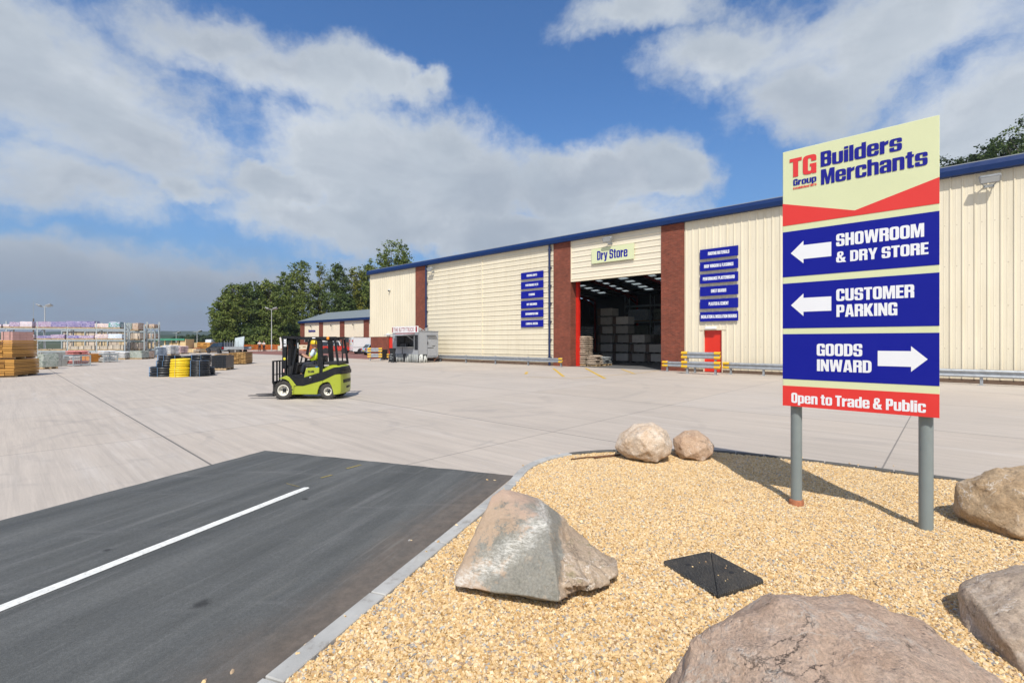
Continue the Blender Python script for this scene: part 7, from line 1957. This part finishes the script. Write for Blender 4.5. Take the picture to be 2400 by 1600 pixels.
# orange netting fence
OR = pm('orange_net', (.55,.13,.02), .7, var=.25, vs=2)
fa, fb_ = D(548, 800, 93), D(765, 800, 89); fa.z = fb_.z = 0; dv = fb_-fa; L_ = dv.length
o = thing('net_fence', 'orange plastic netting fence strung along the foot of the tall trees', 'fence', fa, math.atan2(dv.y, dv.x))
mb = MB(); n = 60
for k in range(13):
    z = .12+k*.085
    for i in range(n): mb.add([(L_*i/n,0,z+.03*math.sin(i*.8)),(L_*(i+1)/n,0,z+.03*math.sin((i+1)*.8)),(L_*(i+1)/n,0,z+.045+.03*math.sin((i+1)*.8)),(L_*i/n,0,z+.045+.03*math.sin(i*.8))], [(0,1,2,3)])
for i in range(150): x_ = L_*i/150; mb.add([(x_,.002,.1),(x_+.035,.002,.1),(x_+.035,.002,1.2),(x_,.002,1.2)], [(0,1,2,3)])
mb.build('netting', OR, o)
for k in range(10): MB().tube([(L_*k/9,-.03,0),(L_*k/9,-.03,1.3)], .03, 6).build('post', pm('fence_post_rust', (.30,.12,.05), .8), o)
# ================================================================ trees
def leafmat(name, cols):
    m, t, b = newmat(name)
    r = t.new('ShaderNodeNewGeometry').outputs['Random Per Island']; co = objco(t)
    c = t.ramp(r, [(0, cols[0]), (.5, cols[1]), (1, cols[2])])
    c = t.mix(1.0, c, t.ramp(t.noise(co, .35, 3, .6), [(.32,(.72,.78,.8)), (.68,(1.28,1.18,.95))]), 'MULTIPLY')
    t.put(b.inputs['Base Color'], c); b.inputs['Roughness'].default_value = .6; b.inputs['Specular IOR Level'].default_value = .25
    tr = t.new('ShaderNodeBsdfTranslucent'); t.put(tr.inputs[0], t.mix(1.0, c, (.9,1.1,.5), 'MULTIPLY'))
    mx = t.new('ShaderNodeMixShader'); mx.inputs[0].default_value = .22
    t.l.new(b.outputs[0], mx.inputs[1]); t.l.new(tr.outputs[0], mx.inputs[2]); t.l.new(mx.outputs[0], t.n['Material Output'].inputs[0])
    return m
LF = [leafmat('leaf_mid', [(0.082,0.120,0.024),(0.124,0.170,0.037),(0.198,0.228,0.061)]), leafmat('leaf_dark', [(0.051,0.083,0.024),(0.079,0.120,0.034),(0.124,0.170,0.049)]), leafmat('leaf_yellow', [(0.110,0.136,0.024),(0.169,0.196,0.039),(0.297,0.268,0.055)]), leafmat('leaf_deep', [(0.026,0.047,0.015),(0.039,0.065,0.020),(0.068,0.096,0.029)])]
BARK = pm('bark', (.11,.085,.06), .9, var=.3, vs=3)
def tree(label, base, h, parts, mat, seed, leaf=.34, n=4200, trunk_r=.28, grp='tall trees behind the showroom', crown_base=.12, upr=.5):
    """parts: crown masses (x, y, z as share of height, rx, ry, rz); leaves sit in many small sprays near each mass's skin"""
    rnd = random.Random(seed); o = thing('tree', label, 'tree', base, 0, grp)
    mb = MB(); mb.tube([(0,0,-.2),(rnd.uniform(-.15,.15),0,h*.3),(rnd.uniform(-.3,.3),rnd.uniform(-.2,.2),h*.6),(rnd.uniform(-.3,.3),0,h*.92)], [trunk_r*1.2,trunk_r*.8,trunk_r*.5,trunk_r*.12], 8)
    for (x, y, z, rx, ry, rz) in parts:
        for k in range(4):
            e = Vector((x+rnd.uniform(-.6,.6)*rx, y+rnd.uniform(-.6,.6)*ry, z*h+rnd.uniform(-.5,.6)*rz)); s0 = max(h*.14, e.z-rx*1.1-rnd.uniform(0,1.5))
            s0 = min(s0, h*.85); mid = Vector((e.x*.45, e.y*.45, (s0+e.z)/2-.1*rx)); mb.tube([(0,0,s0), mid, e], [trunk_r*.38,trunk_r*.22,.025], 5)
    mb.build('trunk', BARK, o, smooth=60)
    tot = sum(p[3]*p[4]*p[5] for p in parts)**1.0; vs = []; fs = []
    wts = [(p[3]*p[4]*p[5])**.7 for p in parts]; sw = sum(wts)
    for p, wt in zip(parts, wts):
        x, y, z, rx, ry, rz = p; cnt = int(n*3.6*wt/sw); ns = max(6, cnt//26)
        for q_ in range(ns):
            while True:
                d = Vector((rnd.gauss(0,1), rnd.gauss(0,1), rnd.gauss(0,1))).normalized(); rad = rnd.uniform(.35, 1.0)**.5
                lum = 1+.30*noise.noise(d*2.1+Vector((seed*1.7, x, z*9)))+.16*noise.noise(d*5.3+Vector((seed, x, 3)))
                if noise.noise(Vector((d.x*rad*1.9+x, d.y*rad*1.9+seed, d.z*rad*1.9+z*7))) > -.38: break
            c_ = Vector((x+d.x*rx*rad*lum, y+d.y*ry*rad*lum, z*h+d.z*rz*rad*lum))
            if c_.z < h*crown_base: continue
            sr_ = rnd.uniform(.35,.8)*min(1.0, .28*(rx+rz)/2+.3)
            for l in range(26):
                g_ = Vector((rnd.gauss(0,.5), rnd.gauss(0,.5), rnd.gauss(0,.42)))*sr_; pt = c_+g_
                nn = (g_*.6+d*.5+Vector((rnd.uniform(-1,1), rnd.uniform(-1,1), rnd.uniform(-.2,1)))).normalized()
                a = nn.orthogonal().normalized(); a = Matrix.Rotation(rnd.uniform(0,6.28), 3, nn) @ a; c2 = nn.cross(a)
                s_ = leaf*rnd.uniform(.6,1.35); b0 = len(vs)
                vs += [tuple(pt-a*s_*.5), tuple(pt+c2*s_*.32), tuple(pt+a*s_*.55), tuple(pt-c2*s_*.32)]; fs.append((b0,b0+1,b0+2,b0+3))
    me = bpy.data.meshes.new('crown'); me.from_pydata(vs, [], fs); me.materials.append(mat)
    c = bpy.data.objects.new('crown', me); COL.objects.link(c); c.parent = o
    return o
def poplar(label, px, wpx, ytop, Y, mat, seed, n=3600, kind=0, leaf=.36, grp='tall trees behind the showroom', cb=.10):
    p = D(px, 800, Y); h = CAMZ+(CY-ytop)/F0*Y; hw = wpx/2/F0*Y*1.26
    rnd = random.Random(seed*5+1)
    if kind == 0: P = [(0,0,.86,hw*.58,hw*.52,h*.13),(-hw*.3,0,.66,hw*.62,hw*.6,h*.20),(hw*.34,.5,.60,hw*.62,hw*.6,h*.20),(0,-.4,.42,hw*.86,hw*.75,h*.20),(-hw*.35,0,.26,hw*.62,hw*.7,h*.16),(hw*.35,0,.25,hw*.62,hw*.7,h*.15)]
    elif kind == 1: P = [(0,0,.90,hw*.30,hw*.26,h*.10),(0,0,.76,hw*.60,hw*.5,h*.18),(-hw*.25,0,.55,hw*.68,hw*.65,h*.20),(hw*.3,0,.48,hw*.68,hw*.65,h*.2),(0,0,.30,hw*.95,hw*.8,h*.18)]
    else: P = [(0,0,.86,hw*.62,hw*.6,h*.13),(-hw*.45,0,.72,hw*.52,hw*.5,h*.13),(hw*.48,0,.74,hw*.5,hw*.5,h*.13),(-.2*hw,-.5,.55,hw*.75,hw*.7,h*.18),(hw*.3,.4,.48,hw*.7,hw*.7,h*.18),(0,0,.28,hw*.9,hw*.8,h*.17)]
    P = [(x+rnd.uniform(-.12,.12)*hw, y, z+rnd.uniform(-.015,.015), a*rnd.uniform(.93,1.07), b_, c_*rnd.uniform(.93,1.05)) for x, y, z, a, b_, c_ in P]
    return tree(label, (p.x, p.y, 0), h, P, mat, seed, leaf, n, .26, grp, cb)
poplar('lowest rounded tree at the open end of the tall tree line', 524, 48, 693, 92, LF[0], 1, 3000, 2, cb=.03)
poplar('mid green tree next in from the low rounded end tree', 548, 58, 662, 97, LF[0], 2, 3600, 0, cb=.05)
poplar('broad tree whose crown stands right behind the two people', 592, 64, 657, 100, LF[1], 3, 4200, 2, cb=.04)
poplar('mid green tree rising just behind the slim lamp post', 634, 60, 655, 101, LF[0], 4, 4200, 2, cb=.05)
poplar('lighter tree stepping up beside the tallest poplar', 667, 54, 636, 113, LF[0], 5, 3800, 0)
poplar('tallest poplar of the line with ragged light top', 709, 62, 607, 111, LF[0], 6, 4800, 0)
poplar('thin yellowing poplar squeezed beside the tallest one', 750, 34, 611, 114, LF[2], 7, 1500, 1, leaf=.34, cb=.35)
poplar('dark dense poplar with pointed top above the showroom roof', 790, 66, 612, 109, LF[1], 8, 5200, 1)
poplar('yellow green tree close to the warehouse corner', 834, 46, 620, 113, LF[2], 9, 3400, 0)
poplar('dark tree filling the gap at the warehouse corner', 862, 44, 616, 117, LF[1], 10, 3400, 2)
poplar('tall round crowned tree standing clear above the warehouse eaves', 917, 104, 565, 105, LF[0], 11, 5200, 2, leaf=.38, cb=.45)
poplar('small bush like tree beneath the row near the netting', 690, 70, 760, 108, LF[1], 12, 2400, 2, cb=.0)
poplar('low dark bushy tree at the foot of the row beside two people', 560, 80, 765, 95, LF[1], 13, 2600, 2, cb=.0)
poplar('low bushy tree at the foot of the row behind the lamp post', 625, 80, 768, 96, LF[0], 14, 2600, 2, cb=.0)
# wooded bank beyond the warehouse, right of the sign
GW = 'dark trees rising behind the warehouse roof'
def bigtree(label, px, wpx, ytop, Y, mat, seed, n, kind=2, leaf=.42): return poplar(label, px, wpx*1.45, ytop-4, Y, mat, seed, int(n*2.2), kind, leaf, GW, .35)
bigtree('dark low tree showing just beside the top of the entrance sign', 2235, 110, 372, 80, LF[3], 21, 3200)
bigtree('dark rounded tree over the roof between sign and floodlight', 2300, 130, 338, 82, LF[3], 22, 5200)
bigtree('dark tree behind the roof above the big floodlight', 2362, 120, 318, 78, LF[3], 23, 5200)
bigtree('feathery topped tree at the edge of frame over the roof', 2415, 150, 276, 70, LF[1], 24, 3600, 0, .36)
# hedge trees in the middle distance, left of the tall row
poplar('small dark round tree far beyond the pale timber', 462, 46, 784, 240, LF[3], 31, 900, 2, .8, 'far trees beyond the yard', .0)
poplar('small dark tree joining the low end of the tall row', 506, 40, 783, 200, LF[3], 32, 900, 2, .7, 'far trees beyond the yard', .0)
poplar('small far tree just beyond the end rack', 425, 38, 788, 260, LF[3], 33, 700, 2, .8, 'far trees beyond the yard', .0)
# ================================================================ air
hz = MB().box(-4500, 4500, -400, 2800, -1.05, 90).build('haze', newmat('haze_air')[0])
hm = hz.data.materials[0]; t = NT(hm.node_tree); t.n.remove(t.n['Principled BSDF'])
pv = t.new('ShaderNodeVolumePrincipled'); pv.inputs['Color'].default_value = (.80,.88,.98,1); pv.inputs['Density'].default_value = .00022; pv.inputs['Anisotropy'].default_value = .3
t.l.new(pv.outputs[0], t.n['Material Output'].inputs['Volume'])
tag(hz, 'thin summer haze over the yard and the far hills', 'haze', kind='stuff')
